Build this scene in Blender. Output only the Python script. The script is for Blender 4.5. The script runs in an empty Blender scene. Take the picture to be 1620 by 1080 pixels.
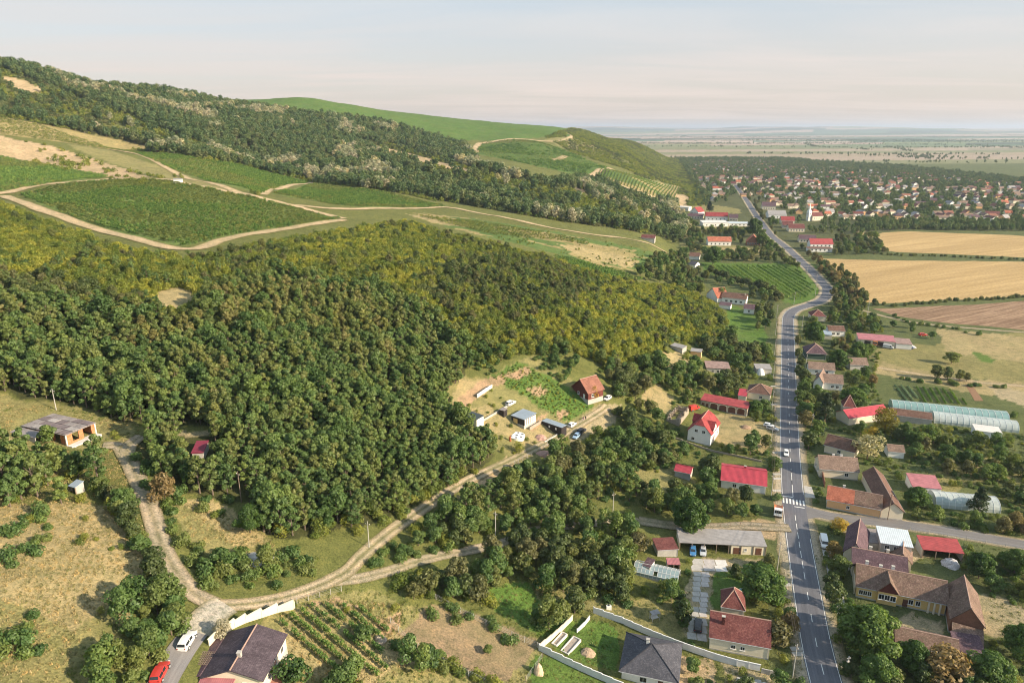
import bpy, math, random
import numpy as np
from mathutils import Vector, Matrix

S = bpy.context.scene
COL = S.collection
R = math.radians
rng = np.random.default_rng(7)
random.seed(7)

# ------------------------------------------------------------------ camera, sky, sun, exposure
HC = 110.0                      # the drone's height above the valley road, metres
PITCH = 17.1
FPX, PCX, PCY = 1095.0, 810.0, 540.0
cd = bpy.data.cameras.new('camera')
cd.sensor_width = 36.0
cd.lens = 36.0 * FPX / 1620.0
cd.clip_start = 1.0
cd.clip_end = 90000.0
cam = bpy.data.objects.new('camera', cd)
COL.objects.link(cam)
cam.location = (0, 0, HC)
cam.rotation_euler = (R(90 - PITCH), 0, 0)
S.camera = cam

SUN_EL, SUN_AZ = 24.0, 112.0     # azimuth clockwise from the view direction (+Y)
world = bpy.data.worlds.new('World')
S.world = world
world.use_nodes = True
wn, wl = world.node_tree.nodes, world.node_tree.links
wn.clear()
w_out = wn.new('ShaderNodeOutputWorld')
w_bg = wn.new('ShaderNodeBackground')
w_sky = wn.new('ShaderNodeTexSky')
w_sky.sky_type = 'NISHITA'
w_sky.sun_disc = False
w_sky.sun_elevation = R(SUN_EL)
w_sky.sun_rotation = R(SUN_AZ)
w_sky.altitude = 200
w_sky.air_density = 1.0
w_sky.dust_density = 2.5
w_sky.ozone_density = 1.6
# a thin veil of high cloud over the whole sky, streaky, thickening towards the horizon
w_tc = wn.new('ShaderNodeTexCoord')
w_sep = wn.new('ShaderNodeSeparateXYZ')
wl.new(w_tc.outputs['Generated'], w_sep.inputs[0])
def wmath(op, a, b=None, clamp=False):
    n = wn.new('ShaderNodeMath'); n.operation = op; n.use_clamp = clamp
    for i, v in enumerate((a, b)):
        if v is None: continue
        if isinstance(v, (int, float)): n.inputs[i].default_value = v
        else: wl.new(v, n.inputs[i])
    return n.outputs[0]
zz = wmath('ADD', wmath('MAXIMUM', w_sep.outputs[2], 0.0), 0.06)
cx_ = wmath('DIVIDE', w_sep.outputs[0], zz)
cy_ = wmath('DIVIDE', w_sep.outputs[1], zz)
w_cmb = wn.new('ShaderNodeCombineXYZ')
wl.new(wmath('MULTIPLY', cx_, 0.55), w_cmb.inputs[0]); wl.new(wmath('MULTIPLY', cy_, 1.6), w_cmb.inputs[1])
w_no = wn.new('ShaderNodeTexNoise')
w_no.inputs['Scale'].default_value = 0.55; w_no.inputs['Detail'].default_value = 7.0
w_no.inputs['Roughness'].default_value = 0.58; w_no.inputs['Distortion'].default_value = 0.7
wl.new(w_cmb.outputs[0], w_no.inputs['Vector'])
w_rmp = wn.new('ShaderNodeValToRGB')
w_rmp.color_ramp.elements[0].position = 0.36; w_rmp.color_ramp.elements[0].color = (0.72, 0.72, 0.72, 1)
w_rmp.color_ramp.elements[1].position = 0.72; w_rmp.color_ramp.elements[1].color = (1, 1, 1, 1)
wl.new(w_no.outputs[0], w_rmp.inputs[0])
w_veil = wn.new('ShaderNodeValToRGB')           # veil colour by height: peach low, pale grey blue high
cr = w_veil.color_ramp
cr.elements[0].position = 0.0; cr.elements[0].color = (4.05, 3.30, 2.80, 1)
cr.elements[1].position = 0.30; cr.elements[1].color = (2.40, 3.02, 3.50, 1)
e = cr.elements.new(0.07); e.color = (3.65, 3.27, 3.04, 1)
e = cr.elements.new(0.16); e.color = (3.08, 3.28, 3.42, 1)
wl.new(wmath('MAXIMUM', w_sep.outputs[2], 0.0), w_veil.inputs[0])
w_mix = wn.new('ShaderNodeMix'); w_mix.data_type = 'RGBA'
wl.new(w_rmp.outputs[0], w_mix.inputs[0])
w_str = wn.new('ShaderNodeValToRGB')            # thicker and thinner streaks of the veil
w_str.color_ramp.elements[0].position = 0.40; w_str.color_ramp.elements[0].color = (0.975, 0.98, 0.985, 1)
w_str.color_ramp.elements[1].position = 0.68; w_str.color_ramp.elements[1].color = (1.065, 1.055, 1.045, 1)
wl.new(w_no.outputs[0], w_str.inputs[0])
w_mul = wn.new('ShaderNodeMix'); w_mul.data_type = 'RGBA'; w_mul.blend_type = 'MULTIPLY'; w_mul.inputs[0].default_value = 1.0
wl.new(w_veil.outputs[0], w_mul.inputs[6]); wl.new(w_str.outputs[0], w_mul.inputs[7])
wl.new(w_sky.outputs[0], w_mix.inputs[6]); wl.new(w_mul.outputs[2], w_mix.inputs[7])
wl.new(w_mix.outputs[2], w_bg.inputs['Color'])
w_bg.inputs['Strength'].default_value = 0.12
wl.new(w_bg.outputs[0], w_out.inputs['Surface'])

sl = bpy.data.lights.new('sun', 'SUN')
sl.energy = 5.0
sl.color = (1.0, 0.83, 0.60)
sl.angle = R(1.2)
sun = bpy.data.objects.new('sun', sl)
COL.objects.link(sun)
_d = Vector((math.cos(R(SUN_EL)) * math.sin(R(SUN_AZ)), math.cos(R(SUN_EL)) * math.cos(R(SUN_AZ)), math.sin(R(SUN_EL))))
sun.rotation_euler = (-_d).to_track_quat('-Z', 'Y').to_euler()
sun.location = _d * 900

S.view_settings.view_transform = 'Standard'
S.view_settings.look = 'None'
S.view_settings.exposure = 0.90
S.view_settings.gamma = 1.0
S.view_settings.use_curve_mapping = False
cy = S.cycles
cy.max_bounces = 5; cy.diffuse_bounces = 4; cy.glossy_bounces = 2; cy.transmission_bounces = 4
cy.transparent_max_bounces = 8; cy.volume_bounces = 0
cy.use_denoising = True
cy.use_adaptive_sampling = True; cy.adaptive_threshold = 0.02
cy.caustics_reflective = False; cy.caustics_refractive = False
cy.sample_clamp_indirect = 4.0
cy.filter_width = 1.05

# ------------------------------------------------------------------ from the photograph's pixels to the ground and back
_cp, _sp = math.cos(R(PITCH)), math.sin(R(PITCH))
def ray(px, py):
    u = (np.asarray(px, float) - PCX) / FPX; v = (np.asarray(py, float) - PCY) / FPX
    return np.stack([u, _cp - v * _sp, -_sp - v * _cp], -1)
def project(P):
    P = np.asarray(P, float)
    dx, dy, dz = P[..., 0], P[..., 1], P[..., 2] - HC
    zc = dy * _cp - dz * _sp
    zs = np.where(zc > 0.5, zc, 0.5)
    return PCX + FPX * dx / zs, PCY - FPX * (dy * _sp + dz * _cp) / zs, zc
def PZ(px, py, z):
    """point at height z seen at pixel px, py"""
    r = ray(px, py); t = (z - HC) / r[2]
    return np.array([r[0] * t, r[1] * t, z])

# value noise
def _hash(ix, iy, s):
    h = (ix.astype(np.int64) * 374761393 + iy.astype(np.int64) * 668265263 + s * 974634777) & 0xffffffff
    h = ((h ^ (h >> 13)) * 1274126177) & 0xffffffff
    return ((h ^ (h >> 16)) & 0xffff) / 65535.0
def vnoise(x, y, s=0):
    x = np.asarray(x, float); y = np.asarray(y, float)
    ix, iy = np.floor(x), np.floor(y); fx, fy = x - ix, y - iy
    fx = fx * fx * (3 - 2 * fx); fy = fy * fy * (3 - 2 * fy)
    a, b = _hash(ix, iy, s), _hash(ix + 1, iy, s); c, d = _hash(ix, iy + 1, s), _hash(ix + 1, iy + 1, s)
    return (a + (b - a) * fx) * (1 - fy) + (c + (d - c) * fx) * fy
def fbm(x, y, s=0, o=4):
    t, a, n = 0.0, 0.5, 0.0
    for k in range(o):
        t = t + a * vnoise(x * 2 ** k, y * 2 ** k, s + k); n += a; a *= 0.5
    return t / n
def sstep(t):
    t = np.clip(t, 0, 1); return t * t * (3 - 2 * t)

# spot heights: (px, py, ground height)   or   (px, py, None, distance along the view axis)
SPOTS = [(0,1080,36),(150,1080,30),(300,1040,25),(450,1080,19),(380,1060,21.5),(700,1080,9),(860,1040,3),(950,980,1.2),(600,1000,14),(740,1000,7),
 (340,960,24),(450,945,22),(545,905,18),(680,880,13),(760,865,10),(850,900,5),(1040,880,1),(150,850,33),(0,900,38),(50,720,38.5),(90,692,36.5),(190,700,34.5),
 (260,850,28.5),(350,800,27),(400,860,23.5),(300,700,34.5),(600,800,17),(540,760,22),(700,700,18),(800,720,10),(500,700,29),(900,760,7.5),(1000,720,4),(960,640,9),(1040,640,3),
 (0,630,42),(0,500,53),(300,560,43),(300,450,52),(450,480,47),(600,560,33),(700,600,24),(770,597,22),(820,570,23),(940,640,10),(895,672,9),(830,640,15),(925,595,20),
 (600,440,46),(760,450,39),(760,540,29),(900,500,28),(1000,540,17),(1100,540,6),(1000,450,11),(1040,420,13),(1080,460,5),(900,430,25),(870,390,28),
 (0,330,66),(130,375,58),(270,383,56),(30,310,68),(180,285,72),(290,290,70),(415,364,53),(540,345,50),(480,325,55),(700,325,42),(850,355,32),(1040,390,17),
 (0,245,88),(100,235,92),(200,240,86),(310,281,70),(390,264,66),(430,295,58),(490,288,54),
 (0,190,None,680),(0,150,None,790),(0,105,None,900),(150,140,None,950),(270,147,None,1150),(380,158,None,1300),(480,152,None,1350),(600,185,None,1350),(780,205,None,1450),(900,212,None,1450),
 (980,231,None,1600),(1040,248,None,1900),(1085,262,None,2200),
 (100,200,97),(300,220,None,800),(300,246,83),(400,215,None,900),(500,260,None,850),(600,300,None,690),(600,240,None,1050),(700,225,None,1230),(750,232,None,1230),
 (960,270,46),(850,225,None,1260),(922,279,42),(700,262,None,880),(800,275,None,860),(880,300,None,820),(960,318,None,810),(1050,345,None,800),(700,310,None,715),(900,350,None,650),(1050,374,7.5),
 (965,270,None,1050),(1077,297,12),(1062,320,9),(982,293,None,1000),(905,240,None,1330),
 (1090,290,14),(1000,250,None,1450)]
def _spots():
    P = []
    for s in SPOTS:
        r = ray(s[0], s[1])
        t = s[3] if len(s) == 4 else (s[2] - HC) / r[2]
        P.append((r[0] * t, r[1] * t, HC + r[2] * t))
    # out of frame: the hill goes on to the west and behind the ridge, the valley floor to the east
    for x, y, z in [(-250,60,48),(-150,40,38),(-60,40,24),(0,50,13),(60,60,3),(100,100,0),(-320,200,62),(-450,330,82),(-620,500,112),(-800,700,150),(-1000,950,185),
                    (-900,1200,190),(-600,1500,165),(-200,1800,140),(200,2000,105),(500,2300,60),(-1300,700,175),(-900,300,120),(-500,100,75),(-200,-60,45),(60,-60,5),(900,2600,10),(0,2600,80)]:
        P.append((x, y, z))
    return np.array(P)
TOE_PX = [(1240,1060),(1215,900),(1200,760),(1205,640),(1205,560),(1190,500),(1125,455),(1095,420),(1085,390),(1078,362),(1094,347),(1120,312),(1108,282),(1098,264),(1090,251)]
_toe = np.array([PZ(x, y, 0.0) for x, y in TOE_PX])
_SP = _spots()
_C = 18.0
for _q in range(0):
    pass
_fl = np.concatenate([_toe[:, :2] + [8, 0], _toe[:, :2] + [90, 0]])
_SP = np.concatenate([_SP, np.column_stack([_fl, np.zeros(len(_fl))])])
def _phi(dx, dy):
    return np.sqrt(dx * dx + dy * dy + _C * _C)
_A = _phi(_SP[:, None, 0] - _SP[None, :, 0], _SP[:, None, 1] - _SP[None, :, 1]) - np.eye(len(_SP)) * 6.0
_n = len(_SP)
_M = np.zeros((_n + 1, _n + 1)); _M[:_n, :_n] = _A; _M[:_n, _n] = 1; _M[_n, :_n] = 1
_W = np.linalg.solve(_M, np.append(_SP[:, 2], 0))
def H(x, y):
    """height of the ground"""
    x = np.asarray(x, float); y = np.asarray(y, float)
    shp = np.broadcast(x, y).shape
    x = np.broadcast_to(x, shp).ravel(); y = np.broadcast_to(y, shp).ravel()
    out = np.empty(len(x))
    for i in range(0, len(x), 40000):
        a, b = x[i:i + 40000], y[i:i + 40000]
        out[i:i + 40000] = _phi(a[:, None] - _SP[None, :, 0], b[:, None] - _SP[None, :, 1]) @ _W[:_n] + _W[_n]
    toe = np.interp(y, _toe[:, 1], _toe[:, 0])
    tw = 40 + np.clip(y - 650, 0, 1200) * 0.16
    s = 1 - sstep((x - toe + tw) / tw)
    r = np.hypot(x, y)
    s = s * (1 - sstep((r - 2500) / 900)) 
    h = np.maximum(out, 0) * s
    m = sstep((r - 90) / 200) * np.clip(h / 12, 0, 1)
    h = h + m * ((fbm(x / 38, y / 38, 3, 3) - 0.5) * 3.2)
    h = h + np.clip(h / 40, 0, 1) * (fbm(x / 160, y / 160, 9, 2) - 0.5) * 9 * sstep((r - 420) / 400)
    # far uplands across the plain
    az = np.degrees(np.arctan2(x, y))
    far = sstep((r - 12000) / 9000)
    up = 40 + 165 * fbm(az / 7.0 + 20, r / 6000, 31, 4) - 40 * sstep((az - 24) / 10) - 30 * sstep((8 - az) / 10)
    h = h + far * up
    return h.reshape(shp)
def G(px, py):
    """ground point seen at pixel px, py"""
    r = ray(px, py); t = np.geomspace(60, 30000, 700)
    d = (HC + r[2] * t) - H(r[0] * t, r[1] * t)
    k = np.argmax(d < 0)
    if d[k] >= 0: k = len(t) - 1
    a, b = t[max(k - 1, 0)], t[k]
    for _ in range(3):
        tt = np.linspace(a, b, 12)
        d = (HC + r[2] * tt) - H(r[0] * tt, r[1] * tt)
        j = max(np.argmax(d < 0), 1)
        a, b = tt[j - 1], tt[j]
    t = (a + b) / 2
    x, y = r[0] * t, r[1] * t
    return np.array([x, y, float(H(x, y))])
def GL(pts):
    return np.array([G(*p) for p in pts])

# pixel-region rasters (looked up by projecting a ground point; they say what grows where on the ground)
RX0, RY0, RX1, RY1 = -500, 60, 2120, 1500
def inside(poly, X, Y):
    res = np.zeros(X.shape, bool); n = len(poly)
    for i in range(n):
        x1, y1 = poly[i]; x2, y2 = poly[(i + 1) % n]
        if y1 == y2: continue
        c = (y1 > Y) != (y2 > Y)
        res ^= c & (X < (x2 - x1) * (Y - y1) / (y2 - y1) + x1)
    return res
def paint(img, poly, val):
    xs = [p[0] for p in poly]; ys = [p[1] for p in poly]
    x0, x1 = max(int(min(xs)) - 1, RX0), min(int(max(xs)) + 2, RX1); y0, y1 = max(int(min(ys)) - 1, RY0), min(int(max(ys)) + 2, RY1)
    if x1 <= x0 or y1 <= y0: return
    X, Y = np.meshgrid(np.arange(x0, x1) + 0.5, np.arange(y0, y1) + 0.5)
    m = inside(poly, X, Y)
    img[y0 - RY0:y1 - RY0, x0 - RX0:x1 - RX0][m] = val
def paint_line(img, pts, w, val):
    """w: half width in pixels, one value or one per point"""
    if np.isscalar(w): w = [w] * len(pts)
    for (a, b, wa, wb) in zip(pts[:-1], pts[1:], w[:-1], w[1:]):
        n = max(int(math.hypot(b[0] - a[0], b[1] - a[1]) / 2), 1)
        for k in range(n + 1):
            t = k / n; x = a[0] + (b[0] - a[0]) * t; y = a[1] + (b[1] - a[1]) * t; r = wa + (wb - wa) * t
            paint(img, [(x + r * math.cos(q), y + r * math.sin(q)) for q in np.linspace(0, 2 * math.pi, 9)[:-1]], val)
def look(img, px, py):
    return img[np.clip(np.asarray(py).astype(int) - RY0, 0, RY1 - RY0 - 1), np.clip(np.asarray(px).astype(int) - RX0, 0, RX1 - RX0 - 1)]
def raster(dtype=np.uint8):
    return np.zeros((RY1 - RY0, RX1 - RX0), dtype)

# ------------------------------------------------------------------ materials
def mat(name):
    m = bpy.data.materials.new(name); m.use_nodes = True
    nt = m.node_tree; nt.nodes.clear()
    return m, nt.nodes, nt.links
def _mixc(n, l, fac, a, b, mode='MIX'):
    x = n.new('ShaderNodeMix'); x.data_type = 'RGBA'; x.blend_type = mode
    for i, v in ((0, fac), (6, a), (7, b)):
        if isinstance(v, (int, float)): x.inputs[i].default_value = v
        elif isinstance(v, tuple): x.inputs[i].default_value = (*v, 1) if len(v) == 3 else v
        else: l.new(v, x.inputs[i])
    return x.outputs[2]
def _noise(n, l, vec, scale, detail=4, rough=0.55):
    x = n.new('ShaderNodeTexNoise'); x.inputs['Scale'].default_value = scale; x.inputs['Detail'].default_value = detail; x.inputs['Roughness'].default_value = rough
    if vec is not None: l.new(vec, x.inputs['Vector'])
    return x.outputs[0]
def _ramp(n, l, fac, stops):
    x = n.new('ShaderNodeValToRGB'); c = x.color_ramp
    c.elements[0].position = stops[0][0]; c.elements[0].color = (*stops[0][1], 1)
    c.elements[1].position = stops[-1][0]; c.elements[1].color = (*stops[-1][1], 1)
    for p, q in stops[1:-1]:
        e = c.elements.new(p); e.color = (*q, 1)
    l.new(fac, x.inputs[0])
    return x.outputs[0]
def _bump(n, l, height, strength, dist):
    x = n.new('ShaderNodeBump'); x.inputs['Strength'].default_value = strength; x.inputs['Distance'].default_value = dist
    l.new(height, x.inputs['Height']); return x.outputs[0]
def _pos(n):
    return n.new('ShaderNodeNewGeometry').outputs['Position']
def _finish(m, n, l, col, rough=0.9, bump=None, metal=0.0, spec=0.3):
    b = n.new('ShaderNodeBsdfPrincipled'); o = n.new('ShaderNodeOutputMaterial')
    if isinstance(col, tuple): b.inputs['Base Color'].default_value = (*col, 1)
    else: l.new(col, b.inputs['Base Color'])
    b.inputs['Roughness'].default_value = rough; b.inputs['Metallic'].default_value = metal
    b.inputs['Specular IOR Level'].default_value = spec
    if bump is not None: l.new(bump, b.inputs['Normal'])
    l.new(b.outputs[0], o.inputs[0]); return m
def g3(v): return (v, v, v)
_MC = {}
def plain(name, c, rough=0.8, var=0.25, scale=0.8, metal=0.0, bump=0.0, spec=0.3):
    """a worn single-colour surface: broad stains and fine grain"""
    if name in _MC: return _MC[name]
    m, n, l = mat(name)
    p = _pos(n)
    a = _noise(n, l, p, scale, 5, 0.6); b = _noise(n, l, p, scale * 7, 3, 0.6)
    ca = _ramp(n, l, a, [(0.3, tuple(x * (1 - var) for x in c)), (0.7, tuple(min(x * (1 + var * 0.6), 1) for x in c))])
    col = _mixc(n, l, 0.35, ca, _ramp(n, l, b, [(0.35, tuple(x * (1 - var) for x in c)), (0.65, tuple(min(x * (1 + var), 1) for x in c))]))
    bp = _bump(n, l, b, bump, 0.05) if bump else None
    _MC[name] = _finish(m, n, l, col, rough, bp, metal, spec)
    return m
def tiles(name, c1, c2, dark=0.45, moss=0.0, w=0.24, h=0.34):
    """clay tiles, laid in courses along the roof's UV (metres)"""
    if name in _MC: return _MC[name]
    m, n, l = mat(name)
    uv = n.new('ShaderNodeUVMap').outputs[0]
    br = n.new('ShaderNodeTexBrick'); l.new(uv, br.inputs['Vector'])
    br.inputs['Color1'].default_value = (*c1, 1); br.inputs['Color2'].default_value = (*c2, 1)
    br.inputs['Mortar'].default_value = (*[x * dark for x in c1], 1)
    br.inputs['Scale'].default_value = 1.0; br.inputs['Mortar Size'].default_value = 0.022; br.inputs['Mortar Smooth'].default_value = 0.6
    br.inputs['Brick Width'].default_value = w; br.inputs['Row Height'].default_value = h
    p = _pos(n)
    a = _noise(n, l, p, 0.5, 6, 0.65); b = _noise(n, l, p, 2.6, 4, 0.65)
    col = _mixc(n, l, _ramp(n, l, a, [(0.34, g3(0)), (0.70, g3(0.85))]), br.outputs[0], tuple(x * 0.50 for x in c1))
    col = _mixc(n, l, _ramp(n, l, b, [(0.52, g3(0)), (0.74, g3(0.55))]), col, tuple(min(1, x * 1.35 + 0.05) for x in c2))
    if moss: col = _mixc(n, l, _ramp(n, l, _noise(n, l, p, 0.9, 6, 0.7), [(0.5, g3(0)), (0.7, g3(moss))]), col, (0.10, 0.10, 0.06))
    _MC[name] = _finish(m, n, l, col, 0.85, _bump(n, l, br.outputs[1], -0.5, 0.04))
    return m
def sheet(name, c, pitch=0.35, rough=0.45, var=0.2):
    """ribbed metal or fibre sheet running down the roof"""
    if name in _MC: return _MC[name]
    m, n, l = mat(name)
    uv = n.new('ShaderNodeUVMap').outputs[0]
    w = n.new('ShaderNodeTexWave'); w.wave_type = 'BANDS'; w.bands_direction = 'X'; w.inputs['Scale'].default_value = 0.314 / pitch
    l.new(uv, w.inputs['Vector'])
    p = _pos(n)
    a = _noise(n, l, p, 0.6, 6, 0.65)
    col = _ramp(n, l, a, [(0.3, tuple(x * (1 - var) for x in c)), (0.7, tuple(min(x * (1 + var), 1) for x in c))])
    col = _mixc(n, l, _ramp(n, l, w.outputs[0], [(0.0, g3(0.35)), (0.3, g3(0.0))]), col, tuple(x * 0.6 for x in c))
    _MC[name] = _finish(m, n, l, col, rough, _bump(n, l, w.outputs[0], 0.6, 0.04), 0.0, 0.5)
    return m
def leafmat(name, a, b, tip=None, trans=0.30):
    """leaves: two greens mixed leaf by leaf and tree by tree, some light through them"""
    m, n, l = mat(name)
    at = n.new('ShaderNodeAttribute'); at.attribute_name = 'tone'
    oi = n.new('ShaderNodeObjectInfo')
    c = _mixc(n, l, at.outputs['Fac'], a, b)
    k = _ramp(n, l, oi.outputs['Random'], [(0.0, (0.62, 0.68, 0.62)), (0.35, (0.92, 0.95, 0.9)), (0.65, (1.05, 1.0, 0.95)), (1.0, (1.45, 1.22, 1.0))])
    c = _mixc(n, l, 1.0, c, k, 'MULTIPLY')
    c = _mixc(n, l, 1.0, c, (1.18, 1.16, 1.12), 'MULTIPLY')
    if tip:
        q = n.new('ShaderNodeMath'); q.operation = 'FRACT'
        q2 = n.new('ShaderNodeMath'); q2.operation = 'MULTIPLY'; q2.inputs[1].default_value = 7.31
        l.new(oi.outputs['Random'], q2.inputs[0]); l.new(q2.outputs[0], q.inputs[0])
        c = _mixc(n, l, _ramp(n, l, q.outputs[0], [(0.62, g3(0)), (0.9, g3(0.85))]), c, tip)
    d = n.new('ShaderNodeBsdfDiffuse'); t = n.new('ShaderNodeBsdfTranslucent'); gl = n.new('ShaderNodeBsdfGlossy')
    gl.inputs['Roughness'].default_value = 0.5; gl.inputs['Color'].default_value = (0.8, 0.85, 0.8, 1)
    l.new(c, d.inputs[0]); l.new(_mixc(n, l, 1.0, c, (1.25, 1.35, 0.6), 'MULTIPLY'), t.inputs[0])
    x = n.new('ShaderNodeMixShader'); x.inputs[0].default_value = trans
    l.new(d.outputs[0], x.inputs[1]); l.new(t.outputs[0], x.inputs[2])
    y = n.new('ShaderNodeMixShader'); y.inputs[0].default_value = 0.025
    l.new(x.outputs[0], y.inputs[1]); l.new(gl.outputs[0], y.inputs[2])
    o = n.new('ShaderNodeOutputMaterial'); l.new(y.outputs[0], o.inputs[0])
    return m

# ------------------------------------------------------------------ mesh helpers
def mesh_np(name, V, F4=None, F3=None, mats=(), mi=None, tone=None, smooth=False):
    V = np.asarray(V, np.float32); me = bpy.data.meshes.new(name)
    me.vertices.add(len(V)); me.vertices.foreach_set('co', V.ravel())
    parts = []
    if F4 is not None and len(F4): parts.append((np.asarray(F4, np.int32), 4))
    if F3 is not None and len(F3): parts.append((np.asarray(F3, np.int32), 3))
    nl = sum(f.size for f, _ in parts); npoly = sum(len(f) for f, _ in parts)
    me.loops.add(nl); me.polygons.add(npoly)
    me.loops.foreach_set('vertex_index', np.concatenate([f.ravel() for f, _ in parts]))
    tot = np.concatenate([np.full(len(f), k, np.int32) for f, k in parts])
    me.polygons.foreach_set('loop_start', np.concatenate([[0], np.cumsum(tot)[:-1]]).astype(np.int32))
    for m in mats: me.materials.append(m)
    if mi is not None: me.polygons.foreach_set('material_index', np.asarray(mi, np.int32))
    if smooth: me.polygons.foreach_set('use_smooth', np.ones(npoly, bool))
    me.update(calc_edges=True)
    if tone is not None:
        a = me.attributes.new('tone', 'FLOAT', 'POINT'); a.data.foreach_set('value', np.asarray(tone, np.float32))
    return me
def link(name, me, parent=None, loc=None, rz=None):
    o = bpy.data.objects.new(name, me); COL.objects.link(o)
    if parent is not None: o.parent = parent
    if loc is not None: o.location = loc
    if rz is not None: o.rotation_euler = (0, 0, rz)
    return o
def tag(o, label=None, cat=None, group=None, kind=None):
    if label: o['label'] = label
    if cat: o['category'] = cat
    if group: o['group'] = group
    if kind: o['kind'] = kind
    return o
def empty(name, loc, rz=0.0, label=None, cat=None, group=None):
    o = bpy.data.objects.new(name, None); COL.objects.link(o)
    o.empty_display_size = 0.5
    o.location = loc; o.rotation_euler = (0, 0, rz)
    return tag(o, label, cat, group)

class MB:
    """collects faces, with UVs in metres for roofs"""
    def __init__(s): s.v, s.f, s.uv = [], [], []
    def face(s, pts, uv=None):
        i = len(s.v); s.v += [tuple(p) for p in pts]; s.f.append(tuple(range(i, i + len(pts)))); s.uv.append(uv)
        return s
    def box(s, x0, x1, y0, y1, z0, z1):
        a = [(x0,y0,z0),(x1,y0,z0),(x1,y1,z0),(x0,y1,z0),(x0,y0,z1),(x1,y0,z1),(x1,y1,z1),(x0,y1,z1)]
        i = len(s.v); s.v += a
        for q in ((0,3,2,1),(4,5,6,7),(0,1,5,4),(1,2,6,5),(2,3,7,6),(3,0,4,7)):
            s.f.append(tuple(i + k for k in q)); s.uv.append(None)
        return s
    def slab(s, pts, th, uvd=None):
        """a polygon with thickness th (downwards); uvd: direction down the slope for the UVs"""
        pts = [np.asarray(p, float) for p in pts]
        n = np.cross(pts[1] - pts[0], pts[2] - pts[0]); n /= np.linalg.norm(n)
        if n[2] < 0: pts = pts[::-1]; n = -n
        dn = n - np.array([0, 0, n[2]])
        if np.linalg.norm(dn) < 1e-4: e1, e2 = np.array([1., 0, 0]), np.array([0., 1, 0])
        else:
            e1 = np.cross(n, [0, 0, 1.]); e1 /= np.linalg.norm(e1); e2 = np.cross(n, e1)
        uv = [(float(p @ e1), float(p @ e2)) for p in pts]
        s.face(pts, uv)
        low = [p - n * th for p in pts]
        s.face(low[::-1], uv[::-1])
        for i in range(len(pts)):
            j = (i + 1) % len(pts); s.face([pts[j], pts[i], low[i], low[j]])
        return s
    def tube(s, a, b, r0, r1=None, n=6, caps=True):
        a, b = Vector(a), Vector(b); r1 = r0 if r1 is None else r1
        d = (b - a).normalized(); x = d.orthogonal().normalized(); y = d.cross(x)
        i = len(s.v)
        for c, r in ((a, r0), (b, r1)):
            for k in range(n):
                t = 2 * math.pi * k / n; s.v.append(tuple(c + x * (r * math.cos(t)) + y * (r * math.sin(t))))
        for k in range(n):
            j = (k + 1) % n; s.f.append((i + k, i + j, i + n + j, i + n + k)); s.uv.append(None)
        if caps:
            s.f.append(tuple(i + n + k for k in range(n))); s.uv.append(None)
            s.f.append(tuple(i + n - 1 - k for k in range(n))); s.uv.append(None)
        return s
    def mesh(s, name, m, smooth=False):
        me = bpy.data.meshes.new(name); me.from_pydata(s.v, [], s.f)
        if m is not None: me.materials.append(m)
        if any(u is not None for u in s.uv):
            ul = me.uv_layers.new(name='UVMap'); k = 0; flat = []
            for f, u in zip(s.f, s.uv):
                flat += list(u) if u is not None else [(s.v[q][0], s.v[q][2]) for q in f]
            ul.data.foreach_set('uv', np.array(flat, np.float32).ravel())
        if smooth: me.polygons.foreach_set('use_smooth', np.ones(len(me.polygons), bool))
        me.update(); return me
    def build(s, name, m, parent=None, loc=None, rz=None, smooth=False):
        return link(name, s.mesh(name, m, smooth), parent, loc, rz)
# ------------------------------------------------------------------ what covers the ground, region by region (photo pixels)
C_COL = [  # real-world colours, linear
 (0.130,0.140,0.046),  # 0 scrubby hillside grass
 (0.345,0.280,0.150),  # 1 dry grass
 (0.430,0.320,0.205),  # 2 pale soil, tracks
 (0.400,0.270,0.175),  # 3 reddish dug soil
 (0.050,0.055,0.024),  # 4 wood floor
 (0.140,0.195,0.058),  # 5 vineyard alleys
 (0.095,0.165,0.036),  # 6 lush grass
 (0.085,0.150,0.036),  # 7 ridge vineyards seen from afar
 (0.085,0.095,0.045),  # 8 gardens of the town
 (0.105,0.125,0.052),  # 9 village gardens
 (0.240,0.215,0.095),  # 10 mown meadow
 (0.350,0.290,0.190),  # 11 trodden yard
 (0.235,0.215,0.095),  # 12 half dry grass
 (0.300,0.245,0.120),  # 13 pale vineyard alleys
 (0.255,0.190,0.125),  # 14 bare brown plot
]
cover = raster()
def cv(v, *polys):
    for p in polys: paint(cover, p, v)
VALLEY = [(1240,1500),(1215,900),(1190,760),(1195,640),(1195,560),(1185,500),(1120,455),(1090,420),(1083,390),(1076,362),(1094,347),(1120,312),(1108,282),(1098,264),(1085,240),(2200,240),(2200,1500)]
cv(9, VALLEY)
cv(8, [(1085,252),(1140,246),(1300,256),(1420,262),(1640,282),(2200,300),(2200,375),(1620,362),(1420,362),(1392,372),(1300,400),(1262,410),(1180,380),(1090,352),(1125,310)])
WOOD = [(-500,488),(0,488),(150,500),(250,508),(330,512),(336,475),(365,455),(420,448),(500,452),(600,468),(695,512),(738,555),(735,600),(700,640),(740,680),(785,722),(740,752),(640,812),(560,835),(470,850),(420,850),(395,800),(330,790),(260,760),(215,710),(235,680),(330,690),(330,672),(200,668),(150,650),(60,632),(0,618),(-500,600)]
FARWOOD = [(-500,0),(0,98),(150,138),(270,148),(330,160),(480,182),(580,190),(640,205),(700,222),(740,235),(760,262),(860,290),(930,285),(1000,300),(1060,320),(1095,340),(1090,362),(1078,383),(1000,365),(900,352),(800,335),(700,318),(600,300),(430,285),(330,262),(200,232),(100,205),(0,185),(-500,90)]
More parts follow.
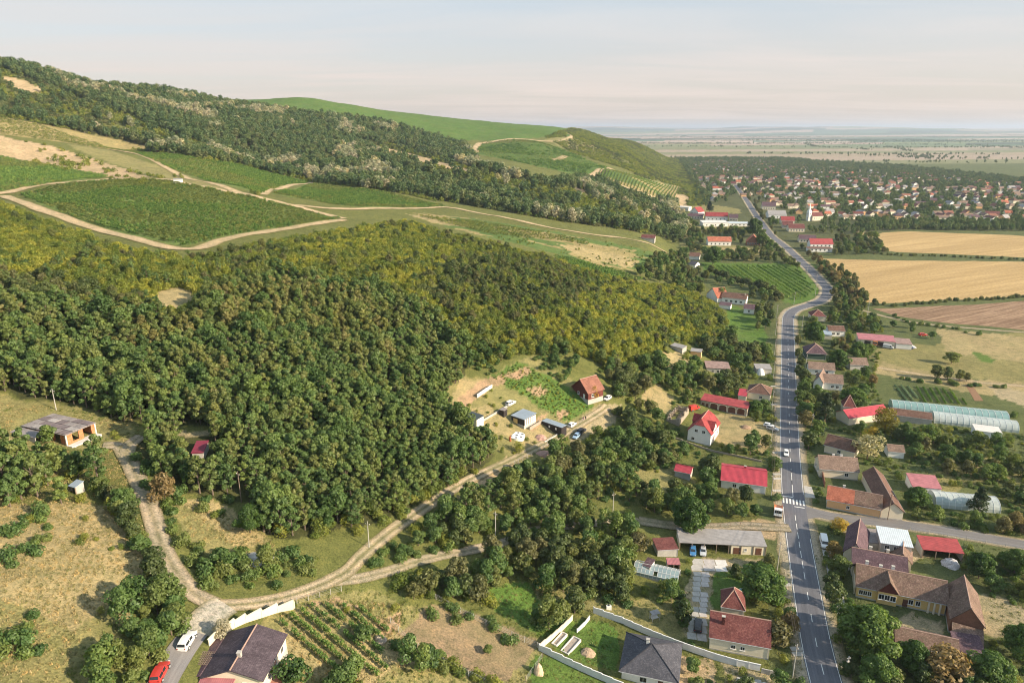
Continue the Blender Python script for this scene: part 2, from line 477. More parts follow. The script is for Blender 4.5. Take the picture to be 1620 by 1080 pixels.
FARSCRUB = [(560,222),(640,232),(720,258),(765,272),(860,294),(905,300),(960,315),(1010,328),(1052,347),(1066,362),(1030,366),(945,348),(880,337),(800,312),(740,293),(690,278),(620,255)]
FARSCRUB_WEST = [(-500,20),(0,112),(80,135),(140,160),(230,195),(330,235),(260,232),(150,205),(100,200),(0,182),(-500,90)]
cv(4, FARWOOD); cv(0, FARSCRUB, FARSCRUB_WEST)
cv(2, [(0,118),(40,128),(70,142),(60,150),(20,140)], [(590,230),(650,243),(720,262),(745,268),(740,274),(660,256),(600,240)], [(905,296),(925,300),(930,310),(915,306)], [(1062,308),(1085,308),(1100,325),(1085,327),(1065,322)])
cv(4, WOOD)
cv(7, [(240,140),(330,150),(380,160),(470,178),(580,188),(640,204),(700,221),(780,223),(862,217),(908,216),(910,195),(600,120),(480,100),(240,100)])
cv(7, [(906,213),(980,232),(982,239),(960,232),(930,222)])
V_F = [(761,226),(851,225),(905,243),(963,266),(922,279),(840,261),(752,243)]
V_G = [(966,269),(1078,296),(1063,321),(1020,306),(982,293),(940,281)]
V_A = [(31,309),(104,291),(176,285),(242,285),(346,302),(440,322),(539,347),(480,355),(415,364),(345,378),(287,390),(180,366),(104,340)]
V_B = [(-300,200),(0,247),(114,269),(173,279),(114,286),(17,301),(-300,330)]
V_C = [(-300,135),(0,186),(35,190),(276,240),(173,236),(104,226),(0,212),(-300,165)]
V_D = [(204,241),(276,245),(390,264),(491,288),(440,297),(415,307),(311,281),(250,258)]
V_E = [(498,291),(560,298),(640,312),(706,327),(575,328),(540,325),(432,307)]
V_K = [(650,336),(760,347),(850,362),(1000,390),(1042,402),(1020,428),(960,422),(880,402),(780,377),(700,357)]
V_K2 = [(875,404),(960,424),(1018,442),(965,440),(900,420)]
cv(0, [(-500,105),(0,185),(200,225),(330,258),(600,300),(700,320),(1050,395),(1030,450),(900,430),(700,365),(540,352),(290,395),(0,330),(-500,330)])
cv(2, [(-500,140),(0,215),(86,233),(242,281),(183,283),(0,246),(-500,205)])
cv(12, [(104,227),(176,238),(250,262),(330,290),(430,318),(430,326),(300,292),(235,276),(150,250)])
cv(7, V_F); cv(13, V_G, V_C, V_K); cv(5, V_A, V_B, V_D, V_E); cv(6, V_K2)
cv(1, [(880,385),(950,396),(1010,412),(1000,424),(930,410)], [(640,338),(700,346),(760,360),(700,356)])
cv(12, [(861,220),(905,216),(965,236),(955,240),(905,240)])
# the yellow-green bush hill and its clearings
cv(1, [(245,462),(280,452),(312,460),(308,480),(270,488),(240,478)], [(865,445),(880,443),(884,452),(870,456)], [(1040,560),(1075,555),(1100,580),(1085,600),(1050,590)],
   [(1012,625),(1040,605),(1062,625),(1062,655),(1030,650)], [(960,440),(968,438),(972,446)])
# around the unfinished house and the west meadow
cv(12, [(-500,610),(0,622),(60,634),(150,652),(205,672),(215,700),(160,712),(100,705),(40,735),(0,745),(-500,760)])
cv(1, [(-500,690),(0,690),(45,700),(30,730),(0,740),(-500,760)])
cv(1, [(-500,800),(0,790),(60,800),(130,790),(170,800),(205,850),(232,890),(245,930),(215,960),(190,1000),(140,1060),(120,1200),(-500,1200)])
cv(12, [(-500,960),(0,950),(60,960),(120,1000),(170,960),(200,1000),(150,1080),(120,1200),(-500,1200)])
cv(12, [(262,778),(320,790),(400,830),(430,860),(440,880),(380,895),(330,880),(285,835)]); cv(1, [(275,782),(330,790),(400,832),(420,860),(380,862),(330,830)])
cv(11, [(275,680),(345,680),(345,690),(275,690)])
# building plot, its neighbour garden and the slope below
cv(12, [(720,590),(770,597),(820,568),(850,560),(955,640),(935,660),(890,690),(830,735),(790,715),(735,660),(700,640)])
cv(1, [(740,650),(770,640),(800,655),(830,672),(850,690),(835,705),(800,690),(770,680)], [(845,668),(880,676),(862,704),(838,712),(826,700)], [(725,600),(765,600),(745,640),(715,640)])
cv(0, [(845,555),(905,555),(935,610),(905,600),(860,580)], [(735,550),(815,548),(770,590),(740,590)])
cv(6, [(772,597),(820,571),(850,586),(905,618),(942,640),(900,668),(870,655),(820,622)]);
cv(3, [(715,640),(760,603),(790,592),(800,602),(765,622),(735,645)], [(795,594),(832,580),(842,590),(815,602)], [(834,616),(852,612),(866,622),(848,630)], [(876,654),(893,646),(900,655),(884,664)], [(842,664),(864,654),(862,668),(848,678),(837,680)])
cv(11, [(925,655),(945,640),(985,640),(975,668),(930,690),(905,700),(895,690)])
cv(2, [(770,745),(800,722),(830,735),(800,760),(760,790),(720,805),(700,800)])
# gardens south of the dirt track
cv(12, [(440,955),(520,935),(600,935),(640,960),(700,960),(850,1010),(860,1030),(830,1080),(800,1200),(420,1200),(400,1000)])
cv(3, [(480,955),(540,945),(575,960),(560,975),(500,975)], [(590,975),(640,965),(625,1000),(600,1000)])
cv(1, [(600,1010),(650,1000),(680,985),(640,1060),(600,1040)], [(600,1040),(625,1000),(660,985),(690,1030),(640,1060)])
cv(1, [(440,985),(470,966),(520,955),(575,965),(612,1000),(606,1030),(622,1062),(570,1085),(500,1075),(455,1030)])
cv(14, [(628,1000),(690,955),(760,970),(850,1015),(838,1045),(800,1080),(760,1070),(690,1030)])
cv(6, [(760,930),(830,920),(900,960),(880,1000),(850,1005),(800,975)], [(850,1035),(900,1050),(980,1085),(980,1200),(850,1200),(838,1060)])
cv(6, [(905,980),(960,985),(985,1000),(975,1060),(900,1040),(870,1020)], [(1120,905),(1150,900),(1200,930),(1180,960),(1120,960)])
cv(12, [(840,925),(900,930),(960,945),(985,960),(960,975),(900,955),(850,945)], [(1000,745),(1070,740),(1100,760),(1050,790),(1000,780)], [(960,945),(1080,950),(1090,1010),(1060,1012),(985,985)])
cv(6, [(1150,480),(1200,500),(1215,540),(1185,560),(1150,520)])
# yards and roadside
cv(1, [(1130,655),(1160,652),(1222,672),(1222,690),(1212,718),(1140,702),(1122,690)])
cv(11, [(1090,905),(1112,880),(1215,885),(1215,905),(1130,905),(1125,960),(1122,1010),(1085,1010),(1080,985)])
cv(2, [(1135,828),(1200,822),(1245,830),(1248,848),(1215,852),(1140,838)], [(1068,1040),(1075,1035),(1125,1045),(1125,1200),(1060,1200)])
cv(11, [(1140,1045),(1225,1065),(1235,1200),(1140,1200)])
cv(11, [(1335,840),(1400,835),(1470,880),(1440,890),(1380,870)], [(1500,960),(1570,940),(1640,970),(1640,1020),(1560,1000)], [(1360,1000),(1440,970),(1500,990),(1490,1010),(1400,1020)])
cv(1, [(1320,975),(1330,940),(1300,900),(1290,905),(1300,960)])
# the dry meadow and fields east of the road
cv(10, [(1372,560),(1405,545),(1480,545),(1640,520),(2200,540),(2200,620),(1640,620),(1560,600),(1470,590),(1400,590)])
cv(1, [(1395,572),(1450,585),(1530,600),(1620,606),(2200,640),(2200,660),(1560,625),(1440,602),(1380,590)], [(1480,520),(1640,535),(2200,560),(2200,600),(1640,575),(1500,560)])
cv(6, [(1535,556),(1560,560),(1580,572),(1550,572)])
cv(11, [(1565,610),(1640,620),(1640,650),(1580,630)])
cv(10, [(1090,352),(1190,352),(1200,366),(1110,365),(1080,378)], [(1075,385),(1190,385),(1230,400),(1190,412),(1090,402)], [(1085,318),(1170,330),(1172,338),(1120,336),(1090,330)])
cv(1, [(1100,392),(1185,392),(1210,398),(1110,400)], [(1345,358),(1375,368),(1392,380),(1370,378)])
cv(6, [(1110,415),(1290,418),(1300,462),(1285,482),(1240,480),(1210,455),(1115,432)])
cv(10, [(1440,760),(1560,720),(1640,750),(1640,770),(1560,760),(1480,790)], [(1600,780),(1640,770),(1640,800)])

# ------------------------------------------------------------------ the ground: one sheet to the horizon
def ground_sheet():
    az = np.concatenate([np.linspace(-180, -60, 40)[:-1], np.linspace(-60, -44, 24)[:-1], np.linspace(-44, 44, 620)[:-1], np.linspace(44, 60, 24)[:-1], np.linspace(60, 180, 41)[:-1]])
    rr = np.concatenate([[2], np.geomspace(15, 90, 30)[:-1], np.geomspace(90, 1500, 420)[:-1], np.geomspace(1500, 40000, 190)])
    A, Rr = np.meshgrid(np.radians(az), rr)
    X, Y = Rr * np.sin(A), Rr * np.cos(A)
    Z = H(X, Y)
    na, nr = len(az), len(rr)
    V = np.stack([X, Y, Z], -1).reshape(-1, 3)
    i = np.arange(nr - 1)[:, None] * na; j = np.arange(na)[None, :]; j2 = (j + 1) % na
    F = np.stack([i + j, i + j2, i + na + j2, i + na + j], -1).reshape(-1, 4)
    me = mesh_np('ground', V, F, mats=[M_GROUND], smooth=True)
    me.flip_normals()
    # colour of each vertex
    px, py, zc = project(V)
    x, y = V[:, 0], V[:, 1]
    jit = np.clip(300 / np.maximum(zc, 100), 0.25, 2.0)
    px2 = px + (fbm(x / 5, y / 5, 41, 3) - 0.5) * 12 * jit; py2 = py + (fbm(x / 5, y / 5, 57, 3) - 0.5) * 7 * jit
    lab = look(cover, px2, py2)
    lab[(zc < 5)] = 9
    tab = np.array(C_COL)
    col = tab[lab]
    kk = (lab == 13) & (px > 600) & (px < 1060)
    pk = (fbm(x / 26 + y / 60, y / 13, 83, 4) > .47) & kk
    col[pk] = (0.095, 0.150, 0.045)
    # parcels of the plain
    r = np.hypot(x, y)
    xr = x * 0.94 + y * 0.34; yr = -x * 0.34 + y * 0.94
    tb = np.log(np.maximum(yr, 300) / 2000) / 0.105 + 0.35 * np.sin(xr / 2100)
    row = np.floor(tb); wd = np.maximum(yr, 900) * (0.22 + 0.5 * _hash(row, row * 0, 5)); cel = np.floor(xr / wd + 10 * _hash(row, row * 0, 6))
    pal = np.array([(0.38,0.29,0.22),(0.46,0.35,0.29),(0.15,0.21,0.11),(0.32,0.26,0.17),(0.09,0.15,0.085),(0.48,0.38,0.32),(0.22,0.25,0.13),(0.42,0.31,0.27),(0.12,0.19,0.12),(0.06,0.09,0.06)])
    pc = pal[(_hash(row, cel, 77) * 9.99).astype(int)]
    pc = np.where((((tb % 1) < 0.10) & (_hash(row, cel, 9) > .4))[:, None], np.array((0.06, 0.085, 0.05)), pc)
    w = sstep((r - 3800) / 2200)[:, None]
    pal2 = np.array([(0.34,0.27,0.20),(0.37,0.29,0.235),(0.21,0.215,0.115),(0.38,0.30,0.24),(0.28,0.245,0.15)])
    row2 = np.floor((y * 0.985 - x * 0.17) / 330); pc2 = pal2[(_hash(row2, np.floor(x / 1500) * 0 + 1, 12) * 4.99).astype(int)]
    w2 = (sstep((y - 0.10 * x - 2150) / 60) * (x > 420))[:, None]
    col = col * (1 - w2) + pc2 * w2
    col = col * (1 - w) + pc * w
    town2 = ((np.abs(y - 7600 - 0.1 * x) < 420) & (x > 1500) & (x < 4600))[:, None]
    col = np.where(town2, np.array((0.09, 0.11, 0.075)), col)
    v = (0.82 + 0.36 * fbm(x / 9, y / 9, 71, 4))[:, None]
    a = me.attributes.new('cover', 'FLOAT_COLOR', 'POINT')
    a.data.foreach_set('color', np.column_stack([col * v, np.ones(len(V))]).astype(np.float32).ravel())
    return tag(link('ground', me), kind='structure')

def ground_mat():
    m, n, l = mat('ground')
    at = n.new('ShaderNodeAttribute'); at.attribute_name = 'cover'
    p = _pos(n)
    big = _noise(n, l, p, 0.05, 6, 0.6); mid = _noise(n, l, p, 0.35, 6, 0.68); fin = _noise(n, l, p, 2.2, 5, 0.7)
    c = _mixc(n, l, 1.0, at.outputs['Color'], _ramp(n, l, mid, [(0.3, (0.62, 0.68, 0.60)), (0.5, (1, 1, 1)), (0.72, (1.34, 1.24, 1.15))]), 'MULTIPLY')
    c = _mixc(n, l, 1.0, c, _ramp(n, l, fin, [(0.30, (0.45, 0.50, 0.42)), (0.5, (1, 1, 1)), (0.70, (1.45, 1.38, 1.25))]), 'MULTIPLY')
    c = _mixc(n, l, _ramp(n, l, big, [(0.45, g3(0)), (0.7, g3(0.35))]), c, (0.16, 0.17, 0.06))
    return _finish(m, n, l, c, 0.95, _bump(n, l, fin, 0.9, 0.35), spec=0.1)
M_GROUND = ground_mat()
ground_sheet()

# ------------------------------------------------------------------ roads and tracks
def smooth_line(P, step):
    P = np.asarray(P, float)[:, :2]
    Q = np.vstack([2 * P[0] - P[1], P, 2 * P[-1] - P[-2]]); out = []
    for k in range(1, len(Q) - 2):
        a, b, c, d = Q[k - 1], Q[k], Q[k + 1], Q[k + 2]
        m = max(int(np.linalg.norm(c - b) / step), 1)
        for t in np.arange(m) / m:
            out.append(0.5 * (2 * b + (c - a) * t + (2 * a - 5 * b + 4 * c - d) * t ** 2 + (3 * b - a - 3 * c + d) * t ** 3))
    out.append(P[-1]); return np.array(out)
def ribbon(name, line, prof, lift, m, colours=None, wob=0.0, seed=0):
    """line: xy points; prof: offsets across (m); one quad strip draped on the ground"""
    d = np.gradient(line, axis=0); d /= np.linalg.norm(d, axis=1)[:, None] + 1e-9
    nrm = np.stack([d[:, 1], -d[:, 0]], -1)
    s = np.concatenate([[0], np.cumsum(np.linalg.norm(np.diff(line, axis=0), axis=1))])
    V = []; prof = np.asarray(prof, float); k = len(prof)
    for c, o in enumerate(prof):
        oo = np.full(len(line), o)
        if wob: oo = o * (1 + wob * 2 * (fbm(s / 6, s * 0 + seed + (o > 0) * 9, seed, 3) - 0.5)) + wob * 1.2 * (fbm(s / 14, s * 0 + 5, seed + 4, 2) - 0.5)
        q = line + nrm * oo[:, None]
        r = np.hypot(q[:, 0], q[:, 1])
        V.append(np.column_stack([q, H(q[:, 0], q[:, 1]) + lift(r)]))
    V = np.stack(V, 1).reshape(-1, 3); nl = len(line)
    i = np.arange(nl - 1)[:, None] * k; j = np.arange(k - 1)[None, :]
    F = np.stack([i + j, i + k + j, i + k + j + 1, i + j + 1], -1).reshape(-1, 4)
    me = mesh_np(name, V, F, mats=[m], smooth=True)
    if me.polygons[0].normal.z < 0: me.flip_normals()
    if colours is not None:
        cc = np.tile(np.asarray(colours, float), (nl, 1)); sc = np.repeat(s, k)
        cc = cc * (0.85 + 0.3 * fbm(sc / 3, np.tile(prof, nl), seed + 8, 3))[:, None]
        me.attributes.new('cover', 'FLOAT_COLOR', 'POINT').data.foreach_set('color', np.column_stack([cc, np.ones(len(cc))]).astype(np.float32).ravel())
    ul = me.uv_layers.new(name='UVMap'); vi = np.empty(len(me.loops), np.int32); me.loops.foreach_get('vertex_index', vi)
    uv = np.column_stack([np.tile(prof, nl), np.repeat(s, k)])[vi]; ul.data.foreach_set('uv', uv.astype(np.float32).ravel())
    return tag(link(name, me), kind='structure')

def asphalt_mat(name, base, warm):
    m, n, l = mat(name)
    uv = n.new('ShaderNodeUVMap').outputs[0]; sp = n.new('ShaderNodeSeparateXYZ'); l.new(uv, sp.inputs[0])
    mp = n.new('ShaderNodeMapping'); mp.inputs['Scale'].default_value = (1.0, 0.03, 1); l.new(uv, mp.inputs[0])
    streak = _noise(n, l, mp.outputs[0], 1.3, 6, 0.65)       # worn wheel lines along the road
    p = _pos(n)
    c = _ramp(n, l, streak, [(0.28, tuple(x * 0.62 for x in base)), (0.50, base), (0.72, tuple(x * 1.75 for x in base))])
    c = _mixc(n, l, _ramp(n, l, _noise(n, l, p, 0.12, 5, 0.65), [(0.42, g3(0)), (0.68, g3(0.6))]), c, warm)
    c = _mixc(n, l, 0.4, c, _ramp(n, l, _noise(n, l, p, 6, 3, 0.7), [(0.3, tuple(x * 0.6 for x in base)), (0.7, tuple(x * 1.5 for x in base))]))
    return _finish(m, n, l, c, 0.8, _bump(n, l, _noise(n, l, p, 9, 2), 0.3, 0.02), spec=0.35)
M_ASPH = asphalt_mat('asphalt', (0.115, 0.118, 0.140), (0.20, 0.19, 0.185))
M_ASPH2 = asphalt_mat('side_asphalt', (0.16, 0.155, 0.16), (0.25, 0.22, 0.19))
M_PAINT = plain('road_paint', (0.72, 0.72, 0.70), 0.7, 0.3, 1.5)
ROAD_PX = [(1337,1180),(1322,1130),(1307,1080),(1292,1020),(1281,960),(1271,900),(1263,850),(1256,800),(1252,750),(1250,715),(1248,640),(1247,560),(1246.5,515),(1248,500),(1256,491),(1270,485.5),(1288,480),(1302,473.5),(1309,464),(1308,455),(1300,446),(1283,428),(1266,412),(1246,393),(1232,382),(1222,374),(1212,362),(1200,346),(1190,331),(1177,311),(1161,290)]
_road = smooth_line([PZ(x, y, 0) for x, y in ROAD_PX], 2.5)
_y0 = _road[0]; _road = np.vstack([[_y0 + (_y0 - _road[6]) * 8], [_y0 + (_y0 - _road[6]) * 3], _road])
RW = 3.4
ribbon('road_verge', _road, [-5.9, -4.6, -3.0, 0, 3.0, 4.4, 5.6], lambda r: 0.028 + r * 0, M_GROUND, [(0.20,0.17,0.10),(0.40,0.34,0.26),(0.40,0.35,0.28),(0.3,0.3,0.3),(0.40,0.35,0.28),(0.38,0.32,0.24),(0.20,0.17,0.09)], 0.10, 3)
ribbon('road', _road, [-RW, -1.7, 0, 1.7, RW], lambda r: 0.055 + r * 0, M_ASPH)
_rs = np.concatenate([[0], np.cumsum(np.linalg.norm(np.diff(_road, axis=0), axis=1))])
def road_at(s, off=0.0):
    x = np.interp(s, _rs, _road[:, 0]); y = np.interp(s, _rs, _road[:, 1])
    x2 = np.interp(s + 0.5, _rs, _road[:, 0]); y2 = np.interp(s + 0.5, _rs, _road[:, 1])
    d = np.array([x2 - x, y2 - y]); d /= np.linalg.norm(d)
    return np.array([x + d[1] * off, y - d[0] * off]), d
def road_s(px, py):
    q = PZ(px, py, 0)[:2]; return _rs[np.argmin(np.linalg.norm(_road - q, axis=1))]
def road_paint(name, lst, label):
    for s0, s1, o0, o1 in lst:
        mb = MB(); n = max(int((s1 - s0) / 4), 1)
        for k in range(n):
            a, b = s0 + (s1 - s0) * k / n, s0 + (s1 - s0) * (k + 1) / n
            P = [road_at(a, o0)[0], road_at(a, o1)[0], road_at(b, o1)[0], road_at(b, o0)[0]]
            mb.face([(q[0], q[1], 0.062) for q in P])
        o = mb.build(name, M_PAINT)
        if o.data.polygons[0].normal.z < 0: o.data.flip_normals()
        tag(o, label, kind='structure')
_s = road_s(1309, 1085); _sx = road_s(1256, 796); _send = road_s(1246, 520)
dash = []
s = _s - 6
while s < _send:
    if not (_sx - 7 < s < _sx + 6): dash.append((s, s + (3.2 if s > _sx - 40 and s < _sx else 3.0), -0.08, 0.08))
    s += 4.8 if (_sx - 42 < s < _sx) else 8.4
road_paint('centre_line', dash, None)
road_paint('centre_line', [(_sx + 3, _sx + 22, -0.08, 0.08)], None)
road_paint('edge_line', [(_s - 40, _sx - 4, -3.2, -3.06), (_sx + 4, _send + 60, -3.2, -3.06), (_s - 40, _sx - 20, 3.06, 3.2), (_sx + 6, _send + 60, 3.06, 3.2)], None)
road_paint('crossing_stripe', [(_sx - 1.6, _sx + 1.6, o - 0.24, o + 0.24) for o in np.linspace(-2.9, 2.9, 7)], None)
road_paint('stop_line', [(_sx + 2.7, _sx + 3.1, -3.0, -0.1), (_sx - 3.1, _sx - 2.7, 0.1, 3.0)], None)

SIDE_PX = [(1262,800),(1275,806),(1295,812),(1330,819),(1370,823),(1430,830),(1500,840),(1560,851),(1625,862),(1750,885),(1900,915)]
_side = smooth_line([PZ(x, y, 0) for x, y in SIDE_PX], 2.5)
ribbon('side_road_verge', _side, [-3.6, -2.6, 0, 2.6, 3.6], lambda r: 0.020 + r * 0, M_GROUND, [(0.20,0.17,0.10),(0.36,0.31,0.23),(0.3,0.3,0.3),(0.36,0.31,0.23),(0.20,0.17,0.1)], 0.12, 5)
ribbon('side_road', _side, [-2.3, 0, 2.3], lambda r: 0.046 + r * 0, M_ASPH2, wob=0.03)
mb = MB()
for pts in ([(1261,800),(1290,807),(1300,813),(1296,818),(1280,820),(1266,825),(1263,812)],):
    mb.face([tuple(PZ(x, y, 0.050)) for x, y in pts][::-1])
o = mb.build('side_road', M_ASPH2)
o.data.uv_layers.new(name='UVMap')
if o.data.polygons[0].normal.z < 0: o.data.flip_normals()
tag(o, kind='structure')

TRACK_C = [(0.17,0.15,0.085),(0.28,0.235,0.175),(0.38,0.32,0.25),(0.24,0.21,0.14),(0.38,0.32,0.25),(0.28,0.235,0.175),(0.17,0.15,0.085)]
TRACK_R = [(0.18,0.165,0.085),(0.29,0.235,0.16),(0.44,0.36,0.27),(0.17,0.16,0.085),(0.44,0.36,0.27),(0.28,0.225,0.15),(0.18,0.165,0.085)]
def track(px, hw, cols, seed, name='dirt_track', step=1.6):
    line = smooth_line([G(x, y) for x, y in px], step)
    prof = np.array([-1.25, -1.0, -0.6, 0, 0.6, 1.0, 1.25]) * hw
    return ribbon(name, line, prof, lambda r: 0.10 + r * 0.0006, M_GROUND, cols, 0.10, seed), line
TRACKS = {
 'west': [(163,706),(188,706),(200,722),(215,752),(229,782),(240,812),(250,845),(264,880),(284,912),(308,940),(345,958)],
 'south': [(345,958),(400,955),(455,944),(505,927),(548,905),(572,880),(604,853),(642,824),(690,791),(742,760),(800,733),(850,708),(900,682),(945,655),(962,643)],
 'lower': [(520,922),(575,914),(622,902),(655,890),(700,879),(757,868),(800,858),(840,840),(900,832),(960,826),(1012,824)],
 'link': [(1012,824),(1070,832),(1130,834),(1180,832),(1250,836)],
 'down': [(340,962),(322,985),(300,1012),(277,1045),(258,1080),(235,1130),(210,1200)],
 'fork': [(200,722),(205,704),(225,690)],
}
for i, (k, hw) in enumerate((('west', 1.6), ('south', 1.35), ('lower', 1.2), ('link', 1.7), ('fork', 1.5))):
    track(TRACKS[k], hw, TRACK_R if k == 'south' else TRACK_C, 20 + i)
ribbon('dirt_track', smooth_line([G(x, y) for x, y in [(358,957),(345,964),(324,984),(310,1000)]], 1.5), [-2.7, -1.9, -0.9, 0, 0.9, 1.9, 2.7], lambda r: 0.16 + r * 0.0006, M_GROUND, [(0.20,0.18,0.11),(0.36,0.33,0.28),(0.40,0.37,0.33),(0.38,0.35,0.31),(0.40,0.37,0.33),(0.36,0.33,0.28),(0.20,0.18,0.11)], 0.15, 29)
ribbon('lane', smooth_line([G(x, y) for x, y in [(332,972)] + TRACKS['down'][1:]], 2), [-2.0, -1.0, 0, 1.0, 2.0], lambda r: 0.13 + r * 0.0006, M_ASPH2, wob=0.06)
FAR_TRACKS = [
 [(-60,298),(0,306),(35,299),(62,293),(110,289),(170,284),(242,283),(290,290),(346,300),(440,320),(545,346)],
 [(5,310),(60,330),(104,345),(180,370),(286,394),(345,382),(420,367),(480,357),(545,348)],
 [(176,237),(215,243),(260,263),(311,286),(370,302),(430,319),(480,326),(560,331),(640,330),(702,328),(760,338),(850,356),(950,373),(1035,389),(1055,400)],
 [(415,308),(440,299),(495,289)],
 [(752,242),(756,230),(775,225),(850,223),(905,217),(898,212)],
 [(922,280),(945,272),(966,267),(935,262)],
 [(982,294),(1010,303),(1040,314)],
 [(870,255),(895,247)],
]
for i, t in enumerate(FAR_TRACKS):
    line = smooth_line([G(x, y) for x, y in t], 6)
    hw = 2.6 if i < 4 else 4.0
    ribbon('dirt_track', line, np.array([-1.5, -0.9, 0, 0.9, 1.5]) * hw, lambda r: 0.14 + r * 0.0003, M_GROUND, [(0.28,0.23,0.12),(0.47,0.36,0.235),(0.50,0.38,0.25),(0.47,0.36,0.235),(0.28,0.23,0.12)], 0.12, 40 + i)

# ------------------------------------------------------------------ fields on the valley floor
def field(name, px, m, z, n=1):
    P = [PZ(x, y, z) for x, y in px]
    Q = []
    for i in range(len(P)):                       # slightly uneven borders
        a, b = P[i], P[(i + 1) % len(P)]; k = max(int(np.linalg.norm(b - a) / 12), 1)
        for t in range(k):
            q = a + (b - a) * t / k
            Q.append((q[0] + (vnoise(q[0] / 9, q[1] / 9, 3) - 0.5) * 3, q[1] + (vnoise(q[0] / 9, q[1] / 9, 4) - 0.5) * 3, z))
    o = MB().face(Q).build(name, m)
    if o.data.polygons[0].normal.z < 0: o.data.flip_normals()
    return tag(o, kind='structure')
def stubble(name, c1, c2, ang, pitch, amt, blot=0.25):
    m, n, l = mat(name); p = _pos(n)
    mp = n.new('ShaderNodeMapping'); mp.inputs['Rotation'].default_value = (0, 0, ang); l.new(p, mp.inputs[0])
    mp2 = n.new('ShaderNodeMapping'); mp2.inputs['Scale'].default_value = (1.0 / pitch, 0.05 / pitch, 1); l.new(mp.outputs[0], mp2.inputs[0])
    lines = _noise(n, l, mp2.outputs[0], 1.0, 4, 0.6)
    big = _noise(n, l, mp2.outputs[0], 0.13, 5, 0.65); sp = _noise(n, l, p, 0.6, 5, 0.7)
    c = _ramp(n, l, lines, [(0.5 - amt, c1), (0.5 + amt, c2)])
    c = _mixc(n, l, _ramp(n, l, big, [(0.42, g3(0)), (0.7, g3(blot * 2))]), c, tuple(x * 0.72 for x in c1))
    c = _mixc(n, l, 1.0, c, _ramp(n, l, sp, [(0.3, g3(0.7)), (0.7, g3(1.25))]), 'MULTIPLY')
    return _finish(m, n, l, c, 0.95, _bump(n, l, lines, 0.5, 0.2), spec=0.1)
M_WHEAT = stubble('wheat_stubble', (0.40,0.275,0.125), (0.53,0.375,0.185), R(64), 5.0, 0.16)
M_PLOUGH = stubble('ploughed_soil', (0.20,0.125,0.080), (0.36,0.245,0.160), R(62), 2.2, 0.12, 0.2)
field('wheat_field', [(1300,409),(1420,412),(1640,414),(2100,420),(2100,480),(1640,468),(1560,472),(1480,476),(1385,480),(1362,476),(1340,452),(1318,430)], M_WHEAT, 0.03)
field('wheat_field', [(1394,368),(1440,366),(1600,372),(1640,375),(2100,390),(2100,420),(1640,408),(1500,402),(1420,399),(1388,394),(1380,385)], M_WHEAT, 0.03)
field('ploughed_field', [(1380,488),(1440,486),(1540,482),(1640,474),(2100,486),(2100,545),(1640,524),(1560,516),(1470,508),(1420,500)], M_PLOUGH, 0.03)
line = smooth_line([PZ(x, y, 0) for x, y in [(1340,482),(1375,494),(1430,507),(1480,514),(1560,521),(1640,527),(1800,540)]], 5)
ribbon('field_path', line, [-1.6, 0, 1.6], lambda r: 0.05 + r * 0, M_GROUND, [(0.25,0.2,0.12),(0.42,0.36,0.28),(0.25,0.2,0.12)], 0.2, 61)
line = smooth_line([PZ(x, y, 0) for x, y in [(1380,580),(1430,588),(1500,598),(1560,606),(1640,612)]], 5)
ribbon('field_path', line, [-2.4, 0, 2.4], lambda r: 0.05 + r * 0, M_GROUND, [(0.28,0.22,0.12),(0.45,0.36,0.25),(0.28,0.22,0.12)], 0.2, 62)
# ------------------------------------------------------------------ building kit
keep = raster()          # photo pixels that trees must leave in view
FOOT = []                # footprints (x, y, radius) where nothing grows
T_BROWN = tiles('brown_tiles', (0.150,0.082,0.062), (0.235,0.130,0.098), 0.5, 0.15)
T_PALE = tiles('pale_brown_tiles', (0.22,0.150,0.118), (0.34,0.235,0.185), 0.5, 0.25)
T_MAROON = tiles('maroon_tiles', (0.150,0.045,0.045), (0.220,0.085,0.072), 0.5)
T_OLD = tiles('old_mixed_tiles', (0.175,0.108,0.085), (0.30,0.200,0.155), 0.4, 0.45)
T_RED = tiles('red_tiles', (0.30,0.046,0.052), (0.41,0.078,0.076), 0.6)
T_ORANGE = tiles('orange_tiles', (0.42,0.130,0.080), (0.54,0.200,0.125), 0.6)
T_TERRA = tiles('terracotta_tiles', (0.27,0.115,0.080), (0.36,0.165,0.115), 0.6)
T_GREY = tiles('slate_tiles', (0.075,0.078,0.100), (0.115,0.112,0.130), 0.55)
T_PURPLE = tiles('plum_tiles', (0.105,0.062,0.080), (0.165,0.105,0.120), 0.55)
T_PLUMG = tiles('dark_plum_tiles', (0.080,0.060,0.075), (0.120,0.092,0.108), 0.55)
S_CRIM = sheet('crimson_sheet', (0.40,0.042,0.065), 0.35, 0.62, 0.24)
S_RED = sheet('red_sheet', (0.33,0.052,0.055), 0.3, 0.65, 0.32)
S_GREY = sheet('fibre_sheet', (0.30,0.285,0.285), 0.25, 0.8, 0.22)
S_STEEL = sheet('zinc_sheet', (0.56,0.62,0.67), 0.5, 0.35, 0.14)
S_SLATE = sheet('slate_sheet', (0.115,0.125,0.155), 0.4, 0.45, 0.15)
S_BLUE = sheet('blue_grey_sheet', (0.30,0.36,0.43), 0.4, 0.4, 0.12)
S_DARK = sheet('dark_sheet', (0.055,0.075,0.085), 0.3, 0.5, 0.2)
S_PINK = sheet('faded_red_sheet', (0.40,0.150,0.165), 0.35, 0.55, 0.25)
S_RUST = sheet('rusty_sheet', (0.30,0.20,0.175), 0.3, 0.7, 0.35)
W_WHITE = plain('white_render', (0.78,0.77,0.74), 0.9, 0.10, 0.5)
W_CREAM = plain('cream_render', (0.72,0.64,0.50), 0.9, 0.10, 0.5)
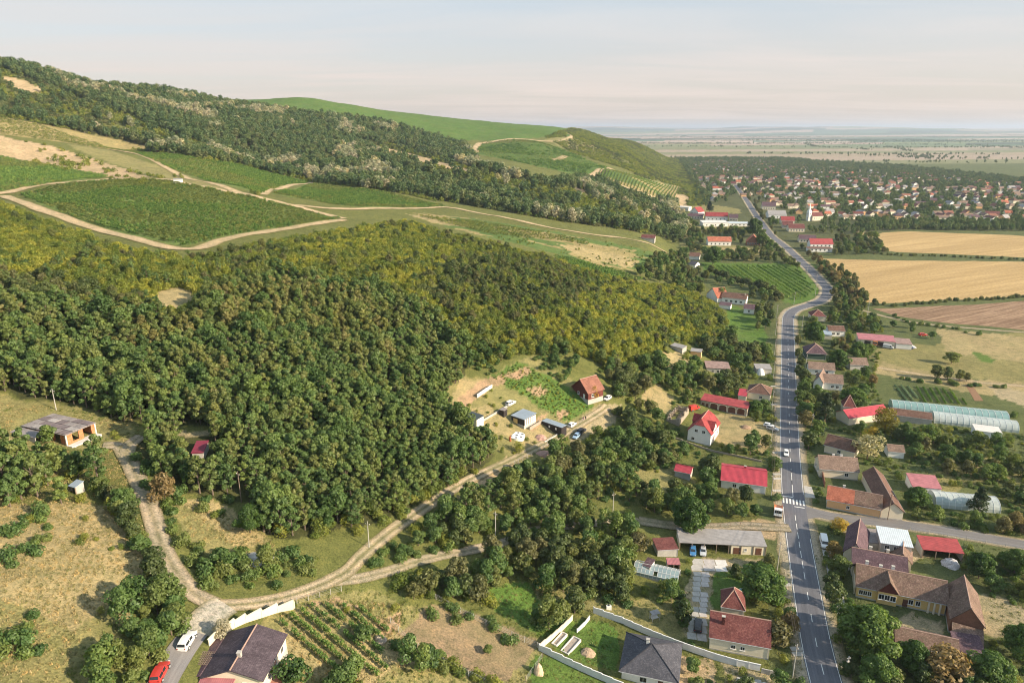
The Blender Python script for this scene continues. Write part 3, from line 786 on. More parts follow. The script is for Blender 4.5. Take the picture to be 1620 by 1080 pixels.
W_PEACH = plain('peach_render', (0.72,0.44,0.23), 0.9, 0.10, 0.5)
W_YELLOW = plain('ochre_render', (0.70,0.49,0.20), 0.9, 0.15, 0.5)
W_GREY = plain('grey_render', (0.45,0.43,0.40), 0.95, 0.25, 0.6)
W_BRICK = plain('brown_brick', (0.27,0.13,0.085), 0.95, 0.3, 1.2)
W_WOOD = plain('dark_red_timber', (0.14,0.040,0.032), 0.8, 0.3, 1.0)
W_BLACK = plain('black_timber', (0.035,0.030,0.030), 0.7, 0.3, 1.0)
W_GREEN = plain('dark_green_render', (0.06,0.10,0.08), 0.9, 0.3, 0.8)
W_STONE = plain('rough_stone', (0.37,0.31,0.25), 0.95, 0.35, 1.6, bump=0.6)
CONC = plain('concrete', (0.44,0.42,0.39), 0.95, 0.28, 0.7)
CONC_D = plain('stained_concrete', (0.27,0.24,0.235), 0.95, 0.4, 0.5)
CONC_L = plain('pale_concrete', (0.62,0.60,0.58), 0.9, 0.18, 0.6)
TIMBER = plain('weathered_timber', (0.22,0.17,0.13), 0.9, 0.35, 1.5)
DOORW = plain('brown_door', (0.13,0.060,0.040), 0.6, 0.25, 1.5)
CAP = plain('ridge_tile', (0.40,0.27,0.22), 0.9, 0.25, 1.5)
STEELM = plain('galvanised', (0.50,0.51,0.52), 0.5, 0.2, 2.0, metal=0.3)
def glass_mat():
    m, n, l = mat('window_glass')
    return _finish(m, n, l, (0.025, 0.030, 0.036), 0.08, spec=0.6)
M_GLASS = glass_mat()
FRAME = plain('white_frame', (0.75,0.74,0.72), 0.6, 0.1)
FRAME_B = plain('brown_frame', (0.16,0.085,0.055), 0.6, 0.2)

_WM = {}
def _winmesh(w, h, fm):
    k = (w, h, fm.name)
    if k not in _WM:
        t = 0.10; mb = MB()
        mb.box(-w/2, -w/2+t, -0.06, 0.05, 0, h).box(w/2-t, w/2, -0.06, 0.05, 0, h).box(-w/2+t, w/2-t, -0.06, 0.05, 0, t).box(-w/2+t, w/2-t, -0.06, 0.05, h-t, h)
        mb.box(-0.03, 0.03, -0.05, 0.04, t, h-t).box(-w/2-0.08, w/2+0.08, -0.14, 0.05, -0.07, -0.003)
        p = MB().box(-w/2+t, -0.03, -0.02, 0.02, t, h-t).box(0.03, w/2-t, -0.02, 0.02, t, h-t)
        _WM[k] = (mb.mesh('window', fm), p.mesh('pane', M_GLASS))
    return _WM[k]
_DM = {}
def _doormesh(w, h, m):
    k = (w, h, m.name)
    if k not in _DM:
        _DM[k] = (MB().box(-w/2, w/2, -0.05, 0.06, 0, h).mesh('door', m), MB().tube((w*0.32, -0.05, h*0.48), (w*0.32, -0.12, h*0.48), 0.05).mesh('handle', STEELM))
    return _DM[k]
def wall_items(root, x0, x1, y0, y1, wins, doors, fm):
    side = {'f': (x0, x1, y0, 0.0), 'b': (x1, x0, y1, math.pi), 'l': (y1, y0, x0, -math.pi/2), 'r': (y0, y1, x1, math.pi/2)}
    def put(s, t):
        a, b, c, rz = side[s]; q = a + (b - a) * t
        return ((q, c) if s in 'fb' else (c, q)), rz
    for s, ts, z, w, h in wins:
        wm, pm = _winmesh(w, h, fm)
        for t in ts:
            (x, y), rz = put(s, t)
            f = link('window', wm, root, (x, y, z), rz); link('pane', pm, f)
    for s, t, w, h, m in doors:
        dm, hm = _doormesh(w, h, m)
        (x, y), rz = put(s, t)
        d = link('door', dm, root, (x, y, 0), rz); link('handle', hm, d)

def shell(mb, x0, x1, y0, y1, z0, top):
    """four walls whose top follows top(x, y)"""
    for (ax, ay, bx, by) in ((x0, y0, x1, y0), (x1, y0, x1, y1), (x1, y1, x0, y1), (x0, y1, x0, y0)):
        n = 8; up = [(ax + (bx - ax) * k / n, ay + (by - ay) * k / n) for k in range(n + 1)]
        mb.face([(ax, ay, z0), (bx, by, z0)] + [(x, y, top(x, y)) for x, y in up[::-1]])
    return mb

def roof_geo(kind, L, D, hw, rise, cut=0.45, inset=None):
    """slabs, ridge lines and the height of the roof over (x, y), x in 0..L, y in 0..D"""
    zr = hw + rise
    if kind == 'gx':
        return ([[(0,0,hw),(L,0,hw),(L,D/2,zr),(0,D/2,zr)], [(L,D,hw),(0,D,hw),(0,D/2,zr),(L,D/2,zr)]], [((0,D/2,zr),(L,D/2,zr))],
                lambda x, y: hw + rise * (1 - abs(y - D/2) / (D/2)))
    if kind == 'gy':
        return ([[(0,D,hw),(0,0,hw),(L/2,0,zr),(L/2,D,zr)], [(L,0,hw),(L,D,hw),(L/2,D,zr),(L/2,0,zr)]], [((L/2,0,zr),(L/2,D,zr))],
                lambda x, y: hw + rise * (1 - abs(x - L/2) / (L/2)))
    if kind == 'hip':
        i = inset if inset is not None else min(L, D) / 2
        if L >= D: a, b = (i, D/2, zr), (L - i, D/2, zr)
        else: a, b = (L/2, i, zr), (L/2, D - i, zr)
        c = [(0,0,hw),(L,0,hw),(L,D,hw),(0,D,hw)]
        if L >= D: sl = [[c[0],c[1],b,a],[c[1],c[2],b],[c[2],c[3],a,b],[c[3],c[0],a]]
        else: sl = [[c[0],c[1],a],[c[1],c[2],b,a],[c[2],c[3],b],[c[3],c[0],a,b]]
        def top(x, y):
            if L >= D: return hw + rise * min(1, max(0, min(y/(D/2), (D-y)/(D/2), x/max(i,1e-3), (L-x)/max(i,1e-3))))
            return hw + rise * min(1, max(0, min(x/(L/2), (L-x)/(L/2), y/max(i,1e-3), (D-y)/max(i,1e-3))))
        if L >= D: rd = [(a,b),(c[0],a),(c[3],a),(c[1],b),(c[2],b)]
        else: rd = [(a,b),(c[0],a),(c[1],a),(c[2],b),(c[3],b)]
        return sl, rd, top
    if kind == 'hhy':                       # ridge along y, both gables clipped
        zc = hw + rise * (1 - cut); q = L/2 * cut; dy = L/2 * cut * 0.9
        A, B = (L/2, dy, zr), (L/2, D - dy, zr)
        sl = [[(0,D,hw),(0,0,hw),(L/2-q,0,zc),A,B,(L/2-q,D,zc)], [(L,0,hw),(L,D,hw),(L/2+q,D,zc),B,A,(L/2+q,0,zc)],
              [(L/2-q,0,zc),(L/2+q,0,zc),A], [(L/2+q,D,zc),(L/2-q,D,zc),B]]
        return sl, [(A,B)], lambda x, y: min(hw + rise * (1 - abs(x - L/2) / (L/2)), zc + (zr - zc) * min(y, D - y) / dy)
    if kind == 'shed':
        return [[(0,0,hw),(L,0,hw),(L,D,zr),(0,D,zr)]], [], lambda x, y: hw + rise * y / D
    if kind == 'shedx':
        return [[(0,0,hw),(L,0,zr),(L,D,zr),(0,D,hw)]], [], lambda x, y: hw + rise * x / L
    return [[(0,0,hw),(L,0,hw),(L,D,hw),(0,D,hw)]], [], lambda x, y: hw

def frame_px(A, B, D, hw, zg=None, back=False):
    """base centre and rotation of a rectangle whose near roof edge runs from pixel A to pixel B at height hw, D metres deep"""
    g = zg if zg is not None else 0.0
    for _ in range(1 if zg is not None else 6):
        a, b = PZ(*A, g + hw), PZ(*B, g + hw)
        u = (b - a)[:2]; L = np.linalg.norm(u); u = u / L; v = np.array([-u[1], u[0]])
        if v @ a[:2] < 0 and not back: v = -v
        c = a[:2] + u * L / 2 + v * D / 2
        if zg is None: g = float(H(c[0], c[1]))
    return a, u, v, L, g, math.atan2(u[1], u[0])

def keep_box(root_mat, L, D, z0, z1, grow=0.3):
    P = [root_mat @ Vector((x, y, z)) for x in (-L/2 - grow, L/2 + grow) for y in (-D/2 - grow, D/2 + grow) for z in (z0, z1)]
    px, py, _ = project(np.array([tuple(p) for p in P]))
    pts = sorted(set(zip(px.tolist(), py.tolist())))
    def half(ps):
        h = []
        for p in ps:
            while len(h) > 1 and (h[-1][0]-h[-2][0])*(p[1]-h[-2][1]) - (h[-1][1]-h[-2][1])*(p[0]-h[-2][0]) <= 0: h.pop()
            h.append(p)
        return h
    hull = half(pts)[:-1] + half(pts[::-1])[:-1]
    paint(keep, hull, 1)

def house(label, A, B, D, hw, roof='gx', rise=2.4, rm=None, wm=None, ov=0.35, wins=(), doors=(), chim=(), cat='house', name='house', group=None,
          cap=True, fm=None, keepz=0.3, zg=None, cut=0.45, inset=None, open_front=False, th=0.16, plinth=True, chm=None, shade_keep=True):
    a, u, v, L, g, rz = frame_px(A, B, D, hw, zg)
    c = a[:2] + u * L / 2 + v * D / 2
    root = empty(name, (c[0], c[1], g), rz, label, cat, group)
    bpy.context.view_layer.update() if False else None
    M = Matrix.Translation((c[0], c[1], g)) @ Matrix.Rotation(rz, 4, 'Z')
    slabs, ridges, top = roof_geo(roof, L, D, hw, rise, cut, inset)
    sh = lambda p: (p[0] - L/2, p[1] - D/2, p[2])
    rb = MB()
    for s_ in slabs: rb.slab([sh(p) for p in s_], th)
    rb.build('roof', rm, root)
    x0, x1, y0, y1 = -L/2 + ov, L/2 - ov, -D/2 + ov, D/2 - ov
    tp = lambda x, y: top(x + L/2, y + D/2) - th * 0.75
    wb = MB()
    if open_front:
        t = 0.2
        wb.face([(x1,y1,-1),(x0,y1,-1),(x0,y1,tp(x0,y1)),(x1,y1,tp(x1,y1))]).face([(x0,y1,-1),(x0,y0,-1),(x0,y0,tp(x0,y0)),(x0,y1,tp(x0,y1))]).face([(x1,y0,-1),(x1,y1,-1),(x1,y1,tp(x1,y1)),(x1,y0,tp(x1,y0))])
        wb.build('wall', wm, root)
        k = max(int(L / 3.2), 2)
        pm = MB().box(-0.1, 0.1, -0.1, 0.1, -0.5, tp(x0, y0)).mesh('post', TIMBER)
        for q in range(k + 1): link('post', pm, root, (x0 + (x1 - x0) * q / k, y0, 0))
    else:
        shell(wb, x0, x1, y0, y1, -1.5, tp).build('wall', wm, root)
        if plinth and hw > 2.2 and D > 5:
            MB().box(x0 - 0.05, x1 + 0.05, y0 - 0.05, y1 + 0.05, -1.6, 0.35).build('plinth', CONC, root)
    if cap and ridges:
        cb = MB()
        for p, q in ridges:
            p, q = sh(p), sh(q); cb.tube((p[0], p[1], p[2] + 0.01), (q[0], q[1], q[2] + 0.01), 0.13, n=5)
        cb.build('ridge_cap', CAP if rm.name.endswith('tiles') and 'slate' not in rm.name else rm, root)
    wall_items(root, x0, x1, y0, y1, wins, doors, fm or FRAME)
    for fx, fy in chim:
        x, y = -L/2 + L * fx, -D/2 + D * fy; z = top(L * fx, D * fy)
        ch = MB().box(x-0.32, x+0.32, y-0.28, y+0.28, z-0.7, max(z + 0.75, hw + rise + 0.45)).build('chimney', chm or W_CREAM, root)
        zt = max(z + 0.75, hw + rise + 0.45)
        MB().box(x-0.40, x+0.40, y-0.36, y+0.36, zt + 0.002, zt + 0.12).build('chimney_cap', CONC, ch)
    if rm.name.endswith('tiles') or 'crimson' in rm.name:
        gb = MB(); gb.tube((-L/2, -D/2 - 0.05, hw - 0.10), (L/2, -D/2 - 0.05, hw - 0.10), 0.07, n=5)
        gb.tube((L/2 - ov, -D/2 + ov - 0.08, hw - 0.1), (L/2 - ov, -D/2 + ov - 0.08, 0), 0.05, n=5)
        if roof != 'gy' and roof != 'hhy': gb.build('gutter', STEELM, root)
    if keepz is not None: keep_box(M, L, D, keepz if shade_keep else hw * 0.6, hw + rise)
    n = max(int(L / max(D, 1) + 0.5), 1)
    for q in range(n):
        t = (q + 0.5) / n - 0.5; cc = c + u * t * L
        FOOT.append((cc[0], cc[1], math.hypot(L / n, D) / 2 + 0.6))
    return root, M, L, D

WIN = lambda s, ts, z=1.0, w=1.2, h=1.3: (s, ts, z, w, h)
# --- west side of the road, south to north
house('cream house with maroon tiled roof beside the slab driveway', (1121.3,1007.4), (1220.3,1025.5), 9.6, 3.3, 'gx', 3.4, T_MAROON, W_CREAM,
      wins=[WIN('f', (0.40,0.56), 1.2, 1.0, 1.0), WIN('l', (0.5,), 1.0)], chim=[(0.22,0.30)], chm=T_MAROON)
house('maroon pyramid-roofed annex behind the cream house', (1140,959), (1180,966), 6.5, 3.2, 'hip', 3.3, T_MAROON, W_CREAM, name='house_annex', cat='annex')
house('white house with dark slate hipped roof inside the white wall', (978.7,1060.5), (1074.6,1080.8), 12.0, 3.0, 'hip', 3.1, T_GREY, W_WHITE, 0.6,
      wins=[WIN('f', (0.40,), 0.9, 1.5, 1.3), WIN('r', (0.3,0.7), 0.9)], doors=[('f', 0.72, 1.0, 2.1, DOORW)], chim=[(0.42,0.56)], chm=W_WHITE)
hg, Mg, Lg, Dg = house('long grey-roofed carport with a cream store room at its end', (1075,857.5), (1213.8,864), 6.5, 2.9, 'shed', 0.6, S_GREY, W_CREAM, 0.2, name='carport', cat='carport', open_front=True)
MB().box(Lg*0.10, Lg/2-0.25, -Dg/2+0.25, Dg/2-0.3, -0.6, 2.85).build('store_room', W_CREAM, hg)
wall_items(hg, Lg*0.10, Lg/2-0.25, -Dg/2+0.25, Dg/2, [WIN('f', (0.42,), 0.9, 0.7, 0.9)], [('f', 0.17, 1.9, 1.9, DOORW), ('f', 0.80, 1.6, 2.1, DOORW)], FRAME)
house('low red-brown lean-to beside the open end of the carport', (1040,870), (1074,868), 5, 2.2, 'shed', 0.5, T_MAROON, W_GREY, 0.2, name='lean_to', cat='shed', cap=False)
house('small shed with plum roof behind the glass greenhouse', (1016,893), (1028,897.5), 3.4, 2.1, 'shed', 0.5, T_PURPLE, W_WHITE, 0.15, name='garden_shed', cat='shed', cap=False)
house('tiny open shelter with faded red roof beside the greenhouse', (1056,892), (1076.5,892.5), 2.4, 2.0, 'shed', 0.35, S_PINK, W_GREY, 0.1, name='garden_shed', cat='shed', cap=False, open_front=True)
house('white house with large bright crimson metal roof facing the road', (1139.7,759), (1214,769.5), 12.5, 3.0, 'gx', 2.2, S_CRIM, W_WHITE, 0.4,
      wins=[WIN('f', (0.3,0.6), 0.9), WIN('r', (0.5,), 0.9)], chim=[(0.52,0.52)], chm=S_CRIM)
house('crimson roofed outbuilding half hidden in trees behind the crimson house', (1066,744), (1093,749.5), 5, 2.4, 'gx', 1.3, S_CRIM, W_GREY, 0.3, name='outbuilding', cat='shed')
hh, Mh, Lh, Dh = house('white two-storey house with red half-hipped roof on the dry yard', (1086.0,680.5), (1126.2,689.0), 13.0, 4.4, 'hhy', 5.0, T_RED, W_WHITE, 0.45, cut=0.42,
      wins=[WIN('f', (0.24,), 1.0, 1.2, 1.2), WIN('f', (0.36,0.68), 4.3, 1.2, 1.2), WIN('r', (0.2,0.5,0.8), 1.0)], doors=[('r', 0.35, 1.1, 2.1, DOORW)])
# its side dormers
for sgn, yy in ((-1, 0.6), (1, 0.2)):
    mb = MB(); x_in = 0.4; ax = sgn * Lh * 0.5
    y0 = -Dh/2 + Dh*yy*0.8 + 0.5; y1 = y0 + 4.6; ym = (y0 + y1) / 2; zt = 8.0; ze = 5.6
    mb.slab([(ax, y0, ze), (ax, ym, zt), (x_in*sgn, ym, zt), (x_in*sgn, y0, ze)], 0.14).slab([(ax, y1, ze), (ax, ym, zt), (x_in*sgn, ym, zt), (x_in*sgn, y1, ze)], 0.14)
    d = mb.build('dormer', T_RED, hh)
    MB().face([(ax*0.96, y0+0.2, 4.2), (ax*0.96, y1-0.2, 4.2), (ax*0.96, y1-0.2, ze), (ax*0.96, ym, zt-0.2), (ax*0.96, y0+0.2, ze)]).build('dormer_wall', W_WHITE, d)
# arched garage range
ha, Ma, La, Da = house('row of four arched brown garages with a narrow red roof', (1108,632), (1182.7,646.5), 6.0, 3.1, 'shed', 0.9, S_RED, W_STONE, 0.15, name='garage_row', cat='garages', cap=False)
def arch_mesh(w, h, y0, y1, z0=0.0):
    pts = [(-w/2, z0), (w/2, z0)] + [(w/2*math.cos(t), h - w*0.22 + w*0.22*math.sin(t)) for t in np.linspace(0, math.pi, 9)]
    mb = MB(); n = len(pts)
    mb.face([(x, y0, z) for x, z in pts]); mb.face([(x, y1, z) for x, z in pts[::-1]])
    for k in range(n):
        j = (k + 1) % n; mb.face([(pts[j][0], y0, pts[j][1]), (pts[k][0], y0, pts[k][1]), (pts[k][0], y1, pts[k][1]), (pts[j][0], y1, pts[j][1])])
    return mb
am = arch_mesh(2.9, 2.55, -0.06, 0.1).mesh('arched_door', DOORW); sm_ = arch_mesh(3.4, 2.85, -0.03, 0.1).mesh('stone_arch', W_CREAM)
for t in (0.30, 0.49, 0.68, 0.87):
    link('stone_arch', sm_, ha, (-La/2 + La*t, -Da/2 + 0.15, 0.0)); link('arched_door', am, ha, (-La/2 + La*t, -Da/2 + 0.15, 0.02))
wall_items(ha, -La/2+0.15, La/2-0.15, -Da/2+0.15, Da/2, [], [('f', 0.06, 1.1, 2.0, DOORW), ('f', 0.15, 0.9, 1.9, DOORW)], FRAME)
house('cream cottage with brown pyramid hipped roof beside the road', (1181,620), (1219.6,625.5), 9.5, 3.2, 'hip', 2.9, T_BROWN, W_CREAM, 0.4,
      wins=[WIN('f', (0.6,), 1.0), WIN('r', (0.3,0.7), 1.0)], inset=4.6)
house('crimson roofed annex of the pyramid-roofed cottage', (1167,625), (1181,627), 6, 2.4, 'shed', 1.1, S_CRIM, W_CREAM, 0.2, name='house_annex', cat='annex', cap=False)
house('flat grey roofed ruinous block on the terraced slope', (1117,581.5), (1156,583.5), 9.0, 2.6, 'shed', 0.5, S_RUST, W_GREY, 0.3, name='terrace_building', cat='building', wins=[WIN('f', (0.3,0.5,0.75), 0.4, 1.2, 1.4)], cap=False)
house('small grey shed with yellow awning on the terraced slope', (1092,555), (1110,557), 4, 2.5, 'shed', 0.4, S_GREY, W_PEACH, 0.2, name='garden_shed', cat='shed', cap=False)
house('long low grey shed roof at the foot of the terrace track', (1060,546), (1080,551), 4, 2.2, 'shed', 0.4, S_GREY, W_GREY, 0.2, name='garden_shed', cat='shed', cap=False)
house('grey roofed shed beside the white tank near the road verge', (1196,583), (1222,584), 6, 2.6, 'shed', 0.6, S_GREY, W_GREY, 0.2, name='road_shed', cat='shed', cap=False)
# white houses below the roadside vineyard
house('white villa with brown roof below the black hedge of the vineyard', (1141,470), (1181,474), 10, 4.0, 'gx', 2.6, T_BROWN, W_WHITE, 0.4, wins=[WIN('f', (0.2,0.4,0.6,0.8), 1.2, 1.6, 1.4)], chim=[(0.9,0.4)])
house('small plum roofed garage in front of the white villa', (1137,482), (1156,484), 6, 2.5, 'shed', 0.8, T_PURPLE, W_WHITE, 0.2, name='garage', cat='garage', cap=False)
house('white cottage with plum roof downhill from the white villa', (1176,488), (1194,489.5), 8, 3.2, 'gx', 2.2, T_PURPLE, W_WHITE, 0.3, wins=[WIN('f', (0.5,), 1.0)])
house('steep orange roofed cottage among trees uphill of the white villa', (1117,464), (1135,472), 9, 3.0, 'gy', 5.5, T_ORANGE, W_WHITE, 0.3)
house('dark roofed white cottage at the wood edge above the vineyard', (1089,418), (1100,419.5), 9, 3.0, 'gx', 2.4, T_GREY, W_WHITE, 0.3)
house('brown roofed white cottage at the top of the vineyard lane', (1090,405), (1107,406), 9, 3.2, 'gx', 2.6, T_BROWN, W_WHITE, 0.3)
house('long brown barn roof beside the end of the ridge track', (1014,376), (1036,377), 9, 3.2, 'gx', 2.4, T_MAROON, W_GREY, 0.3, name='barn', cat='barn')
# --- east side of the road, south to north
A17 = house('plum roofed wing of the street farm facing the road', (1347.5,893.5), (1438,910.5), 8.5, 3.2, 'gx', 2.7, T_PURPLE, W_CREAM, 0.35, name='farmhouse', chim=[(0.35,0.62),(0.66,0.62)], wins=[WIN('f', (0.3,0.6), 1.0)])
house('plum roofed street wing with a sunlit pink far slope', (1333,872), (1371,882), 14.0, 3.4, 'gy', 3.3, T_PURPLE, W_CREAM, 0.35, name='farmhouse', wins=[WIN('l', (0.2,0.4,0.6,0.8), 1.0)], inset=2)
hl, Ml, Ll, Dl = house('long brown roofed ochre house with a red gabled dormer', (1353.5,926.5), (1502,957), 9.5, 3.3, 'gx', 3.4, T_OLD, W_YELLOW, 0.5, name='farmhouse',
      wins=[WIN('f', (0.05,0.10,0.15), 1.0, 1.0, 1.3), WIN('f', (0.62,0.70), 1.0, 1.1, 1.4), WIN('l', (0.3,0.7), 1.0)], doors=[('f', 0.56, 1.1, 2.1, DOORW)], chim=[(0.13,0.62),(0.28,0.55),(0.42,0.62)], chm=W_WHITE)
# dormer gable with balustrade windows
x0 = -Ll/2 + Ll*0.235; w_ = Ll*0.24; y0 = -Dl/2 - 0.5; zt = 6.6
mb = MB().slab([(x0, y0, 3.5), (x0 + w_/2, y0, zt), (x0 + w_/2, 0, zt), (x0, -Dl*0.3, 3.5)], 0.16).slab([(x0 + w_, y0, 3.5), (x0 + w_/2, y0, zt), (x0 + w_/2, 0, zt), (x0 + w_, -Dl*0.3, 3.5)], 0.16)
dg = mb.build('dormer', T_OLD, hl)
MB().face([(x0+0.2, y0+0.35, 3.3), (x0+w_-0.2, y0+0.35, 3.3), (x0+w_/2, y0+0.35, zt-0.25)]).build('gable_board', W_WOOD, dg)
MB().box(x0+0.3, x0+w_-0.3, y0+0.37, -Dl/2+1.0, 0, 3.28).build('bay_wall', W_YELLOW, dg)
wm_, pm_ = _winmesh(1.4, 1.5, FRAME)
for t in (0.25, 0.5, 0.75):
    f = link('window', wm_, hl, (x0 + w_*t, y0 + 0.36, 1.2)); link('pane', pm_, f)
cm = MB().tube((0,0,-0.5), (0,0,3.2), 0.28, 0.24, 8).mesh('column', W_CREAM)
for t in (0.80, 0.86, 0.92): link('column', cm, hl, (-Ll/2 + Ll*t, -Dl/2 + 0.25, 0))
house('brick gabled barn with brown tiled roof closing the ochre farmyard', (1502,979), (1560,994), 13.5, 3.6, 'gy', 4.2, T_OLD, W_BRICK, 0.35, name='barn', cat='barn', doors=[('f', 0.75, 1.4, 2.2, DOORW)])
house('brown tiled lean-to under the brick gable of the barn', (1506,1009), (1557,1024), 4.5, 2.2, 'shed', 1.2, T_OLD, W_BRICK, 0.2, name='lean_to', cat='shed', cap=False)
house('low outbuilding with long brown roof across the ochre yard', (1416,1016), (1520,1039), 6.5, 2.4, 'gx', 1.9, T_OLD, W_BRICK, 0.3, name='outbuilding', cat='shed')
house('plum tiled lean-to at the corner of the barn yard', (1514,1032), (1562,1040), 5.5, 2.2, 'shed', 1.3, T_PURPLE, W_BRICK, 0.2, name='lean_to', cat='shed', cap=False)
house('flat pinkish concrete slab roof behind the street farm', (1372,857), (1398,860), 7.5, 2.9, 'flat', 0, CONC_D, W_GREY, 0.1, name='flat_roofed_shed', cat='shed')
hm_, Mm_, Lm_, Dm_ = house('two-storey block with pale zinc roof beside the side road', (1393,858), (1445.5,866), 7.5, 4.6, 'shed', 0.8, S_STEEL, W_GREY, 0.3, name='workshop', cat='building', cap=False, wins=[WIN('f', (0.2,0.5,0.8), 2.8, 1.2, 1.2)], doors=[('f', 0.3, 2.2, 2.1, DOORW)])
house('small hipped grey shed between the zinc roof and the plum wing', (1409,884), (1444,893), 6.5, 2.4, 'gy', 2.4, T_OLD, W_GREY, 0.25, name='garden_shed', cat='shed')
house('open stable with bright red sheet roof beyond the zinc roofed block', (1460,868.5), (1526,875.5), 5.5, 2.7, 'shed', 1.0, S_RED, W_GREY, 0.2, name='stable', cat='stable', cap=False, open_front=True)
hp, Mp, Lp, Dp = house('peach cottage with half orange half brown roof at the crossroads', (1307,789.5), (1396,807), 7.8, 3.0, 'gx', 2.9, T_OLD, W_PEACH, 0.4,
      wins=[WIN('f', (0.40,), 1.0, 1.0, 1.1), WIN('l', (0.3,0.7), 1.0)], chim=[(0.30,0.60)], chm=W_WHITE)
mb = MB(); zz0, zz1 = 3.0 + 0.03, 3.0 + 2.9 + 0.03; sl_ = np.array([-Lp/2, 0, 0])
mb.slab([(-Lp/2, -Dp/2 - 0.02, zz0), (-Lp/2 + Lp*0.50, -Dp/2 - 0.02, zz0), (-Lp/2 + Lp*0.50, -0.02, zz1), (-Lp/2, -0.02, zz1)], 0.06)
tag(mb.build('new_roof_half', T_ORANGE, hp), 'bright orange relaid tiles')
house('brown roofed rear wing joining the peach cottage to the cream one', (1393.5,806), (1363,747), 6.5, 2.9, 'gx', 2.6, T_BROWN, W_CREAM, 0.3, name='house_wing', cat='wing')
house('cream cottage with brown tiled roof north of the peach cottage', (1296.5,741.5), (1360.7,747), 8.8, 3.1, 'gx', 3.0, T_PALE, W_CREAM, 0.35, wins=[WIN('f', (0.7,), 1.0), WIN('l', (0.3,0.7), 1.0)], chim=[(0.40,0.55),(0.60,0.55)], chm=W_WHITE)
house('brown roof behind roadside trees with a cream gable', (1303,703), (1353,716), 8.0, 3.0, 'gx', 2.8, T_BROWN, W_CREAM, 0.35, wins=[WIN('f', (0.5,), 1.0)], shade_keep=False)
house('small pinkish roofed annex beyond the silver tree', (1405,713.5), (1432.5,716), 5.0, 2.4, 'gx', 1.6, T_PALE, W_WHITE, 0.25, name='outbuilding', cat='shed')
house('pink-red metal roofed shed in the orchard', (1443.5,769), (1491,773.5), 7.0, 2.4, 'shed', 1.2, S_PINK, W_WHITE, 0.2, name='outbuilding', cat='shed', cap=False)
house('long crimson roofed farmhouse beside the plastic tunnels', (1343.5,662), (1408,653), 7.5, 3.0, 'gx', 2.2, S_CRIM, W_CREAM, 0.3, name='farmhouse')
house('steep dark red turret roof behind the crimson farmhouse', (1334,643), (1355,645), 6.0, 3.4, 'hip', 4.2, T_MAROON, W_CREAM, 0.3, name='house_annex', cat='annex', inset=2.9)
house('dark brown shed roof filling the gap between crimson farmhouse and tunnel', (1408,655), (1476,664), 6.5, 2.6, 'gx', 1.6, T_BROWN, W_GREY, 0.25, name='barn', cat='barn')
house('white flat roofed store beside the lower plastic tunnel', (1543.5,680.5), (1586.5,686), 6.0, 3.0, 'shed', 0.3, CONC_L, W_WHITE, 0.1, name='store', cat='building', cap=False)
house('dark green cottage with grey hipped roof in roadside trees', (1275.5,558.5), (1309,560.5), 11.0, 3.4, 'hip', 3.6, T_PURPLE, W_GREEN, 0.5, inset=4.5)
house('narrow brown roofed cottage with white gable south of the green one', (1279,583), (1322,586.5), 7.5, 2.9, 'gx', 2.4, T_PALE, W_WHITE, 0.35, wins=[WIN('l', (0.5,), 1.0), WIN('f', (0.3,0.7), 1.0)])
house('pale pink roofed white house with a raised gable end', (1293,604), (1335,608), 9.0, 3.3, 'gx', 2.7, T_PALE, W_WHITE, 0.35, wins=[WIN('f', (0.6,0.8), 1.0)], chim=[(0.64,0.55)])
house('cross-gabled street end of the pale pink roofed house', (1286,604), (1303,607), 11.0, 3.4, 'gy', 3.2, T_PALE, W_WHITE, 0.3, name='house_wing', cat='wing')
house('small pale roofed barn on the edge of the dry meadow', (1345,577), (1375,578), 8.0, 2.6, 'gx', 2.4, T_PALE, W_GREY, 0.3, name='barn', cat='barn')
house('low white house with brown roof and blue veranda', (1311,523), (1338,524), 7.5, 3.4, 'gx', 2.0, T_BROWN, W_WHITE, 0.3, wins=[WIN('f', (0.3,0.6), 1.0, 1.6, 1.4)])
house('pale blue roofed porch beside the white house', (1304,529), (1317,530), 7, 2.6, 'shed', 0.6, S_BLUE, W_CREAM, 0.2, name='house_annex', cat='annex', cap=False)
house('maroon hipped roof among the trees at the road bend', (1284,500), (1308,501), 10.0, 3.2, 'hip', 3.0, T_MAROON, W_CREAM, 0.4)
house('long workshop with patched pink roof behind parked trucks', (1358,536), (1418,541), 9.0, 3.2, 'shed', 1.0, S_PINK, W_CREAM, 0.2, name='workshop', cat='building', cap=False, doors=[('f', 0.25, 3.0, 2.6, W_BLACK), ('f', 0.6, 3.0, 2.6, W_BLACK)])
house('white walled grey roofed end of the truck workshop', (1418,543), (1444,545), 8.0, 3.0, 'shed', 0.9, S_RUST, W_WHITE, 0.2, name='workshop', cat='building', cap=False)
# --- by the building plot on the slope
house('dark red timber cabin with steep terracotta roof at the wood edge', (903,600), (931,612), 8.5, 2.9, 'gy', 4.4, T_TERRA, W_WOOD, 0.5, name='cabin', cat='cabin', wins=[WIN('f', (0.4,), 1.0, 1.0, 1.2), WIN('r', (0.3,), 1.0)], doors=[('f', 0.75, 1.0, 2.0, FRAME)])
hc, Mc, Lc, Dc = house('black flat-roofed cabin with white end posts and a yellow door', (808,649.5), (829.5,656.5), 6.8, 2.7, 'shed', 0.25, S_BLUE, W_BLACK, 0.2, name='cabin', cat='cabin', cap=False)
tag(MB().box(-Lc*0.32, -Lc*0.02, -Dc/2+0.10, -Dc/2+0.18, 0.3, 1.9).build('yellow_door', W_YELLOW, hc), 'yellow double door')
bm_ = MB().box(-0.05, 0.05, -0.35, 0.35, 0.1, 2.4).mesh('white_post', W_WHITE)
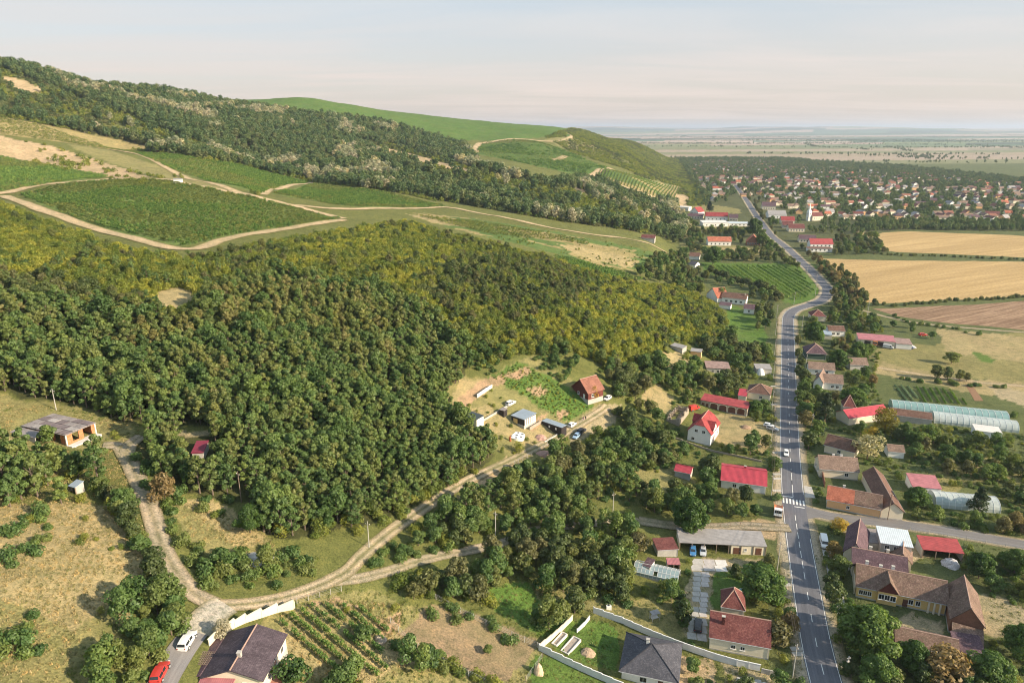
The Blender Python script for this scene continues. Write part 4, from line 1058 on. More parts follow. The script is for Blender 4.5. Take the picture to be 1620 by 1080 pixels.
for k in range(6): link('white_post', bm_, hc, (Lc/2 - 0.13, -Dc/2 + 0.8 + k * (Dc - 1.6) / 5, 0))
hb_, Mb_, Lb_, Db_ = house('low dark brown container with grey roof and white signs', (856.5,663), (888.5,674), 3.0, 2.5, 'flat', 0, S_BLUE, W_BLACK, 0.06, name='container', cat='container', th=0.1)
sg = MB().box(-0.3, 0.3, -0.04, 0.04, 0.9, 1.7).mesh('sign_board', W_WHITE)
for t in (-0.1, 0.22): link('sign_board', sg, hb_, (Lb_*t, -Db_/2 + 0.03, 0))
house('white walled shed with dark green roof beside the garden path', (734.5,655), (754,662), 3.6, 2.3, 'shed', 0.35, S_DARK, W_WHITE, 0.15, name='garden_shed', cat='shed', cap=False, doors=[('r', 0.5, 0.9, 1.9, FRAME)])
house('narrow dark shed at the top of the garden path', (789,636), (797,638), 2.4, 2.2, 'flat', 0, CONC_D, W_BLACK, 0.1, name='garden_shed', cat='shed')
house('maroon roofed hut in the forest clearing', (301,712), (321,711), 5.0, 1.6, 'shed', 1.0, plain('maroon_sheet', (0.20,0.03,0.055), .6), W_GREY, 0.2, name='hut', cat='hut', cap=False)
house('tiny shelter with pale tin roof in the west grove', (107,768), (118,771), 2.2, 1.7, 'shed', 0.5, S_BLUE, W_GREY, 0.1, name='hut', cat='hut', cap=False, open_front=True)
# bottom-left house
h1, M1, L1, D1 = house('cream hillside house with plum roof and red terrace beside the lane', (314,1073), (417,1077), 11.0, 3.0, 'gy', 1.9, T_PLUMG, W_CREAM, 0.35,
      wins=[WIN('f', (0.72,0.80), 0.9, 1.3, 1.4), WIN('r', (0.25,0.5,0.8), 1.0, 1.1, 1.3)], chim=[(0.52,0.30)], chm=CONC)
MB().slab([(-L1/2-2.2, -D1/2+0.5, 2.55), (-L1/2-0.05, -D1/2+0.5, 3.1), (-L1/2-0.05, D1/2-1.5, 3.1), (-L1/2-2.2, D1/2-1.5, 2.55)], 0.12).build('porch_roof', T_PURPLE, h1)
lb = MB()
for k in range(8):
    lb.box(-L1/2-2.2+k*0.3, -L1/2-2.12+k*0.3, -D1/2+3.0, -D1/2+6.0, 2.95, 3.03); lb.box(-L1/2-2.2, -L1/2+0.0, -D1/2+3.0+k*0.42, -D1/2+3.08+k*0.42, 3.04, 3.10)
lb.build('lattice', TIMBER, h1)
pm_ = MB().box(-0.08, 0.08, -0.08, 0.08, -1.5, 2.5).mesh('post', TIMBER)
for k in range(4): link('post', pm_, h1, (-L1/2-2.0, -D1/2 + 1 + k*3.2, 0))
MB().slab([(-L1/2+0.3, -D1/2-2.6, 2.5), (0.6, -D1/2-2.6, 2.5), (0.6, -D1/2+0.3, 3.05), (-L1/2+0.3, -D1/2+0.3, 3.05)], 0.12).build('front_porch_roof', S_PINK, h1)
MB().box(L1/2-0.3, L1/2+2.4, -D1/2-1.0, D1/2-3.0, -2.5, 0.05).build('terrace', plain('terracotta_paving', (0.40,0.19,0.15), 0.9, 0.2), h1)
db = MB(); n_ = 12
for i in range(n_):
    for j in range(4):
        a0, a1 = 2*math.pi*i/n_, 2*math.pi*(i+1)/n_; b0, b1 = math.pi/2*j/4, math.pi/2*(j+1)/4
        f = lambda a, b: (1.5*math.cos(a)*math.cos(b), 1.5*math.sin(a)*math.cos(b), 1.3*math.sin(b))
        db.face([f(a0,b0), f(a1,b0), f(a1,b1), f(a0,b1)])
q = G(399,1004); db.build('water_tank', W_WHITE, loc=(q[0], q[1], q[2] - 0.1)); tag(bpy.data.objects['water_tank'], 'white domed tank behind the plum roofed house', 'tank')
# --- the northern end of the village, along the road
N_H = [
 ('white house with orange roof and a small front gable in the meadow', (1120,382), (1158,382.5), 11, 4.0, 'gx', 4.2, T_ORANGE, W_WHITE, 'house'),
 ('dark slated house with a red brick gable next to the meadow house', (1180,383), (1203,384), 13, 3.0, 'gy', 7.0, T_ORANGE, W_BRICK, 'house'),
 ('white two-storey house with bright red roof beside the wheat field', (1282,386), (1319,386.5), 11, 5.8, 'gx', 4.6, S_RED, W_WHITE, 'house'),
 ('white flat-roofed wing below the bright red roof', (1279,393), (1318,393.5), 8, 3.2, 'shed', 0.5, T_BROWN, W_WHITE, 'wing'),
 ('long brown barn roof behind the bright red roofed house', (1264,378), (1292,379), 13, 3.5, 'gx', 3.5, T_PURPLE, W_CREAM, 'barn'),
 ('maroon farmhouse roof close to the road curve', (1248,361), (1274,361.5), 13, 4.0, 'gx', 4.2, T_MAROON, W_CREAM, 'house'),
 ('orange-red roof behind the maroon farmhouse', (1236,349), (1258,349.5), 14, 4.0, 'gx', 4.5, T_RED, W_CREAM, 'house'),
 ('second maroon roof of the roadside farm with red annex', (1238,356), (1255,356.5), 12, 3.5, 'gx', 4.0, T_MAROON, W_GREY, 'barn'),
 ('long white hall with pale roof at the foot of the hill', (1112,352.5), (1153,352.5), 16, 4.5, 'shed', 1.2, CONC_L, W_WHITE, 'hall'),
 ('lower pale roofed extension of the white hall', (1153,353), (1189,353.5), 10, 3.6, 'shed', 0.6, S_STEEL, W_WHITE, 'hall'),
 ('long red roofed building behind the white hall', (1116,342), (1152,343), 13, 5.0, 'gx', 4.6, T_RED, W_WHITE, 'hall'),
 ('plum roofed end of the hall range', (1153,344.5), (1168,345), 12, 4.5, 'gx', 4.0, T_PURPLE, W_CREAM, 'hall'),
 ('red gabled house at the hill foot beside the white hall', (1091,334.5), (1105,336), 14, 6.0, 'gy', 6.0, T_RED, W_WHITE, 'house'),
 ('plum roofed outbuildings in front of the red gabled house', (1088,341.5), (1113,342.5), 10, 3.5, 'gx', 3.0, T_PURPLE, W_CREAM, 'barn'),
 ('white flat block at the hill foot', (1072,327), (1090,328), 14, 5.0, 'flat', 0, CONC_L, W_WHITE, 'building'),
 ('grey hall with hipped slate roof beyond the road trees', (1216,340), (1245,340.5), 22, 4.5, 'gx', 5.0, S_GREY, W_WHITE, 'hall'),
 ('long purple-brown school roof north of the grey hall', (1206,326), (1228,326.5), 18, 5.0, 'gx', 5.0, T_PURPLE, W_CREAM, 'building'),
]
for lab, A, B, D, hw, rf, rise, rm, wm, cat in N_H:
    house(lab, A, B, D, hw, rf, rise, rm, wm, 0.4, cat=cat, name={'house': 'house', 'wing': 'house_wing', 'barn': 'barn', 'hall': 'hall', 'building': 'building'}[cat],
          wins=[('f', (0.15,0.32,0.5,0.68,0.85), 1.0, 1.5, 1.6)] + ([('f', (0.15,0.32,0.5,0.68,0.85), 3.6, 1.5, 1.4)] if hw > 5 else []), plinth=False)
# church with a white spire
q = PZ(1281, 349, 0); ch = empty('church', (q[0], q[1], 0), 0.35, 'cream village church with tall white spire', 'church'); ch.scale = (.78, .78, .78)
sl4, rd4, tp4 = roof_geo('gx', 22, 11, 7, 6); mb = MB()
for s_ in sl4: mb.slab([(p[0], p[1] - 5.5, p[2]) for p in s_], 0.2)
mb.build('roof', T_MAROON, ch); shell(MB(), 0.3, 21.7, -5.2, 5.2, -1, lambda x, y: tp4(x, y + 5.5) - 0.15).build('wall', W_CREAM, ch)
tw = MB().box(-5.5, -0.1, -2.7, 2.7, -1, 14).build('tower', W_WHITE, ch)
sp_ = MB(); B4 = [(-5.9,-3.1,14.01),(0.3,-3.1,14.01),(0.3,3.1,14.01),(-5.9,3.1,14.01)]; M4 = [(-4.0,-1.2,18),(-1.6,-1.2,18),(-1.6,1.2,18),(-4.0,1.2,18)]; T4 = (-2.8,0,29)
for k in range(4): sp_.face([B4[k], B4[(k+1)%4], M4[(k+1)%4], M4[k]]); sp_.face([M4[k], M4[(k+1)%4], T4])
sp_.build('spire', plain('white_spire', (0.72,0.73,0.72), 0.6, 0.1), ch)
for z in (3, 10): wall_items(ch, -5.5, -0.1, -2.7, 2.7, [('f', (0.5,), z, 1.2, 2.2), ('l', (0.5,), z, 1.2, 2.2)], [], FRAME)
wall_items(ch, 0.3, 21.7, -5.2, 5.2, [('f', (0.2,0.4,0.6,0.8), 2.5, 1.2, 3.0)], [], FRAME)
paint(keep, [(1272,352),(1276,322),(1281,316),(1286,322),(1296,352)], 1); FOOT.append((q[0]+6, q[1]+2, 14))
# ------------------------------------------------------------------ the unfinished brick house
BRICK_O = tiles('hollow_brick', (0.56,0.22,0.10), (0.66,0.30,0.15), 0.75, 0.0, 0.30, 0.25)
def unfinished():
    a, u, v, L, g, rz = frame_px((103,681), (147,663), 15.0, 2.9)
    # long side runs back to the west: build with x along the facade
    D = 15.0
    c = a[:2] + u * L / 2 + v * D / 2; g = float(H(a[0] + u[0]*L/2, a[1] + u[1]*L/2)) + 0.3
    root = empty('unfinished_house', (c[0], c[1], g), rz, 'unfinished orange brick house under a bare stained concrete slab roof', 'house')
    x0, x1, y0, y1 = -L/2, L/2, -D/2, D/2
    MB().box(x0-0.3, x1+0.3, y0-1.8, y1, -2.4, -0.2).build('foundation', CONC, root)
    MB().box(x0-0.3, x1+0.3, y0-1.8, y0+0.6, -0.198, 0.0).build('balcony_slab', CONC_L, root)
    br = MB()
    for xa, xb in ((x0, x0+1.4), (x0+L*0.42, x0+L*0.58), (x1-0.9, x1)): br.box(xa, xb, y0, y0+0.3, 0, 2.7)
    br.box(x0+1.4, x0+L*0.42, y0, y0+0.3, 0, 0.5).box(x0, x1, y1-0.3, y1, -0.2, 2.7)
    br.box(x1-0.3, x1, y0+0.3, y1-0.3, 0, 2.7)
    for k in range(4): br.box(x0, x0+0.3, y0+0.3+k*4.2, y0+2.3+k*4.2, -0.2, 2.7)
    b = br.build('wall', BRICK_O, root)
    b.data.uv_layers.new(name='UVMap') if not b.data.uv_layers else None
    cm = MB().box(-0.16, 0.16, -0.16, 0.16, -0.2, 2.7).mesh('column', CONC_L)
    for xx, yy in ((x0-0.17, y0+0.1), (x1+0.17, y0+0.1), (x0-0.17, y0+8), (x0-0.17, y1-0.2), (x1+0.17, y1-0.2)): link('column', cm, root, (xx, yy, 0))
    pc = MB().box(-0.14, 0.14, -0.14, 0.14, -2.4, -0.2).mesh('balcony_post', CONC_L)
    for t in (0.05, 0.5, 0.97): link('balcony_post', pc, root, (x0 + L*t, y0-1.94, 0))
    MB().box(x0-0.5, x1+0.5, y0-0.3, y1+0.4, 2.702, 2.86).build('ceiling_slab', CONC_D, root)
    # shuttering panels lie on the slab: 3 x 6 of them, each its own piece
    nx, ny = 4, 5; pw, pl = (L+0.6)/nx, (D+0.4)/ny
    ms = [MB().box(-pw/2+0.09, pw/2-0.09, -pl/2+0.09, pl/2-0.09, 0, 0.10+0.02*k).mesh('roof_panel', m) for k, m in enumerate((CONC_D, plain('damp_concrete', (0.19,0.155,0.160), 0.95, 0.4, 0.5), plain('dry_concrete', (0.36,0.33,0.32), 0.95, 0.35, 0.5)))]
    for i in range(nx):
        for j in range(ny):
            if i == 0 and j == ny-1: continue
            link('roof_panel', ms[(i*5 + j*3) % 7 % 3 if (i+j) % 4 else 1], root, (x0-0.3 + pw*(i+0.5), y0-0.1 + pl*(j+0.5), 2.863))
    # low parapet edges and the open west part
    MB().box(x0-3.6, x0-0.55, y0+6, y1+0.4, 2.3, 2.45).build('terrace_slab', CONC_D, root)
    MB().box(x0-3.5, x0-3.3, y0+6.2, y1+0.2, -0.8, 2.298).build('west_wall', CONC, root)
    rb = MB()
    for k in range(10): rb.tube((x0+0.3+k*L/10, y1+0.2, 2.86), (x0+0.3+k*L/10, y1+0.2, 3.5), 0.02, n=4)
    rb.build('rebar', TIMBER, root)
    M = Matrix.Translation((c[0], c[1], g)) @ Matrix.Rotation(rz, 4, 'Z'); keep_box(M, L+1, D+1, 0.6, 3)
    for t in (-0.35, 0, 0.35): FOOT.append((c[0]+v[0]*t*D, c[1]+v[1]*t*D, 7.5))
unfinished()

# ------------------------------------------------------------------ walls, fences, slabs
def panel_wall(name, label, px, h, pitch, m, cap=0.0, th=0.12, cat='wall', post=True, jump=True, zoff=0.0):
    pts = [G(*p) for p in px]
    c = np.mean(pts, axis=0); root = empty(name, tuple(c), 0, label, cat)
    pmesh = MB().box(-0.5, 0.5, -th/2, th/2, -0.5, h - 0.12).mesh('wall_panel', m); tmesh = MB().box(-0.11, 0.11, -0.11, 0.11, -0.6, h + 0.05).mesh('wall_post', m)
    cmesh = MB().box(-0.5, 0.5, -th/2-0.05, th/2+0.05, h - 0.118, h).mesh('coping', m)
    for a, b in zip(pts[:-1], pts[1:]):
        d = (b - a)[:2]; L = np.linalg.norm(d); n = max(int(round(L / pitch)), 1); rz = math.atan2(d[1], d[0])
        for k in range(n):
            q = a[:2] + d * (k + 0.5) / n; z = float(H(q[0], q[1])) + zoff
            o = link('wall_panel', pmesh, root, (q[0]-c[0], q[1]-c[1], z-c[2]), rz); o.scale = (L/n - 0.23, 1, 1)
            if cap: o = link('coping', cmesh, root, (q[0]-c[0], q[1]-c[1], z-c[2]), rz); o.scale = (L/n - 0.02, 1, 1)
            q = a[:2] + d * k / n; z = float(H(q[0], q[1])) + zoff
            if post: link('wall_post', tmesh, root, (q[0]-c[0], q[1]-c[1], z-c[2]), rz)
            
            w = a[:2] + d * (k + 0.5) / n; FOOT.append((w[0], w[1], 1.0))
        P = [(q[0], q[1], q[2] + dz) for q in (a, b) for dz in (0.3, h)]; X, Y, _ = project(np.array(P))
        paint(keep, [(X[0], Y[0]), (X[1], Y[1]), (X[3], Y[3]), (X[2], Y[2])], 1)
    return root
W_WALLW = plain('whitewashed_concrete', (0.70,0.70,0.71), 0.9, 0.14, 0.8)
panel_wall('garden_wall', 'white panelled wall running from the lawn down to the road gate', [(939,969),(985,986),(1030,1006),(1081,1026),(1130,1043),(1165,1053),(1203,1061)], 1.7, 2.2, W_WALLW, 1)
panel_wall('garden_wall', 'white panelled wall along the lower lawn below the slate roofed house', [(853,1028),(890,1047),(935,1068),(985,1090),(1030,1112)], 1.7, 2.2, W_WALLW, 1)
panel_wall('garden_wall', 'yellowish side wall climbing from the lower lawn corner', [(853,1027),(872,1012),(890,996),(906,980)], 1.4, 2.0, W_CREAM, 1)
panel_wall('garden_wall', 'short inner white wall beside the planting beds', [(913,1000),(924,990),(933,979)], 1.0, 2.0, W_WALLW, 1)
panel_wall('lane_wall', 'stepped cream boundary wall following the dirt track bend', [(466,963),(440,968),(415,976),(390,984),(372,992),(352,1004),(330,1022)], 1.8, 3.4, W_CREAM, 1)
panel_wall('retaining_wall', 'pale retaining wall above the dug terrace beside the building plot', [(755,629),(768,620),(779,613)], 1.5, 1.8, CONC_L, 0)
panel_wall('retaining_wall', 'low garden path wall with pale coping below the black cabin', [(755,672),(775,660),(797,647),(812,639)], 0.8, 2.2, CONC, 1)
panel_wall('retaining_wall', 'tan stone bank wall beside the brown container', [(838,680),(848,674),(858,668)], 1.2, 1.6, W_STONE, 0)
panel_wall('street_wall', 'timber and brick yard wall between peach and cream cottages', [(1304,770),(1301,757),(1297,744)], 2.0, 2.4, W_BRICK, 1)
panel_wall('street_wall', 'pale street wall in front of the long ochre house', [(1351,938),(1350,925),(1348,912)], 2.2, 2.4, W_CREAM, 1)
panel_wall('garden_wall', 'low stone wall along the south edge of the dry yard', [(1058,689),(1090,702),(1130,715),(1165,722),(1205,731)], 0.7, 2.6, W_STONE, 1)
panel_wall('plot_wall', 'white kerb wall along the dirt road below the brown container', [(862,700),(876,692),(889,683)], 0.6, 2.0, CONC_L, 0)
panel_wall('front_fence', 'low concrete fence with piers facing the road by the white wall', [(1205,1064),(1218,1067),(1233,1070)], 1.2, 2.4, CONC, 1)

def wire_fence(label, px, pitch, h=1.5, group=None, m=None):
    pts = smooth_line([G(*p) for p in px], 0.5); s = np.concatenate([[0], np.cumsum(np.linalg.norm(np.diff(pts, axis=0), axis=1))])
    n = max(int(s[-1] / pitch), 2); c = pts[len(pts)//2]; cz = float(H(c[0], c[1]))
    root = empty('wire_fence', (c[0], c[1], cz), 0, label, 'fence', group)
    pm = MB().tube((0,0,-0.4), (0,0,h), 0.075, 0.065, 5).mesh('post', m or CONC); wb = MB(); last = None
    for k in range(n + 1):
        x, y = np.interp(s[-1]*k/n, s, pts[:, 0]), np.interp(s[-1]*k/n, s, pts[:, 1]); z = float(H(x, y))
        o = link('post', pm, root, (x-c[0], y-c[1], z-cz)); o.rotation_euler = (random.uniform(-.06,.06), random.uniform(-.06,.06), 0)
        p = (x-c[0], y-c[1], z-cz)
        if last:
            for q in (0.3, 0.7, 1.1, 1.4): wb.tube((last[0], last[1], last[2]+q*h/1.5), (p[0], p[1], p[2]+q*h/1.5), 0.012, n=3, caps=False)
        last = p
    wb.build('wire', STEELM, root)
wire_fence('wire fence on grey posts along the upper edge of the dry plot', [(690,948),(740,975),(795,1000),(850,1024)], 2.6)
wire_fence('wire fence on grey posts along the lower edge of the dry plot', [(618,985),(650,1018),(700,1048),(760,1078),(800,1100)], 2.6)
wire_fence('wire fence of pale posts below the terrace garden', [(800,745),(822,732),(845,719),(866,705)], 2.4, 1.7)
wire_fence('wire fence with thin posts beside the vine garden', [(470,955),(505,945),(540,935)], 2.4, 1.4)
wire_fence('rusty fence climbing beside the straw heap', [(858,1040),(846,1058),(832,1078)], 1.8, 1.4, m=TIMBER)
wire_fence('roadside fence along the west verge by the dry yard', [(1226,640),(1227,680),(1229,720)], 3.2, 1.3, m=TIMBER)
wire_fence('roadside fence along the west verge by the cream house', [(1248,900),(1255,950),(1263,1005),(1270,1060)], 3.2, 1.3)
wire_fence('post fence on the orange bank north of the carport', [(1140,834),(1170,831),(1205,833)], 2.6, 1.2, m=TIMBER)
wire_fence('field fence along the side road verge', [(1440,838),(1500,849),(1560,859),(1622,870)], 4.0, 1.1)

# concrete slab driveway: every slab a piece
drv = tag(empty('driveway', tuple(G(1105,930)), 0), None, None, None, 'structure')
dm_ = [MB().box(-0.5, 0.5, -0.5, 0.5, -0.10, 0.05).mesh('slab', m) for m in (CONC, CONC_L, plain('grey_slab', (0.50,0.46,0.44), 0.95, 0.3, 0.9))]
d0 = Vector(drv.location)
def slab_row(pxa, pxb, rows, nx, skip=()):
    """slabs between two lines of pixels (left edge points, right edge points)"""
    for r_ in range(rows):
        for c_ in range(nx):
            if (r_, c_) in skip: continue
            t0, t1 = r_/rows, (r_+1)/rows
            f = lambda t, s: PZ(pxa[0][0] + (pxa[1][0]-pxa[0][0])*t + ((pxb[0][0]-pxa[0][0]) + ((pxb[1][0]-pxa[1][0]) - (pxb[0][0]-pxa[0][0]))*t)*s,
                                pxa[0][1] + (pxa[1][1]-pxa[0][1])*t + ((pxb[0][1]-pxa[0][1]) + ((pxb[1][1]-pxa[1][1]) - (pxb[0][1]-pxa[0][1]))*t)*s, 0)
            a, b, c, d = f(t0, c_/nx), f(t0, (c_+1)/nx), f(t1, c_/nx), f(t1, (c_+1)/nx)
            ctr = (a + b + c + d) / 4; w = np.linalg.norm(b - a); l_ = np.linalg.norm(c - a)
            o = link('slab', dm_[(r_*3 + c_*2) % 3], drv, (ctr[0]-d0[0], ctr[1]-d0[1], float(H(ctr[0], ctr[1])) + random.uniform(0, 0.04) - d0[2]), math.atan2((b-a)[1], (b-a)[0]) + random.uniform(-.02, .02))
            o.scale = (w - 0.16, l_ - 0.18, 1)
slab_row([(1095,884),(1092,903)], [(1150,886),(1150,904)], 2, 3)
slab_row([(1097,904),(1093,975)], [(1123,905),(1118,976)], 9, 2, skip=((3,1),(6,0)))
slab_row([(1090,977),(1086,1010)], [(1119,978),(1118,1015)], 3, 2)
paint(keep, [(1094,884),(1150,886),(1148,904),(1124,906),(1119,1012),(1088,1008),(1092,975)], 1)
def paving(name, px, m, z=0.04):
    o = MB().face([tuple(G(x, y) + [0, 0, z]) for x, y in px]).build(name, m)
    if o.data.polygons[0].normal.z < 0: o.data.flip_normals()
    return tag(o, kind='structure')
paving('yard_paving', [(1166,1070),(1204,1075),(1210,1110),(1160,1110)], CONC)
paving('yard_paving', [(1206,1078),(1236,1084),(1250,1120),(1212,1112)], CONC_L)
paving('pavement', [(1272,768),(1284,770),(1290,788),(1274,786)], CONC, 0.036); paving('pavement', [(1300,868),(1316,872),(1345,985),(1330,990),(1322,960)], CONC, 0.036)
for i, (x, y) in enumerate(((1229.5,757),(1229,750),(1228,716),(1260,1026),(1263,1034),(1225,640),(1224,611),(1243,925),(1229,776))):
    q = PZ(x, y, 0); o = MB().box(-1.3, 1.3, -0.6, 0.6, -0.1, 0.14).build('ditch_bridge', CONC, loc=(q[0], q[1], 0.01), rz=0.05)
    tag(o, ['slab bridge over the ditch at the crimson house gate', 'narrow slab bridge just north of the crimson house gate', 'slab bridge over the ditch by the dry yard', 'slab bridge over the ditch at the cream house corner',
            'slab bridge over the ditch nearer the white wall gate', 'slab bridge in front of the arched garages', 'slab bridge beside the pyramid-roofed cottage', 'slab bridge over the ditch by the walnut trees', 'slab bridge over the ditch near the crossing'][i], 'footbridge')
    paint(keep, [(x-10, y-4), (x+10, y-4), (x+10, y+4), (x-10, y+4)], 1)

# ------------------------------------------------------------------ greenhouses
def film_mat(name, c, tr):
    m, n, l = mat(name); p = _pos(n)
    b = n.new('ShaderNodeBsdfPrincipled'); b.inputs['Roughness'].default_value = 0.3; b.inputs['Specular IOR Level'].default_value = 0.6
    l.new(_ramp(n, l, _noise(n, l, p, 0.4, 5, 0.6), [(0.3, tuple(x*0.8 for x in c)), (0.7, tuple(min(x*1.15, 1) for x in c))]), b.inputs['Base Color'])
    t = n.new('ShaderNodeBsdfTransparent'); t.inputs[0].default_value = (0.9, 0.97, 0.95, 1); x = n.new('ShaderNodeMixShader'); x.inputs[0].default_value = tr
    o = n.new('ShaderNodeOutputMaterial'); l.new(b.outputs[0], x.inputs[1]); l.new(t.outputs[0], x.inputs[2]); l.new(x.outputs[0], o.inputs[0]); return m
F_TEAL = film_mat('teal_film', (0.36,0.56,0.58), 0.45); F_WHITE = film_mat('white_film', (0.62,0.68,0.68), 0.35); F_GLASS = film_mat('greenhouse_glass', (0.42,0.54,0.60), 0.40)
def tunnel(label, A, B, D, h, m, bays, ends=True):
    a, u, v, L, g, rz = frame_px(A, B, D, 0.3)
    c = a[:2] + u*L/2 + v*D/2
    root = empty('polytunnel', (c[0], c[1], g), rz, label, 'greenhouse')
    arc = lambda t, k=1.0: (D/2*math.cos(t)*k, (h*math.sin(t)**0.8 if 0 < t < math.pi else 0.0)*k)
    ts = np.linspace(math.pi, 0, 13); bl = L/bays
    fm = MB()
    for i in range(12):
        (y0, z0), (y1, z1) = arc(ts[i]), arc(ts[i+1]); fm.face([(-bl/2+0.04, y0, z0), (bl/2-0.04, y0, z0), (bl/2-0.04, y1, z1), (-bl/2+0.04, y1, z1)])
    fmesh = fm.mesh('film_bay', m, True); hb = MB()
    for i in range(12):
        (y0, z0), (y1, z1) = arc(ts[i], 1.01), arc(ts[i+1], 1.01); hb.tube((0, y0, z0), (0, y1, z1), 0.06, n=4, caps=False)
    hmesh = hb.mesh('hoop', FRAME)
    for k in range(bays): link('film_bay', fmesh, root, (-L/2 + bl*(k+0.5), 0, 0))
    for k in range(bays+1): link('hoop', hmesh, root, (-L/2 + bl*k, 0, 0))
    for sx in (-L/2+0.05, L/2-0.05):
        MB().face([(sx, *arc(t, 0.99)) for t in ts]).build('end_wall', m, root)
    MB().box(-L/2, L/2, -0.05, 0.05, h-0.03, h+0.04).build('ridge_pole', FRAME, root)
    bd = MB()
    for yy in (-D*0.28, 0, D*0.28): bd.box(-L/2+1, L/2-1, yy-D*0.09, yy+D*0.09, 0.06, 0.7)
    bd.build('crop_bed', plain('greenhouse_crop', (0.035,0.11,0.045), 0.9, 0.5, 1.2), root)
    keep_box(Matrix.Translation((c[0], c[1], g)) @ Matrix.Rotation(rz, 4, 'Z'), L, D, 0.3, h)
    for k in range(bays): FOOT.append((*(c + u*(-L/2 + bl*(k+0.5))), D/2 + 1))
tunnel('long teal polytunnel beside the vegetable beds', (1412,651), (1597,671), 9.0, 3.6, F_TEAL, 18)
tunnel('paler lower polytunnel reaching past the white store', (1478,668), (1612,684), 8.0, 3.2, F_WHITE, 14)
tunnel('isolated milky polytunnel among the orchard trees', (1481,801), (1583,811), 7.5, 3.2, F_WHITE, 10)
def glasshouse():
    a, u, v, L, g, rz = frame_px((1001,903), (1072,919.5), 5.2, 1.3)
    D = 5.2; c = a[:2] + u*L/2 + v*D/2
    root = empty('glasshouse', (c[0], c[1], g), rz, 'old glass greenhouse with missing panes in the garden behind the carport', 'greenhouse')
    n = 11; w = L/n; zr, hw = 2.5, 1.3
    fb = MB()
    for k in range(n+1):
        x = -L/2 + w*k
        fb.tube((x, -D/2, hw), (x, 0, zr), 0.05, n=4).tube((x, D/2, hw), (x, 0, zr), 0.05, n=4).tube((x, -D/2, -0.5), (x, -D/2, hw), 0.05, n=4).tube((x, D/2, -0.5), (x, D/2, hw), 0.05, n=4)
    for y, z in ((-D/2, hw), (D/2, hw), (0, zr), (-D/4, (hw+zr)/2), (D/4, (hw+zr)/2)): fb.tube((-L/2, y, z), (L/2, y, z), 0.05, n=4)
    fb.build('frame', FRAME, root)
    MB().box(-L/2, L/2, -D/2-0.05, -D/2+0.05, -0.5, 0.5).box(-L/2, L/2, D/2-0.05, D/2+0.05, -0.5, 0.5).build('brick_base', CONC, root)
    def pane(y0, z0, y1, z1): return MB().face([(-w/2+0.06, y0, z0), (w/2-0.06, y0, z0), (w/2-0.06, y1, z1), (-w/2+0.06, y1, z1)]).mesh('pane', F_GLASS)
    zm = (hw+zr)/2
    ms = [pane(-D/2, hw, -D/4, zm), pane(-D/4, zm, 0, zr), pane(D/4, zm, 0, zr), pane(D/2, hw, D/4, zm), pane(-D/2, 0.5, -D/2, hw)]
    for q, mm in enumerate(ms):
        for k in range(n):
            if (k*7 + q*3) % 11 == 2: continue
            link('pane', mm, root, (-L/2 + w*(k+0.5), 0, 0))
    MB().box(-L/2+0.5, L/2-0.5, -D/2+0.5, -0.5, -0.1, 0.7).box(-L/2+0.5, L/2-0.5, 0.5, D/2-0.5, -0.1, 0.9).build('plant_bench', plain('bench_plants', (0.06,0.09,0.04), 0.9, 0.5, 2.0), root)
    keep_box(Matrix.Translation((c[0], c[1], g)) @ Matrix.Rotation(rz, 4, 'Z'), L, D, 0.2, zr); FOOT.append((c[0]-3, c[1], 5)); FOOT.append((c[0]+3, c[1], 5))
glasshouse()

